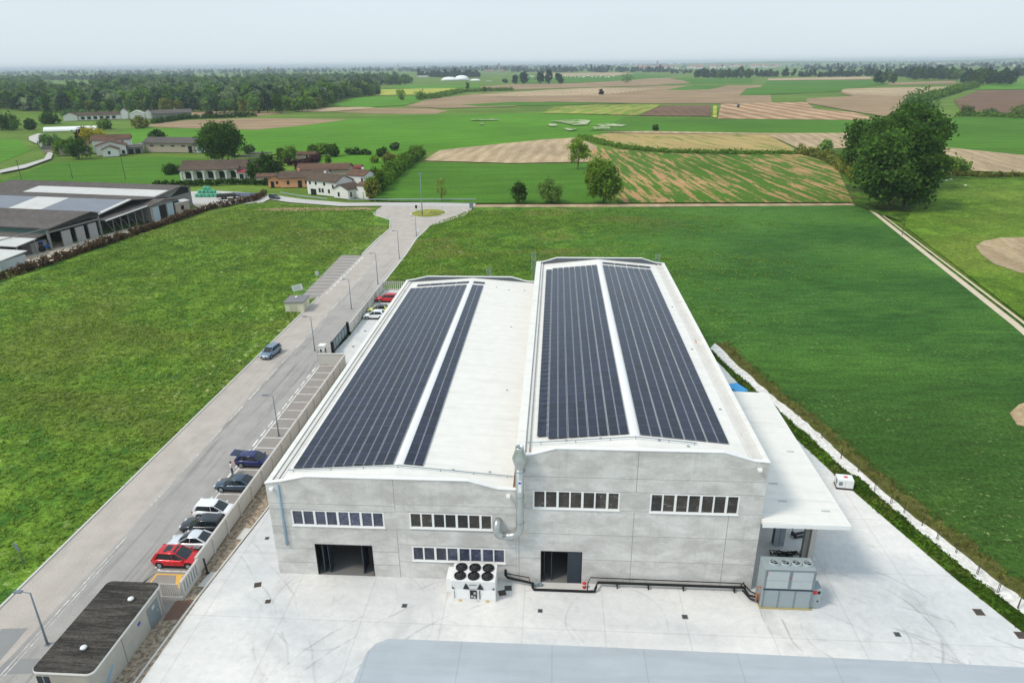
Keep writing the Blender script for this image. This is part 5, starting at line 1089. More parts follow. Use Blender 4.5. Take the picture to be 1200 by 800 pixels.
# garden and hamlet trees
for x, yb, yt, wd, lf, lb in ((318, 207, 181, 28, 'dark', 'round dark tree left of the orange house'), (306, 212, 196, 12, 'dark', 'dark tree standing beside the dark round one'), (297, 211, 190, 9, 'dark', 'dark column cypress beside the arcaded house'), (340, 188, 172, 15, 'mid', 'light green garden tree behind the orange house'), (330, 186, 174, 10, 'mid', 'smaller garden tree behind the dark round tree'), (367, 184, 171, 12, 'mid', 'left tree of the garden clump'), (377, 183, 169, 16, 'mid', 'middle tree of the garden clump'), (391, 184, 170, 15, 'dark', 'right tree of the garden clump'), (385, 193, 184, 6, 'mid', 'tiny tree alone on the garden lawn'), (292, 180, 170, 12, 'wood', 'grey-green tree right of the large round dark tree'),
    (443, 224, 198, 20, 'mid', 'tall shrub tree at the road end of the shrub row'), (437, 234, 209, 14, 'olive', 'olive shrub at the road end of the shrub row'), (457, 192, 180, 16, 'olive', 'pale tree within the lawn left of the shrub row'), (439, 191, 184, 10, 'pale', 'small pale tree on the lawn'), (463, 176, 168, 10, 'wood', 'grey bush above the shrub row'), (448, 184, 176, 14, 'dark', 'dark bush at the top of the lawn'),
    (112, 166, 149, 22, 'yellow', 'bright yellow flowering tree behind the farmhouse'), (98, 166, 149, 14, 'purple', 'dark purple tree beside the yellow flowering tree'), (93, 186, 164, 24, 'dark', 'dark tree in front of the red-brown roofs'), (74, 182, 163, 16, 'mid', 'green tree left of the dark farm tree'), (62, 172, 158, 20, 'wood', 'grey-green tree by the bend of the country lane'), (183, 164, 154, 17, 'dark', 'round dark bush behind the long tan barn'), (12, 152, 137, 24, 'dark', 'dark tree group left of the white farm row'), (37, 152, 141, 10, 'dark', 'small dark tree right of the dark group'), (60, 145, 133, 18, 'dark', 'dark tree left of the long white farm'), (82, 137, 129, 12, 'wood', 'tree behind the long white farm, left'), (100, 138, 129, 12, 'wood', 'tree behind the long white farm, right'), (165, 150, 139, 16, 'olive', 'olive tree at the right end of the long farm'), (190, 138, 131, 10, 'purple', 'brownish bush beyond the long farm'), (246, 137, 132, 8, 'purple', 'small dark bush between two ploughed strips'), (278, 136, 132, 4, 'dark', 'tiny dark bush in the pale ploughed strip'), (123, 151, 141, 14, 'mid', 'green tree in front of the long white farm')):
    tree_px('garden_tree' if yb > 165 else 'farm_tree', lb, x, yb, yt, wd, M['leaf_'+lf], 1500, .55 if yb > 165 else .9, z0=.6, nl=10)
def hedge(name, lb, pts, h, wd, leaf, dens=60, size=.28, cat='hedge', jit=.3, px=True):
    pts = [G(*p) if px else Vector((p[0], p[1], 0)) for p in pts]; lob = []
    for a, c in zip(pts[:-1], pts[1:]):
        L = (c-a).length; n = max(1, int(L/(wd*.55)))
        for k in range(n):
            p = a+(c-a)*((k+RNG.random())/n); s_ = h*(1+jit*(RNG.random()-.5)*2); lob.append((p.x+RNG.normal()*wd*.08, p.y+RNG.normal()*wd*.08, s_*.5, wd*.55, wd*.55, s_*.52))
    L = sum((c-a).length for a, c in zip(pts[:-1], pts[1:])); V, ti = leaf_cloud(RNG, lob, int(L*dens), size, .22, 8); o = fast_mesh(name, V, len(ti), leaf, ti)
    return tag(o, lb, cat)
hedge('hedge', 'long clipped red-brown hedge between the farm yard and the meadow', [(-8, 331), (60, 309), (120, 288), (185, 266), (245, 245.5), (300, 235), (310, 229)], 1.8, 1.9, M['leaf_hedge'], 150, .22)
hedge('hedge', 'dark evergreen hedge in front of the arcaded house', [(180, 219), (225, 217.5), (287, 215.5), (322, 217)], 1.8, 2., M['leaf_dark'], 90, .35)
hedge('hedge', 'dark square hedge left of the arcaded house', [(196, 205), (214, 201)], 3.2, 4, M['leaf_dark'], 160, .4)
hedge('hedge', 'dark green clipped hedge at the top of the garden lawn', [(406, 181.5), (433, 181)], 2.6, 3, M['leaf_dark'], 90, .5)
hedge('hedge', 'purple-leaved hedge around the garden behind the orange house', [(334, 194), (370, 191), (372, 187), (350, 199), (368, 198)], 2.4, 2.6, M['leaf_purple'], 90, .4)
for (x0, y0, x1, y1, lb) in ((436, 230, 446, 220, 'lowest shrub of the field-edge row, by the road'), (446, 219, 456, 211, 'second shrub of the field-edge row from the road'), (456, 210, 466, 203, 'middle shrub of the field-edge row'), (466, 202, 478, 194, 'dense shrub near the top of the field-edge row'), (476, 194, 492, 184, 'dark shrub topping the field-edge row')):
    hedge('shrub', lb, [(x0, y0), (x1, y1)], 4.6, 5, M['leaf_mid'], 130, .55, 'shrub')
hedge('hedgerow', 'rough dark hedgerow leading to the grove from the left', [(938, 180), (965, 186), (985, 196), (1003, 212)], 3.4, 4.5, M['leaf_olive'], 90, .5)
hedge('hedgerow', 'rough hedgerow under the right side of the grove', [(1078, 206), (1105, 203), (1135, 202)], 4.5, 6, M['leaf_mid'], 80, .6)
hedge('hedgerow', 'long dark hedgerow along the right far field edge', [(1105, 206), (1160, 208), (1260, 207)], 1.6, 3, M['leaf_olive'], 60, .5)
hedge('hedgerow', 'curved low hedge line between the stubble and the row-crop field', [(682, 161), (715, 170), (745, 175), (790, 178.5), (870, 180), (945, 180.5)], 1.0, 6, M['leaf_mid'], 60, .5)
hedge('hedgerow', 'green hedgerow slanting along the dark tilled field', [(1085, 118), (1105, 112), (1125, 106), (1142, 102)], 6, 12, M['leaf_mid'], 45, 1.3)
hedge('hedgerow', 'low hedge line under the three round bushes', [(1120, 136), (1160, 137), (1230, 140)], 3, 6, M['leaf_mid'], 40, .8)
hedge('hedgerow', 'thin hedge line between the two ploughed strips by the wood', [(178, 145), (215, 139.5), (260, 138), (300, 136.5)], 3, 6, M['leaf_dark'], 40, .8)
hedge('hedgerow', 'green bank running up to the white domes', [(500, 116), (540, 108), (570, 106.5), (600, 106)], 3, 16, M['leaf_mid'], 50, 1.0)
# saplings with stakes along the gravel strip
for i, (x, y) in enumerate(((1026, 574), (1045, 590), (1060, 601), (1080, 616), (1099, 632), (1121, 648), (1144, 672), (1168, 694), (1192, 712), (1005, 552), (985, 537), (962, 513), (935, 487))):
    g = G(x, y); t = empty('young_sapling', tuple(g), random.random()*6, 'thin young sapling tied to a stake along the white gravel strip', 'sapling', 'saplings along the white gravel strip')
    b = MB(); b.tube([(0, 0, 0), (.03, .02, 1.1), (.0, .05, 2.3)], [.03, .022, .008], 5)
    for k in range(5): a = k*1.3; b.tube([(.02, .02, .8+.25*k), (.25*math.cos(a), .25*math.sin(a), 1.1+.27*k)], [.012, .005], 4)
    b.build('stem', M['bark'], t)
    b = MB(); b.tube([(.14, 0, 0), (.14, 0, 1.3)], .035, 6); b.build('stake', M['wood_post'], t)
    V, ti = leaf_cloud(RNG, [(0, 0, 1.7, .3, .3, .55)], 42, .07, .3, 6); fast_mesh('leaves', V, len(ti), M['leaf_olive'], ti, t)
# weeds and rough growth, uncountable
def weeds(name, pts, n, size, leaf, h=.22, kind='stuff', keep=None):
    P = np.array([(p[0], p[1]) for p in pts], float); lo, hi = P.min(0), P.max(0); out = []
    while len(out) < n:
        c = lo+(hi-lo)*RNG.random((n*2, 2)); ins = np.zeros(len(c), bool); j = len(P)-1
        for i in range(len(P)):
            cond = ((P[i, 1] > c[:, 1]) != (P[j, 1] > c[:, 1])); xi = (P[j, 0]-P[i, 0])*(c[:, 1]-P[i, 1])/(P[j, 1]-P[i, 1]+1e-12)+P[i, 0]; ins ^= cond & (c[:, 0] < xi); j = i
        out += [tuple(q) for q in c[ins] if keep is None or random.random() < keep(q)]
    c2 = np.array(out[:n]); per = 5; N = n*per; c = np.repeat(c2, per, 0)+RNG.normal(size=(N, 2))*size*.9
    hh = h*(.4+RNG.random(N)); c = np.column_stack([c, hh*.6]); nrm = RNG.normal(size=(N, 3))*.6+np.array([0, 0, .9]); nrm /= np.linalg.norm(nrm, axis=1)[:, None]
    a = np.cross(nrm, RNG.normal(size=(N, 3))); a /= np.linalg.norm(a, axis=1)[:, None]; bb = np.cross(nrm, a); s = size*(.5+RNG.random(N))[:, None]
    V = np.stack([c-a*s, c+bb*s*.6, c+a*s, c-bb*s*.6], 1).reshape(-1, 3); V[:, 2] = np.maximum(V[:, 2], -.01)
    o = fast_mesh(name, V, N, leaf, np.repeat(RNG.random(n), per)*.7+.3*RNG.random(N)); o['kind'] = kind; return o
LM = [(-48.8, 50), (-48.8, 131), (-54, 131), (-54, 167), (-49.5, 182), (-60, 223), (-105, 236), (-117, 190), (-120, 140), (-100, 80), (-70, 45)]
weeds('meadow_weeds', LM, 30000, .13, M['leaf_weed'], .28)
weeds('meadow_weeds', [(-37, 140), (-37, 200), (-28, 222), (60, 228), (90, 200), (70, 140), (30, 114), (-25, 138)], 16000, .14, M['leaf_weed'], .28, keep=lambda q: max(.04, min(1, (62-q[0]+.16*q[1]-22+14*math.sin(q[1]*.13)+9*math.sin(q[1]*.41+q[0]*.2))/95))**1.6)
weeds('verge_weeds', ye+[(p[0]+.1, p[1]) for p in gi[::-1]], 2600, .075, M['leaf_verge'], .16)
weeds('crop_margin', go+[(p[0]+2.4, p[1]+.6) for p in go[::-1]], 900, .09, M['leaf_dry'], .5)

# ------------------------------------------------------------------ the wood and far belts
def lowtree(rng, H, r, n, size): return leaf_cloud(rng, crown_lobes(rng, H, r, H*.05, 7), n, size, .2, 8)
protos = []
for k, (lf, H, r) in enumerate((('wood', 17, 7), ('dark', 19, 7), ('mid', 15, 7), ('olive', 15, 6.5), ('far', 20, 7.5), ('willow', 13, 6.5))):
    V, ti = lowtree(np.random.default_rng(200+k), H, r, 620, 1.25); b = MB(); b.tube([(0, 0, 0), (0, 0, H*.6)], [.35, .12], 6)
    nt = len(b.f); tv = []
    for i in range(6): # trunk as quads
        a0, a1 = 2*math.pi*i/6, 2*math.pi*(i+1)/6
        for A in ((a0, a1),): tv += [(.35*math.cos(A[0]), .35*math.sin(A[0]), 0), (.35*math.cos(A[1]), .35*math.sin(A[1]), 0), (.12*math.cos(A[1]), .12*math.sin(A[1]), H*.6), (.12*math.cos(A[0]), .12*math.sin(A[0]), H*.6)]
    VV = np.concatenate([V, np.array(tv)]); o = fast_mesh('wood_tree', VV, len(VV)//4, M['leaf_'+lf], np.concatenate([ti, np.ones(6)]), extra=(M['bark'], len(ti)))
    protos.append(o)
used = [False]*6
def wood_tree(x, y, s, k, lb, grp):
    o = protos[k] if not used[k] else protos[k].copy()
    if used[k]: COL.objects.link(o)
    used[k] = True; o.location = (x, y, 0); o.scale = (s*random.uniform(.85, 1.15), s*random.uniform(.85, 1.15), s*random.uniform(.9, 1.15)); o.rotation_euler = (0, 0, random.random()*6.28)
    tag(o, lb, 'tree', grp)
EDGE = [(-30, 128), (10, 128), (40, 130), (62, 132), (105, 132), (150, 132.5), (200, 132.5), (245, 132), (300, 133), (325, 133), (345, 131.5), (362, 130), (376, 127), (385, 123), (398, 117), (420, 114), (434, 112.5), (440, 109)]
L_ = [G(*p) for p in EDGE]; seg = [(L_[i+1]-L_[i]).length for i in range(len(L_)-1)]; tot = sum(seg)
for i in range(170):
    d = (i+random.random()*.8)/170*tot; j = 0
    while j < len(seg)-1 and d > seg[j]: d -= seg[j]; j += 1
    p = L_[j].lerp(L_[j+1], min(1, d/seg[j])); dirv = Vector((p.x, p.y, 0)).normalized(); q = p+dirv*random.choice((2, 10, 22, 40))*random.uniform(.5, 1.2)
    wood_tree(q.x, q.y, random.uniform(.6, 1.05), random.choice((0, 0, 1, 2, 3, 4, 5)), 'tree along the near edge of the wood on the left horizon', 'trees along the near edge of the wood')
def inside(c, P):
    r_ = False; j = len(P)-1
    for i in range(len(P)):
        if (P[i][1] > c[1]) != (P[j][1] > c[1]) and c[0] < (P[j][0]-P[i][0])*(c[1]-P[i][1])/(P[j][1]-P[i][1])+P[i][0]: r_ = not r_
        j = i
    return r_
lows = [lowtree(np.random.default_rng(300+k), 17, 7.5, 104, 2.9) for k in range(4)]; tiny = [lowtree(np.random.default_rng(310+k), 16, 9, 40, 5.5) for k in range(3)]
def stuff_trees(name, spots, src, mat):
    Vs, Ts = [], []
    for x, y, s in spots:
        V, t_ = src[RNG.integers(len(src))]; a = RNG.random()*6.28; c, s_ = math.cos(a), math.sin(a); q = V@np.array([[c, s_, 0], [-s_, c, 0], [0, 0, 1]])
        Vs.append(q*np.array([s, s, s*RNG.uniform(.8, 1.2)])+np.array([x, y, 0])); Ts.append(np.clip(t_*.55+RNG.random()*.45, 0, 1))
    V = np.concatenate(Vs); T = np.concatenate(Ts); o = fast_mesh(name, V, len(T), mat, T); o['kind'] = 'stuff'; return o
# deep wood behind the edge trees: pixel polygons projected to the ground, gaps left for the clearings
WOODP = [[(-40, 127), (60, 131.5), (105, 131.5), (300, 132), (340, 131), (378, 126), (400, 116), (440, 110), (440, 100), (478, 100), (480, 96.5), (400, 95.5), (300, 97), (200, 97), (100, 99), (-40, 101)], [(-40, 99), (60, 97), (200, 95), (320, 94), (400, 93.5), (478, 94), (480, 92), (300, 90.5), (-40, 93)]]
CLEAR = [[(q.x, q.y) for q in (G(*p) for p in K)] for K in ([(48, 95), (112, 95), (108, 109), (52, 109)], [(228, 91), (300, 91), (300, 98), (232, 98)], [(395, 99), (438, 99), (436, 106), (402, 106)])]
sp = []
for P_ in WOODP:
    Q = [G(*p) for p in P_]; lo = (min(q.x for q in Q), min(q.y for q in Q)); hi = (max(q.x for q in Q), max(q.y for q in Q)); A = 0; cnt = 0; QQ = [(q.x, q.y) for q in Q]
    want = 2600 if P_ is WOODP[0] else 900
    for _ in range(want*6):
        c = (random.uniform(lo[0], hi[0]), random.uniform(lo[1], hi[1]))
        if inside(c, QQ):
            pp = math.sin(c[0]*.013+1.3)*math.sin(c[1]*.009+.4)
            if pp > .72 or any(inside(c, K) for K in CLEAR): continue
            sp.append((c[0], c[1], random.uniform(.75, 1.35))); cnt += 1
            if cnt >= want: break
random.shuffle(sp); cut = [0, .32, .55, .8, 1.]
for k, lf in enumerate(('wood', 'deep', 'mid', 'silver')): stuff_trees('wood', sp[int(cut[k]*len(sp)):int(cut[k+1]*len(sp))], lows, M['leaf_'+lf])
# belts of trees in front of the far plain, each tree its own thing
for (x0, x1, y0, y1, n, s0, s1, lb, grp) in ((815, 880, 91.8, 92.3, 22, .9, 1.45, 'dark tree in the compact belt on the far plain', 'trees of the compact far belt'), (1023, 1048, 97, 99, 6, .9, 1.25, 'spreading dark tree in the group left of the far belt on the right', 'trees left of the right far belt'), (1062, 1125, 92.5, 94.5, 24, .9, 1.5, 'tall dark tree in the far belt on the right', 'trees of the right far belt'), (1125, 1188, 96, 101, 24, .8, 1.5, 'tree of the dense clump at the right end of the far belt', 'trees of the dense right clump')):
    for k in range(n):
        x = x0+(x1-x0)*(k+random.random())/n; g = G(x, random.uniform(y0, y1)); wood_tree(g.x, g.y, random.uniform(s0, s1), random.choice((0, 1, 4, 4, 1)), lb, grp)
far = []
def belt(x0, x1, ya, yb, n, s0, s1):
    for _ in range(n):
        x = random.uniform(x0, x1); hz = 80.9-.0108*x if False else 0; g = G(x, random.uniform(ya(x), yb(x))); far.append((g.x, g.y, random.uniform(s0, s1)))
hz = lambda x: 80.3-.01035*x
belt(-20, 620, lambda x: hz(x)+2.4, lambda x: hz(x)+9, 900, .8, 1.5); belt(480, 720, lambda x: hz(x)+6, lambda x: hz(x)+9.5, 170, .9, 1.6); belt(600, 790, lambda x: 83.2, lambda x: 85.2, 130, .9, 1.5)
belt(-20, 1220, lambda x: hz(x)+1.7, lambda x: hz(x)+4.5, 1300, .8, 1.6); belt(880, 1230, lambda x: 89.2, lambda x: 90.4, 120, .8, 1.2); belt(760, 960, lambda x: hz(x)+3.5, lambda x: hz(x)+8, 70, .8, 1.2); belt(940, 1230, lambda x: hz(x)+3, lambda x: hz(x)+13, 330, .8, 1.4); belt(780, 860, lambda x: 84, lambda x: 87, 60, .5, .8)
belt(560, 1230, lambda x: hz(x)+1.4, lambda x: hz(x)+5, 900, 1.0, 1.7); belt(-20, 600, lambda x: hz(x)+1.4, lambda x: hz(x)+3.5, 500, 1., 1.7); belt(490, 562, lambda x: 89.8, lambda x: 90.8, 80, .8, 1.3)
stuff_trees('far_treeline', far, tiny, M['leaf_far'])
# rolling rise on the far right
b = MB(); q = []
for i in range(24):
    x = 1500+i*420; q.append((x, 11500, 14+26*math.sin(i*.35)**2+i*.8))
b2 = MB(); n = len(q)
for i in range(n-1):
    a, c = q[i], q[i+1]; b2.face([(a[0], a[1]-1500, -1), (c[0], c[1]-1500, -1), c, a]); b2.face([a, c, (c[0], c[1]+1800, -1), (a[0], a[1]+1800, -1)])
b2.build('hills', M['grass_base'], kind='structure')

# ------------------------------------------------------------------ houses and barns
def block(t, x0, y0, x1, y1, hw, hr, wall, roof, ridge='x', over=.5, wins=(), hip=0., z0=0., winm=None, rname='roof'):
    """gabled block in local metres; wins = (face, along, z, w, h), face f/r/b/l"""
    b = MB(); b.box(x0, y0, z0, x1, y1, hw)
    if ridge == 'x':
        ym = (y0+y1)/2
        if not hip: b.extr([(y0, hw), (y1, hw), (ym, hw+hr)], 'x', x0, x1)
    else:
        xm = (x0+x1)/2; b.extr([(x0, hw), (x1, hw), (xm, hw+hr)], 'y', y0, y1)
    wl = b.build('wall', wall, t); b = MB(); th = .22
    if ridge == 'x':
        ym = (y0+y1)/2; k = hr/(ym-y0); e = hw-k*over+.06; xa, xb = x0-over, x1+over
        if hip:
            p = [(xa, y0-over, e), (xb, y0-over, e), (xb, y1+over, e), (xa, y1+over, e), (xa+hip, ym, hw+hr+.06), (xb-hip, ym, hw+hr+.06)]
            b.add(p, [(0, 1, 5, 4), (2, 3, 4, 5), (1, 2, 5), (3, 0, 4), (3, 2, 1, 0)])
        else:
            b.extr([(y0-over, e), (ym, hw+hr+.06), (y1+over, e), (y1+over, e+th), (ym, hw+hr+.06+th), (y0-over, e+th)], 'x', xa, xb)
    else:
        xm = (x0+x1)/2; k = hr/(xm-x0); e = hw-k*over+.06
        b.extr([(x0-over, e), (xm, hw+hr+.06), (x1+over, e), (x1+over, e+th), (xm, hw+hr+.06+th), (x0-over, e+th)], 'y', y0-over, y1+over)
    b.build(rname, roof, t)
    for f, a, z, w_, h_ in wins:
        b = MB()
        if f == 'f': b.box(a-w_/2, y0-.06, z, a+w_/2, y0-.003, z+h_)
        elif f == 'r': b.box(x1+.003, a-w_/2, z, x1+.06, a+w_/2, z+h_)
        elif f == 'l': b.box(x0-.06, a-w_/2, z, x0-.003, a+w_/2, z+h_)
        b.build('door' if z < z0+.1 else 'window', winm or M['win'], t)
    return wl
# arcaded house: base from (213,212) to (287,210)
A_ = Vector((-156.2, 283.3, 0)); ang = math.atan2(287.9-283.3, 25.1)
t = empty('arcaded_house', tuple(A_), ang, 'long low white house with five arches and a brown tiled roof', 'house')
block(t, 0, 2.6, 26, 10.5, 4.6, 2.6, M['plaster'], M['tile_brown'], over=.5, wins=[('f', 2.5+4.6*k, .4, 3.0, 2.8) for k in range(5)])
b = MB()
for k in range(6): x = 4.6*k*.98; b.box(x-.32, 0, 0, x+.32, .6, 3.4)
for k in range(5):
    xm = 4.6*.98*(k+.5); wv = 4.6*.98/2
    pr = [(xm-wv, 4.6), (xm-wv, 3.0)]+[(xm-1.95*math.cos(R(a)), 2.1+2.0*math.sin(R(a))) for a in range(25, 156, 10)]+[(xm+wv, 3.0), (xm+wv, 4.6)]
    b.extr(pr, 'y', .1, .5)
b.build('arcade', M['plaster'], t)
b = MB(); b.extr([(-.5, 4.15), (2.7, 5.2), (2.7, 5.45), (-.5, 4.4)], 'x', -.8, 23.5); b.build('porch_roof', M['tile_brown'], t)
b = MB(); b.box(23.4, -1.0, 0, 25.8, 2.5, 2.8); b.build('entrance', M['plaster'], t); b = MB(); b.extr([(-1.3, 2.8), (2.58, 3.6), (2.58, 3.8), (-1.3, 3.0)], 'x', 22.8, 26.2); b.build('entrance_roof', plain('red_awning', lin(150, 60, 64), .8), t)
b = MB(); b.box(23.8, -1.06, .2, 25.4, -1.003, 2.3); b.build('entrance_opening', M['win'], t)
block(t, 26.01, 1.5, 31, 9.5, 3.6, 1.7, M['plaster'], M['tile'], ridge='y', over=.3, wins=[('f', 28.5, .5, 1.6, 2.0), ('r', 5, 1, 1.2, 1.4)])
# orange house and white farmhouse group
A_ = Vector((-107.4, 266.4, 0)); t = empty('orange_house', tuple(A_), R(8), 'orange plastered house with a brown tiled roof by the bend of the road', 'house')
block(t, 0, 0, 12, 8.5, 3.7, 1.7, M['plaster_orange'], M['tile_brown'], over=.6, wins=[('f', 3, 1.2, 1, 1.4), ('f', 7.5, .02, 1.6, 2.6), ('f', 10, 1.2, 1, 1.4), ('l', 3, 1.2, 1, 1.4)])
block(t, -5, 1.5, -.01, 7, 3.0, 1.2, M['plaster_orange'], M['tile_brown'], ridge='y', over=.5, wins=[('f', -3.4, .02, 1.3, 2.2), ('f', -1.6, 1.2, .9, 1.1)])
block(t, 11.7, 4, 17.5, 11, 4.2, 1.5, M['plaster'], M['tile_brown'], ridge='x', over=.5)
b = MB(); b.box(6.3, 4, 5.5, 7, 4.7, 6.6); b.build('chimney', M['plaster_orange'], t)
A_ = Vector((-92.0, 253.1, 0)); an = math.atan2(241.1-253.1, 16.1); t = empty('white_farmhouse', tuple(A_), R(-27), 'large white farmhouse with brown roofs beside the road', 'farmhouse')
block(t, 0, 0, 14.5, 8.5, 5.2, 1.8, M['plaster'], M['tile_brown'], over=.5, wins=[('f', 1.6, 3.6, .9, 1.1), ('f', 4.6, 3.6, .9, 1.1), ('f', 8.8, 3.6, .9, 1.1), ('f', 3, .02, 2.8, 2.0), ('f', 6.2, 1, 1, 1.5), ('f', 7.7, 1, 1, 1.5), ('f', 10.8, 1, .9, 1.4), ('f', 13, 3.2, .8, 1.0)])
block(t, 14.51, -1.5, 21.5, 5.5, 3.2, 1.5, M['plaster'], M['tile_brown'], ridge='y', over=.4, wins=[('f', 17, .6, .9, 1.5), ('r', 0, .5, .9, 1.8), ('r', 3, 1, .9, 1.1)])
block(t, 12, 9, 20, 15.5, 6.6, 1.5, M['plaster'], M['tile'], ridge='x', over=.4, wins=[('f', 19, 4.6, .9, 1.2), ('r', 12, 4.2, 1, 1.3)])
block(t, 21.6, 3, 25.5, 9, 4.2, .8, M['plaster'], M['tile'], ridge='x', over=.3, wins=[('r', 5.5, 1.4, 1, 2)])
b = MB(); b.box(25.6, 2, 0, 29.5, 2.3, 2.2); b.box(21.8, 1.7, 0, 25.5, 2.0, 2.4); b.build('garden_wall', M['plaster'], t)
b = MB(); b.box(4, 5.2, 6.0, 4.7, 5.9, 7.8); b.box(15.5, 13, 7.4, 16.2, 13.7, 9.0); b.build('chimney', M['plaster'], t)
g = G(375, 213); t = empty('farm_outbuilding', (g.x-3, g.y+3, 0), R(4), 'long dark-roofed outbuilding behind the white farmhouse', 'barn')
block(t, -7, 0, 14, 9, 4.4, 1.8, M['plaster_tan'], M['tile'], over=.5, wins=[('f', -3, .02, 3, 2.6), ('f', 4, .02, 3, 2.6)])
g = G(407, 204); t = empty('red_shed', (g.x, g.y, 0), 0, 'small dark red shed behind the white farmhouse', 'shed'); block(t, -4, 0, 6, 5, 2.6, .8, plain('red_boards', lin(110, 48, 48), .9), plain('red_roof_sheet', lin(122, 58, 54), .8), over=.3)
for x, y, wd, lb in ((312, 214, 8, 'tiny garden shed with a brown roof beside the dark round tree'), (345, 186, 7, 'small brown-roofed shed behind the garden'), (360, 186.5, 9, 'second brown-roofed shed behind the purple hedge')):
    g = G(x, y); t = empty('garden_shed', tuple(g), 0, lb, 'shed'); block(t, -wd/2, 0, wd/2, 5, 2.2, 1.0, M['plaster_tan'], M['tile'], over=.3, wins=[('f', 0, .02, 1.2, 1.8)])
for x, y, wd, lb in ((288, 190, 14, 'dark flat canopy shed behind the arcaded house'), (303, 186, 10, 'grey flat shelter beyond the arcaded house')):
    g = G(x, y); t = empty('open_shelter', tuple(g), 0, lb, 'shelter'); b = MB(); b.box(-wd/2, 0, 2.4, wd/2, 6, 2.7); b.build('roof', M['barn_roof'], t); b = MB()
    for xx in (-wd/2+.3, 0, wd/2-.3): b.box(xx-.1, .2, 0, xx+.1, .4, 2.4); b.box(xx-.1, 5.6, 0, xx+.1, 5.8, 2.4)
    b.build('post', M['barn_wall'], t)
# hamlet with the long tan barn
A_ = Vector((-241.7, 364.3, 0)); t = empty('hamlet_farmhouse', tuple(A_), R(28), 'white gabled farmhouse with red-brown roofs in the hamlet by the lane', 'farmhouse')
block(t, 0, 0, 7.5, 7, 3.6, 1.6, M['plaster'], M['tile'], ridge='y', over=.6, wins=[('f', 3.2, 1.2, 1.3, 1.6)])
block(t, -3.5, 7.5, 11, 18, 4.8, 2.3, M['plaster'], M['tile'], ridge='y', over=.6, wins=[('f', 9.5, .3, 1.5, 2)])
block(t, 11.01, 9, 19, 15, 3.2, 1.0, M['barn_wall'], M['barn_roof'], over=.4, wins=[('f', 13, .02, 2.5, 2.5), ('f', 16.5, .02, 2.5, 2.5)], winm=M['dark_int'])
block(t, -6, 22, 13, 32, 6.8, 2.2, M['plaster'], M['tile'], ridge='x', over=.6, wins=[('f', 0, 4.6, 1, 1.4), ('f', 4, 4.6, 1, 1.4), ('f', 9, 4.6, 1, 1.4), ('r', 26, 4.6, 1, 1.4)])
block(t, -22, 18, -8, 28, 4.6, 2.0, M['plaster_tan'], M['tile'], ridge='x', over=.6, wins=[('f', -15, 1, 1.5, 2)])
A_ = Vector((-227.5, 377.5, 0)); g2 = Vector((-194, 383, 0)); t = empty('tan_barn', (-231, 386, 0), R(-7), 'long tan barn with a grey roof and four small windows in the hamlet', 'barn')
block(t, 0, 0, 31, 12, 5.2, 2.2, M['plaster_tan'], M['barn_roof'], over=.8, wins=[('f', 5+6.5*k, 3.1, 2.2, .8) for k in range(4)]+[('f', 28.5, .02, 2.4, 3.6)])
block(t, 31.01, -.5, 40, 9, 4.3, 1.7, M['barn_wall'], M['barn_roof'], over=.6, ridge='y', wins=[('f', 33.5, .02, 2.6, 3), ('f', 37, .02, 2, 2.4)], winm=M['barn_door'])
b = MB()
for k in range(3): b.box(-6+2.6*k, 1, 0, -5.4+2.6*k, 1.6, 4); 
b.box(-7, .5, 4, -.01, 9, 4.3); b.build('porch', M['barn_wall'], t)
g = G(58, 181); t = empty('ruined_shed', tuple(g), R(15), 'low brick shed at the bend of the country lane', 'shed'); block(t, 4, 0, 12, 6, 2.6, 1.0, plain('brick_wall', lin(150, 100, 84), .9), M['tile'], over=.3); block(t, -6, 7, 3, 13, 2.4, 1, M['plaster_tan'], M['barn_dark'], over=.3)
g = G(84, 153); t = empty('greenhouse', tuple(g), R(20), 'long pale tunnel greenhouse behind the hamlet', 'greenhouse'); b = MB(); b.extr([(-4, 0), (4, 0)]+[(4*math.cos(R(a)), 3*math.sin(R(a))) for a in range(15, 180, 15)], 'x', -18, 18); b.build('cover', M['tarp'], t, smooth=False); b = MB(); b.box(18.01, -1, 0, 18.1, 1, 2); b.build('door', M['unit_d'], t)
A_ = Vector((-441.8, 625.4, 0)); t = empty('far_farm', tuple(A_), R(28), 'long white farm row with brown roofs in front of the wood', 'farm')
block(t, -2, 0, 9, 12, 4.5, 2.4, M['plaster'], M['tile'], ridge='y', over=.5); block(t, 9.5, 2, 44, 13, 4.2, 2.0, M['plaster'], M['tile_brown'], over=.8, wins=[('f', 13+5*k, .6, 3, 2.6) for k in range(6)])
block(t, 44.5, -2, 50, 12, 7, 2.5, M['plaster'], M['tile'], ridge='y', over=.5); block(t, 52, -8, 64, 6, 4.6, 2.4, M['plaster'], M['barn_white'], ridge='y', over=.4, wins=[('f', 58, .02, 4, 3)])
block(t, 65, -10, 70, 5, 6, 2, M['plaster'], M['tile'], ridge='y', over=.4); block(t, 71, -14, 104, 2, 4.6, 2.6, M['barn_wall'], M['barn_roof'], over=.8, wins=[('r', -6, .5, 5, 3.5)])
# near farm: barns along the hedge, gable ends to the right
t = empty('cattle_barn', (-131, 168, 0), R(-9.5), 'front grey farm barn with open bays and concrete panels facing the hedge', 'barn')
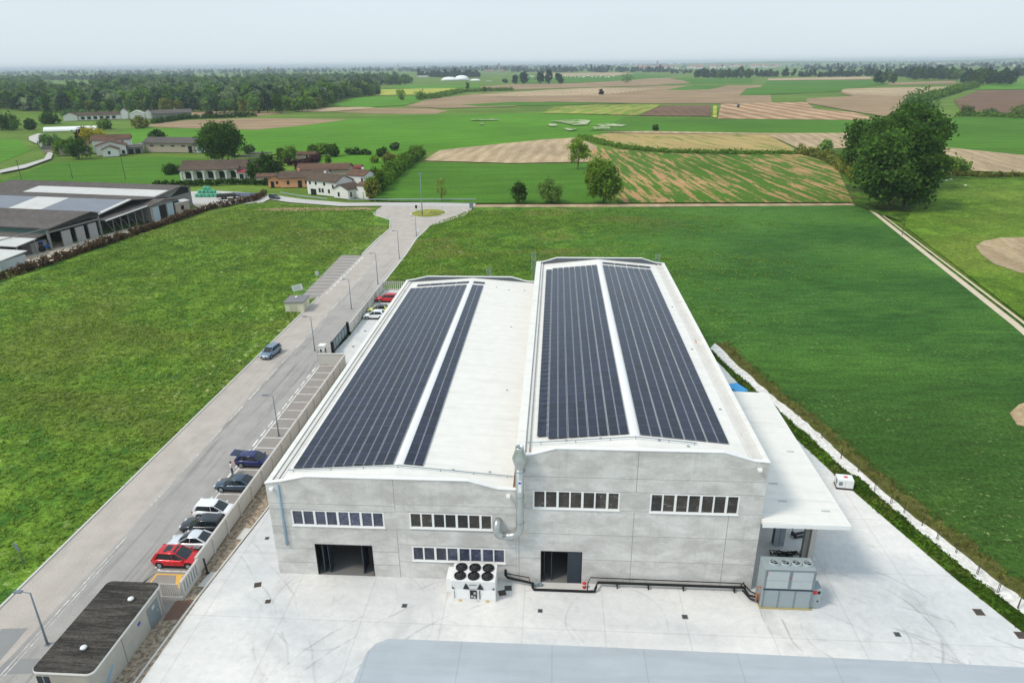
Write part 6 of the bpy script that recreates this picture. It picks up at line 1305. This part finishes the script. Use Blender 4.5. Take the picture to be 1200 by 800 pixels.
# local: x = along gable end reversed (left is -x), y = away
b = MB(); b.extr([(0, 5.6), (14.2, 7.2), (17.6, 6.3), (17.6, 6.55), (14.2, 7.45), (0, 5.85)], 'x', -75, .8); b.build('roof', M['barn_roof'], t)
b = MB(); b.extr([(.0, 5.0), (17.6, 5.6), (17.6, 6.25), (14.2, 7.15), (0, 5.55)], 'x', -.35, -.02); b.build('gable', M['barn_dark'], t)
b = MB(); b.box(-.5, .0, 0, 0, .5, 5.5); b.box(-.3, .5, 4.5, .1, 17.4, 4.95); b.box(-.5, 17.1, 0, 0, 17.6, 5.6); b.build('frame', M['barn_wall'], t)
for y in (5.6, 10.2, 14.6): b = MB(); b.box(-.3, y-1.5, 0, .05, y+1.3, 4.1); b.build('wall_panel', plain('concrete_panel', lin(166, 164, 160), .9, var=.15) if y < 6 else bpy.data.materials['concrete_panel'], t)
b = MB(); b.box(-75, 15.5, 0, -3, 16, 5.6); b.box(-75, 1.2, 0, -3.2, 1.5, 2.0); b.build('wall', M['barn_dark'], t)
b = MB(); b.box(-75, .6, 4.0, -.6, .8, 5.4); b.build('green_glazing', M['barn_green'], t)
b = MB(); b.extr([(-9, 3.0), (.5, 4.0), (.5, 4.2), (-9, 3.2)], 'x', -75, -1.2); lr = b.build('lean_to_roof', M['barn_roof'], t)
b = MB()
for x in np.arange(-60, 0, 6.): b.box(x-1.4, -8.8, 0, x-1.1, -8.5, 3.0)
b.build('lean_to_post', M['barn_wall'], t); b = MB(); b.box(-4.6, -4.5, 0, -1.4, .4, 2.8); b.build('store', M['barn_wall'], t)
b = MB(); b.tube([(-10, -9, 3.5), (.2, .2, 5.9)], .12, 6); b.build('brace', M['barn_wall'], t)
t = empty('solar_barn', (-128.2, 186.2, 0), R(-9.5), 'middle farm barn with pale solar panels on its roof', 'barn')
b = MB(); b.extr([(-1, 4.6), (15, 6.9), (31, 4.9), (31, 5.1), (15, 7.15), (-1, 4.85)], 'x', -78, -2); b.build('roof', M['barn_roof'], t)
b = MB(); b.extr([(.2, 4.92), (14.5, 6.98), (14.5, 7.14), (.2, 5.06)], 'x', -24, -3.5); b.extr([(.2, 4.92), (14.5, 6.98), (14.5, 7.14), (.2, 5.06)], 'x', -78, -36); b.build('solar_panel', M['barn_pv'], t)
b = MB(); b.extr([(.1, 4.95), (14.6, 7.0), (14.6, 7.13), (.1, 5.08)], 'x', -35.9, -24.1); b.extr([(-1.1, 4.9), (15, 7.15), (15, 7.3), (-1.1, 5.05)], 'x', -3.4, -2.0); b.build('pale_roof_sheet', M['barn_white'], t)
b = MB(); b.extr([(0, 3.9), (17, 4.9), (17, 5.1), (0, 4.1)], 'x', -7, 1.2); b.build('front_canopy', M['barn_roof'], t); b = MB(); b.extr([(-.1, 3.85), (17, 4.85), (17, 5.15), (-.1, 4.15)], 'x', 1.2, 1.45); b.build('canopy_edge', M['white'], t)
b = MB()
for y in (3, 6, 9, 12, 15): b.tube([(.8, y, 0), (.2, y+.6, 4.2)], .14, 6); b.tube([(.8, y, 0), (-1.2, y-.6, 3.2)], .09, 6)
b.build('strut', M['barn_wall'], t); b = MB(); b.box(-7.3, 0, 0, -7, 17, 4.4); b.build('wall', M['barn_dark'], t)
block(t, -9, 17.5, 1.6, 30.5, 4.6, .9, M['barn_wall'], M['barn_roof'], ridge='x', over=.4)
for y, m in ((19.6, 'barn_door'), (26.2, 'barn_door'), (22.8, 'dark_int'), (29.2, 'dark_int')): b = MB(); b.box(1.61, y-1.3, 0, 1.75, y+1.5, 4.2); b.build('door', M[m], t)
b = MB(); b.box(1.61, 17.55, 0, 1.7, 18.1, 4.5); b.build('pale_pier', M['plaster_tan'], t)
t = empty('rear_barn', (-126.4, 208.5, 0), R(-10), 'rear farm barn with a white roof strip, nearest the country road', 'barn')
zq = lambda y: 5.2+(y+1)*.135
b = MB(); b.extr([(-2, zq(-2)), (16, zq(16)), (21, 6.6), (21, 6.8), (16, zq(16)+.25), (-2, zq(-2)+.25)], 'x', -70, -.2); b.build('roof', M['barn_roof'], t)
b = MB(); b.extr([(3.5, zq(3.5)+.27), (10., zq(10.)+.27), (10., zq(10.)+.36), (3.5, zq(3.5)+.36)], 'x', -52, -1.0); b.build('pale_roof_sheet', M['barn_white'], t)
b = MB(); b.extr([(0, 0), (20.6, 0), (20.6, 6.5), (16, 7.4), (0, 5.2)], 'x', -1.4, -1.0); b.box(-70, 20.2, 0, -1.4, 20.5, 6.4); b.build('wall', M['barn_wall'], t)
b = MB(); b.extr([(10.5, 4.8), (19.5, 4.8), (19.5, 6.4), (16, 7.1)], 'x', -.99, -.9); b.build('gable_opening', M['dark_int'], t)
block(t, .3, 6.0, 4.0, 12.5, 3.4, .3, M['plaster_tan'], M['barn_white'], ridge='y', over=.2, wins=[('f', 2.2, 1.2, 1.1, 1.2), ('r', 9, 1.2, 1.4, 1.3)])
w('farm_yard', [(-131.5, 150), (-124.6, 150), (-122.6, 175), (-119.6, 197), (-117, 224), (-108.5, 239), (-118, 243), (-133, 242), (-121, 226), (-124, 200), (-131, 178), (-170, 170), (-170, 140), (-131, 132)], .02, M['farm_yard'])
g = G(4, 305); t = empty('lean_shed', (-131.5, 148.5, 0), R(-9), 'low pale-roofed shed at the left frame edge by the hedge', 'shed')
b = MB(); b.extr([(0, 2.3), (8, 2.9), (8, 3.1), (0, 2.5)], 'x', -12, 2.2); b.build('roof', M['barn_white'], t); b = MB(); b.box(-12, .3, 0, 1.8, 7.6, 2.25); b.build('wall', M['unit_l'], t)
t = empty('lean_shed', (-135.5, 158.5, 0), R(-9), 'white-roofed open shelter left of the cattle barn at the frame edge', 'shelter')
b = MB(); b.extr([(0, 3.4), (6, 4.0), (6, 4.2), (0, 3.6)], 'x', -12, 3.4); b.build('roof', M['barn_white'], t); b = MB()
for x in (-8, -3, 3): b.box(x-.12, .2, 0, x+.12, .45, 3.4); b.box(x-.12, 5.5, 0, x+.12, 5.75, 3.9)
b.build('post', M['barn_wall'], t)
for x, y, m, lb in ((52, 294, 'tractor_blue', 'blue farm tractor parked beside the front barn'), (42, 296, 'tractor_blue', 'darker blue farm machine left of the blue tractor')):
    g = G(x, y); t = empty('tractor', tuple(g), R(20+x), lb, 'tractor', 'farm machines by the barn')
    b = MB(); b.box(-.3, -.5, .8, 1.9, .5, 1.5); b.build('bonnet', M[m], t, bevel=.06); b = MB(); b.box(-1.4, -.7, 1.0, -.3, .7, 2.6); c_ = b.build('cab', M['win'], t); b = MB(); b.box(-1.5, -.8, 2.6, -.2, .8, 2.75); b.build('cab_roof', M[m], t, bevel=.03)
    for xx, r_ in ((-.9, .8), (1.4, .5)):
        for s_ in (-1, 1): b = MB(); b.tube([(xx, s_*.65, r_), (xx, s_*1.0, r_)], r_, 14); b.build('wheel', M['rubber'], t)
g = G(17, 303); t = empty('storage_tank', (g.x, g.y, 0), 0, 'white rounded tank standing in the farm yard at the left', 'tank'); b = MB(); b.lathe((0, 0, 0), [(.9, 0), (1.0, .2), (1.0, 1.7), (.7, 2.2), (.2, 2.4), (0, 2.4)], 16); b.build('tank', M['white'], t, smooth=True); b = MB(); b.cyl((0, 0, 2.4), .22, .15, 12); b.build('lid', M['black'], t)
g0 = G(244, 231)
for k, (dx_, dy_, l) in enumerate(((-4.2, 0, 0), (-2.8, -.3, 0), (-1.4, 0, 0), (0, -.2, 0), (1.4, .1, 0), (2.8, .4, 0), (-3.4, .9, 1), (-2, .7, 1), (-.6, .9, 1), (.8, .8, 1), (2.1, 1.1, 1), (-1.3, 1.2, 2), (.1, 1.1, 2), (3.6, 1.4, 0))):
    o = MB().lathe((0, 0, 0), [(0, 0), (.62, .02), (.7, .12), (.7, 1.12), (.62, 1.22), (0, 1.24)], 18).build('wrapped_bale', M['bale'], None, smooth=True) if k == 0 else bale.copy()
    if k == 0: bale = o
    else: COL.objects.link(o)
    o.location = (g0.x+dx_, g0.y+dy_, 1.24*l); o.rotation_euler = (0, 0, k); tag(o, 'mint green wrapped round bale in the heap beside the farm yard', 'bale', 'heap of green wrapped bales')
g = G(268, 233); t = empty('flat_trailer', (g.x, g.y, 0), R(25), 'dark flat farm trailer beside the green bales', 'trailer'); b = MB(); b.box(-4, -1.2, .8, 4, 1.2, 1.1); b.box(-3.8, -1.1, 1.1, 2.6, 1.1, 1.9); b.build('bed', M['barn_dark'], t, bevel=.1); b = MB()
for x in (-2, -1, 2): b.tube([(x, -1.15, .45), (x, 1.15, .45)], .45, 12)
b.build('wheel', M['rubber'], t)
t = empty('truck', tuple(G(15, 226)), R(-4), 'dark covered truck with a white cab by the country road at the left', 'truck'); b = MB(); b.box(-3, -1.2, 1.0, 9, 1.2, 3.4); b.build('cargo_body', plain('dark_tarpaulin', lin(52, 62, 66), .7), t, bevel=.15); b = MB(); b.box(-5.6, -1.15, .6, -3.1, 1.15, 3.2); c_ = b.build('cab', M['white'], t, bevel=.15); b = MB(); b.box(-5.63, -.95, 1.9, -5.59, .95, 2.9); b.build('windscreen', M['win'], c_); b = MB()
for x in (-4.3, 4, 7): b.tube([(x, -1.15, .5), (x, 1.15, .5)], .5, 12)
b.build('wheel', M['rubber'], t)
# solid wall / banner at the road bend, guard rail, poles
g = G(300, 236); t = empty('hoarding', (-112.5, 246.3, 0), R(-6), 'blue-grey low barrier where the hedge meets the country road', 'barrier'); b = MB(); b.box(-5.5, -.1, .1, 5.5, .1, 1.5); b.build('panel', plain('hoarding_panel', lin(120, 128, 150), .7, var=.2), t); b = MB(); [b.box(x-.08, .1, 0, x+.08, .25, 1.6) for x in (-5, 0, 5)]; b.build('post', M['unit_d'], t)
def rail(lb, pts, h=.8):
    t = empty('guard_rail', pts[0]+(0,), 0, lb, 'guard rail'); o0 = Vector(pts[0]+(0,)); b = MB(); b.tube([Vector(p+(h,))-o0 for p in pts], .17, 6); b.build('beam', M['galv_matt'], t); b = MB()
    for a, c in zip(pts[:-1], pts[1:]):
        n = max(1, int((Vector(c)-Vector(a)).length/4))
        for k in range(n): p = Vector(a).lerp(Vector(c), k/n)-Vector(pts[0]); b.box(p.x-.06, p.y-.06, 0, p.x+.06, p.y+.06, h)
    b.build('post', M['galv_matt'], t)
rail('grey guard rail along the country road from farmhouse to roundabout', [(-72, 237), (-58, 237.6), (-27.5, 238)]); rail('grey guard rail curving in front of the white farmhouse', [(-102, 251.5), (-92, 244.5), (-80, 238.5)])
for x, y, h, lb in ((27, 217, 10, 'wooden utility pole beyond the barns at the left'), (147, 210, 9, 'utility pole left of the arcaded house'), (85, 209, 6, 'short utility pole in the green field behind the barns')):
    g = G(x, y); t = empty('utility_pole', tuple(g), 0, lb, 'utility pole'); b = MB(); b.tube([(0, 0, 0), (0, 0, h)], [.16, .1], 7); b.build('pole', M['wood_post'], t); b = MB(); b.box(-.7, -.06, h-.5, .7, .06, h-.38); b.build('crossarm', M['wood_post'], t)
t = empty('field_post', tuple(G(1057, 276)), 0, 'thin dark post at the edge of the gravel track below the grove', 'post'); b = MB(); b.tube([(0, 0, 0), (0, 0, 3.2)], .08, 6); b.build('post', M['wood_post'], t); b = MB(); b.cyl((0, 0, 3.2), .12, .1, 8); b.build('cap', M['black'], t)
for x, y, lb in ((1104, 213, 'pale sack lying leftmost in the pasture by the grove'), (1109, 212.5, 'pale sack in the middle of the three in the pasture'), (1114, 211.5, 'pale sack rightmost of the three in the pasture'), (1131, 218.5, 'cream sack lying alone right in the pasture')):
    g = G(x, y); o = MB().lathe((0, 0, 0), [(.5, 0), (.62, .25), (.5, .55), (.2, .7), (0, .72)], 10).build('feed_sack', M['bales_white'], None, smooth=True, loc=tuple(g)); tag(o, lb, 'sack')
# tractor out in the striped field
g = G(865, 126); t = empty('tractor', tuple(g), R(80), 'tiny blue tractor working in the striped brown field far off', 'tractor'); b = MB(); b.box(-.5, -.9, .8, 3, .9, 2.2); b.box(-2.2, -1.1, 1, -.5, 1.1, 3.4); b.build('body', plain('teal_paint', lin(60, 110, 140), .5), t, bevel=.1); b = MB()
for x, r_ in ((-1.4, 1.1), (2.2, .7)): b.tube([(x, -1.2, r_), (x, 1.2, r_)], r_, 12)
b.build('wheel', M['rubber'], t)
# inflated white halls and the works behind them
for x, y, L, wd, h, lb in ((527, 94.5, 50, 36, 10, 'left white inflated hall far off beside the works'), (541, 94.2, 44, 36, 14, 'tallest white inflated hall in the middle far off'), (557, 94.8, 30, 22, 5, 'small low white inflated hall at the right far off')):
    g = G(x, y); t = empty('inflated_hall', tuple(g), R(-8), lb, 'hall', None); b = MB(); rings = []
    for i in range(13):
        u = -1+2*i/12; s_ = max(.08, (1-abs(u)**2.6))**.5; rings.append([(u*L/2, -wd/2*s_*math.cos(R(a)), h*s_*math.sin(R(a))**.8) for a in range(0, 181, 15)])
    loft(b, rings); b.build('cover', M['tarp'], t, smooth=True); b = MB(); b.box(-L/2-3, -4, 0, -L/2+2, 4, 4); b.build('entrance', M['unit_l'], t)
protoH = {}
def house(kind, x, y, s, rz, lb, grp, cat='house', dist=None):
    if kind not in protoH:
        b = MB()
        if kind == 'house': b.box(-6, -5, 0, 6, 5, 6, 0); b.extr([(-5.6, 5.9), (5.6, 5.9), (0, 8.4)], 'x', -6.4, 6.4, 1); ms = [M['plaster'], M['terracotta']]; [b.box(a-.6, -5.06, z, a+.6, -5.003, z+1.4, 2) for a in (-4, 0, 4) for z in (1, 4)]; ms.append(M['win'])
        elif kind == 'warehouse': b.box(-30, -14, 0, 30, 14, 9, 0); b.box(-30.5, -14.5, 9, 30.5, 14.5, 10, 1); [b.box(a-2, -14.06, 0, a+2, -14.003, 5, 2) for a in (-20, 0, 20)]; ms = [M['barn_white'], M['unit_l'], M['unit_d']]
        else: b.box(-22, -7, 0, 22, 7, 5, 0); b.extr([(-8, 4.9), (8, 4.9), (0, 8)], 'x', -23, 23, 1); [b.box(a-1.5, -7.06, 0, a+1.5, -7.003, 3.5, 2) for a in (-15, -5, 5, 15)]; ms = [M['plaster_tan'], M['terracotta'], M['dark_int']]
        o = b.build({'house': 'town_house', 'warehouse': 'warehouse', 'barn': 'far_barn'}[kind], ms); protoH[kind] = o
    else: o = protoH[kind].copy(); COL.objects.link(o)
    g = G(x, y); o.location = (g.x, g.y, 0); o.scale = (s, s, s); o.rotation_euler = (0, 0, rz); tag(o, lb, cat, grp); return o
for k in range(84): x = random.uniform(745, 915); house('house', x, 78.4-.012*(x-762)+random.uniform(0, 3.2), random.uniform(1.5, 2.6), random.uniform(-.6, .6), 'pale house with terracotta roof in the far town right of centre', 'houses of the far town')
for k in range(26): x = random.uniform(0, 480); house('house', x, hz(x)+random.uniform(4, 8), random.uniform(.9, 1.6), random.uniform(-.6, .6), 'pale house among trees on the far left horizon', 'houses on the far left horizon')
for k in range(16): x = random.uniform(940, 1200); house('house', x, hz(x)+random.uniform(4, 10), random.uniform(.9, 1.5), random.uniform(-.6, .6), 'pale house among trees on the far right plain', 'houses on the far right plain')
for i, (x, y, s, lb) in enumerate(((496, 91, .7, 'grey works shed left of the white inflated halls'), (508, 89.3, .8, 'long pale works shed behind the left inflated hall'), (520, 88, .8, 'pink-roofed works shed behind the inflated halls'), (574, 84.3, 1.3, 'long pale warehouse with pinkish roof right of the inflated halls'), (589, 84.8, .9, 'white warehouse right of the pinkish one'), (564, 82, .8, 'small white warehouse left of the pinkish one'), (573, 95.5, .25, 'tiny white block right of the small inflated hall'), (1108, 76, 2.0, 'long pale factory on the far right horizon'), (1130, 76.5, 1.4, 'pale factory with terracotta edge on the far right horizon'), (1180, 74.5, 2.0, 'grey-white factory near the right frame edge on the horizon'), (1165, 73.5, 1.4, 'white factory left of the grey-white one on the horizon'), (782, 79, 1.0, 'white warehouse at the left end of the far town'))):
    house('barn' if 'pink' in lb or 'terracotta' in lb else 'warehouse', x, y, s, R(-10+7*i % 20), lb, None, 'warehouse')
for x, y, h, wd, lb in ((585, 84, 50, 9, 'slim far tower above the warehouses right of the inflated halls'), (770, 79.5, 56, 14, 'square far water tower above the town horizon'), (316, 85.5, 44, 9, 'pale far bell tower on the left horizon'), (467, 84.5, 58, 3, 'thin far mast on the horizon left of centre')):
    g = G(x, y); t = empty('far_tower', tuple(g), 0, lb, 'tower'); b = MB(); b.box(-wd/2, -wd/2, 0, wd/2, wd/2, h*.85); b.build('shaft', M['plaster_tan'], t); b = MB(); b.extr([(-wd*.6, h*.85), (wd*.6, h*.85), (0, h)], 'x', -wd*.6, wd*.6); b.build('top', M['terracotta'], t)
for k in range(30):
    x = 620+100*(k+random.random())/30; g = G(x, random.uniform(89.2, 91)); o = bale2.copy() if k else MB().lathe((0, 0, 0), [(0, 0), (2.2, .1), (2.4, .8), (2.0, 2.2), (0, 2.8)], 10).build('white_bale', M['tarp'], None, smooth=True)
    if k: COL.objects.link(o)
    else: bale2 = o
    o.location = tuple(g); o.scale = (random.uniform(.8, 2.2), 1, random.uniform(.6, 1)); tag(o, 'white wrapped bale in the long far row behind the five trees', 'bale', 'white bales in the far row')

# ------------------------------------------------------------------ air, sky, sun
hb = MB(); hb.box(-S-300, -500, -1.3, S+300, S+300, 64.); hz_ = hb.build('haze', None, kind='stuff')
m = bpy.data.materials.new('thin_haze'); m.use_nodes = True; nt = m.node_tree; nt.nodes.clear(); o_ = nt.nodes.new('ShaderNodeOutputMaterial'); v = nt.nodes.new('ShaderNodeVolumePrincipled')
v.inputs['Color'].default_value = (.80, .92, 1., 1); v.inputs['Density'].default_value = .000105; v.inputs['Anisotropy'].default_value = .0
nt.links.new(v.outputs[0], o_.inputs['Volume']); hz_.data.materials.clear(); hz_.data.materials.append(m)
SUN_AZ = Vector((-.88, -.47)).normalized(); EL = R(52)
W = bpy.data.worlds.new('World'); SC.world = W; W.use_nodes = True; nt = W.node_tree; bg = nt.nodes['Background']
sk = nt.nodes.new('ShaderNodeTexSky'); sk.sky_type = 'NISHITA'; sk.sun_disc = False; sk.sun_elevation = EL; sk.sun_rotation = math.atan2(SUN_AZ.x, SUN_AZ.y); sk.dust_density = 4; sk.air_density = 1.2; sk.altitude = 100
tc = nt.nodes.new('ShaderNodeTexCoord'); sx = nt.nodes.new('ShaderNodeSeparateXYZ'); nt.links.new(tc.outputs['Generated'], sx.inputs[0])
mr = nt.nodes.new('ShaderNodeMapRange'); nt.links.new(sx.outputs[2], mr.inputs[0]); mr.inputs[1].default_value = 0; mr.inputs[2].default_value = .25
cm = nt.nodes.new('ShaderNodeMix'); cm.data_type = 'RGBA'; nt.links.new(mr.outputs[0], cm.inputs[0]); cm.inputs[6].default_value = (8.3, 9.35, 9.9, 1); cm.inputs[7].default_value = (7.0, 8.5, 9.6, 1)
mp = nt.nodes.new('ShaderNodeMapping'); nt.links.new(tc.outputs['Generated'], mp.inputs[0]); mp.inputs['Scale'].default_value = (1.2, 1.2, 7)
nz = nt.nodes.new('ShaderNodeTexNoise'); nt.links.new(mp.outputs[0], nz.inputs[0]); nz.inputs['Scale'].default_value = 1.6; nz.inputs['Detail'].default_value = 5
ma = nt.nodes.new('ShaderNodeMath'); ma.operation = 'MULTIPLY_ADD'; nt.links.new(nz.outputs[0], ma.inputs[0]); ma.inputs[1].default_value = .12; ma.inputs[2].default_value = .94
sc_ = nt.nodes.new('ShaderNodeVectorMath'); sc_.operation = 'SCALE'; nt.links.new(cm.outputs[2], sc_.inputs[0]); nt.links.new(ma.outputs[0], sc_.inputs[3])
mx = nt.nodes.new('ShaderNodeMix'); mx.data_type = 'RGBA'; mx.inputs[0].default_value = .85; nt.links.new(sk.outputs[0], mx.inputs[6]); nt.links.new(sc_.outputs[0], mx.inputs[7]); nt.links.new(mx.outputs[2], bg.inputs[0]); bg.inputs[1].default_value = .093
sun = bpy.data.objects.new('sun', bpy.data.lights.new('sun', 'SUN')); COL.objects.link(sun); sun.data.energy = 1.9; sun.data.angle = R(12); sun.data.color = (1., .93, .82)
d = Vector((-SUN_AZ.x*math.cos(EL), -SUN_AZ.y*math.cos(EL), -math.sin(EL))); sun.rotation_euler = d.to_track_quat('-Z', 'Y').to_euler(); sun.location = (-60, -30, 120)
vs = SC.view_settings; vs.view_transform = 'Standard'; vs.look = 'None'; vs.exposure = .14; vs.gamma = 1; vs.use_curve_mapping = False
cy = SC.cycles; cy.max_bounces = 6; cy.diffuse_bounces = 3; cy.glossy_bounces = 3; cy.transmission_bounces = 3; cy.volume_bounces = 0; cy.transparent_max_bounces = 6; cy.use_denoising = True; cy.sample_clamp_indirect = 4
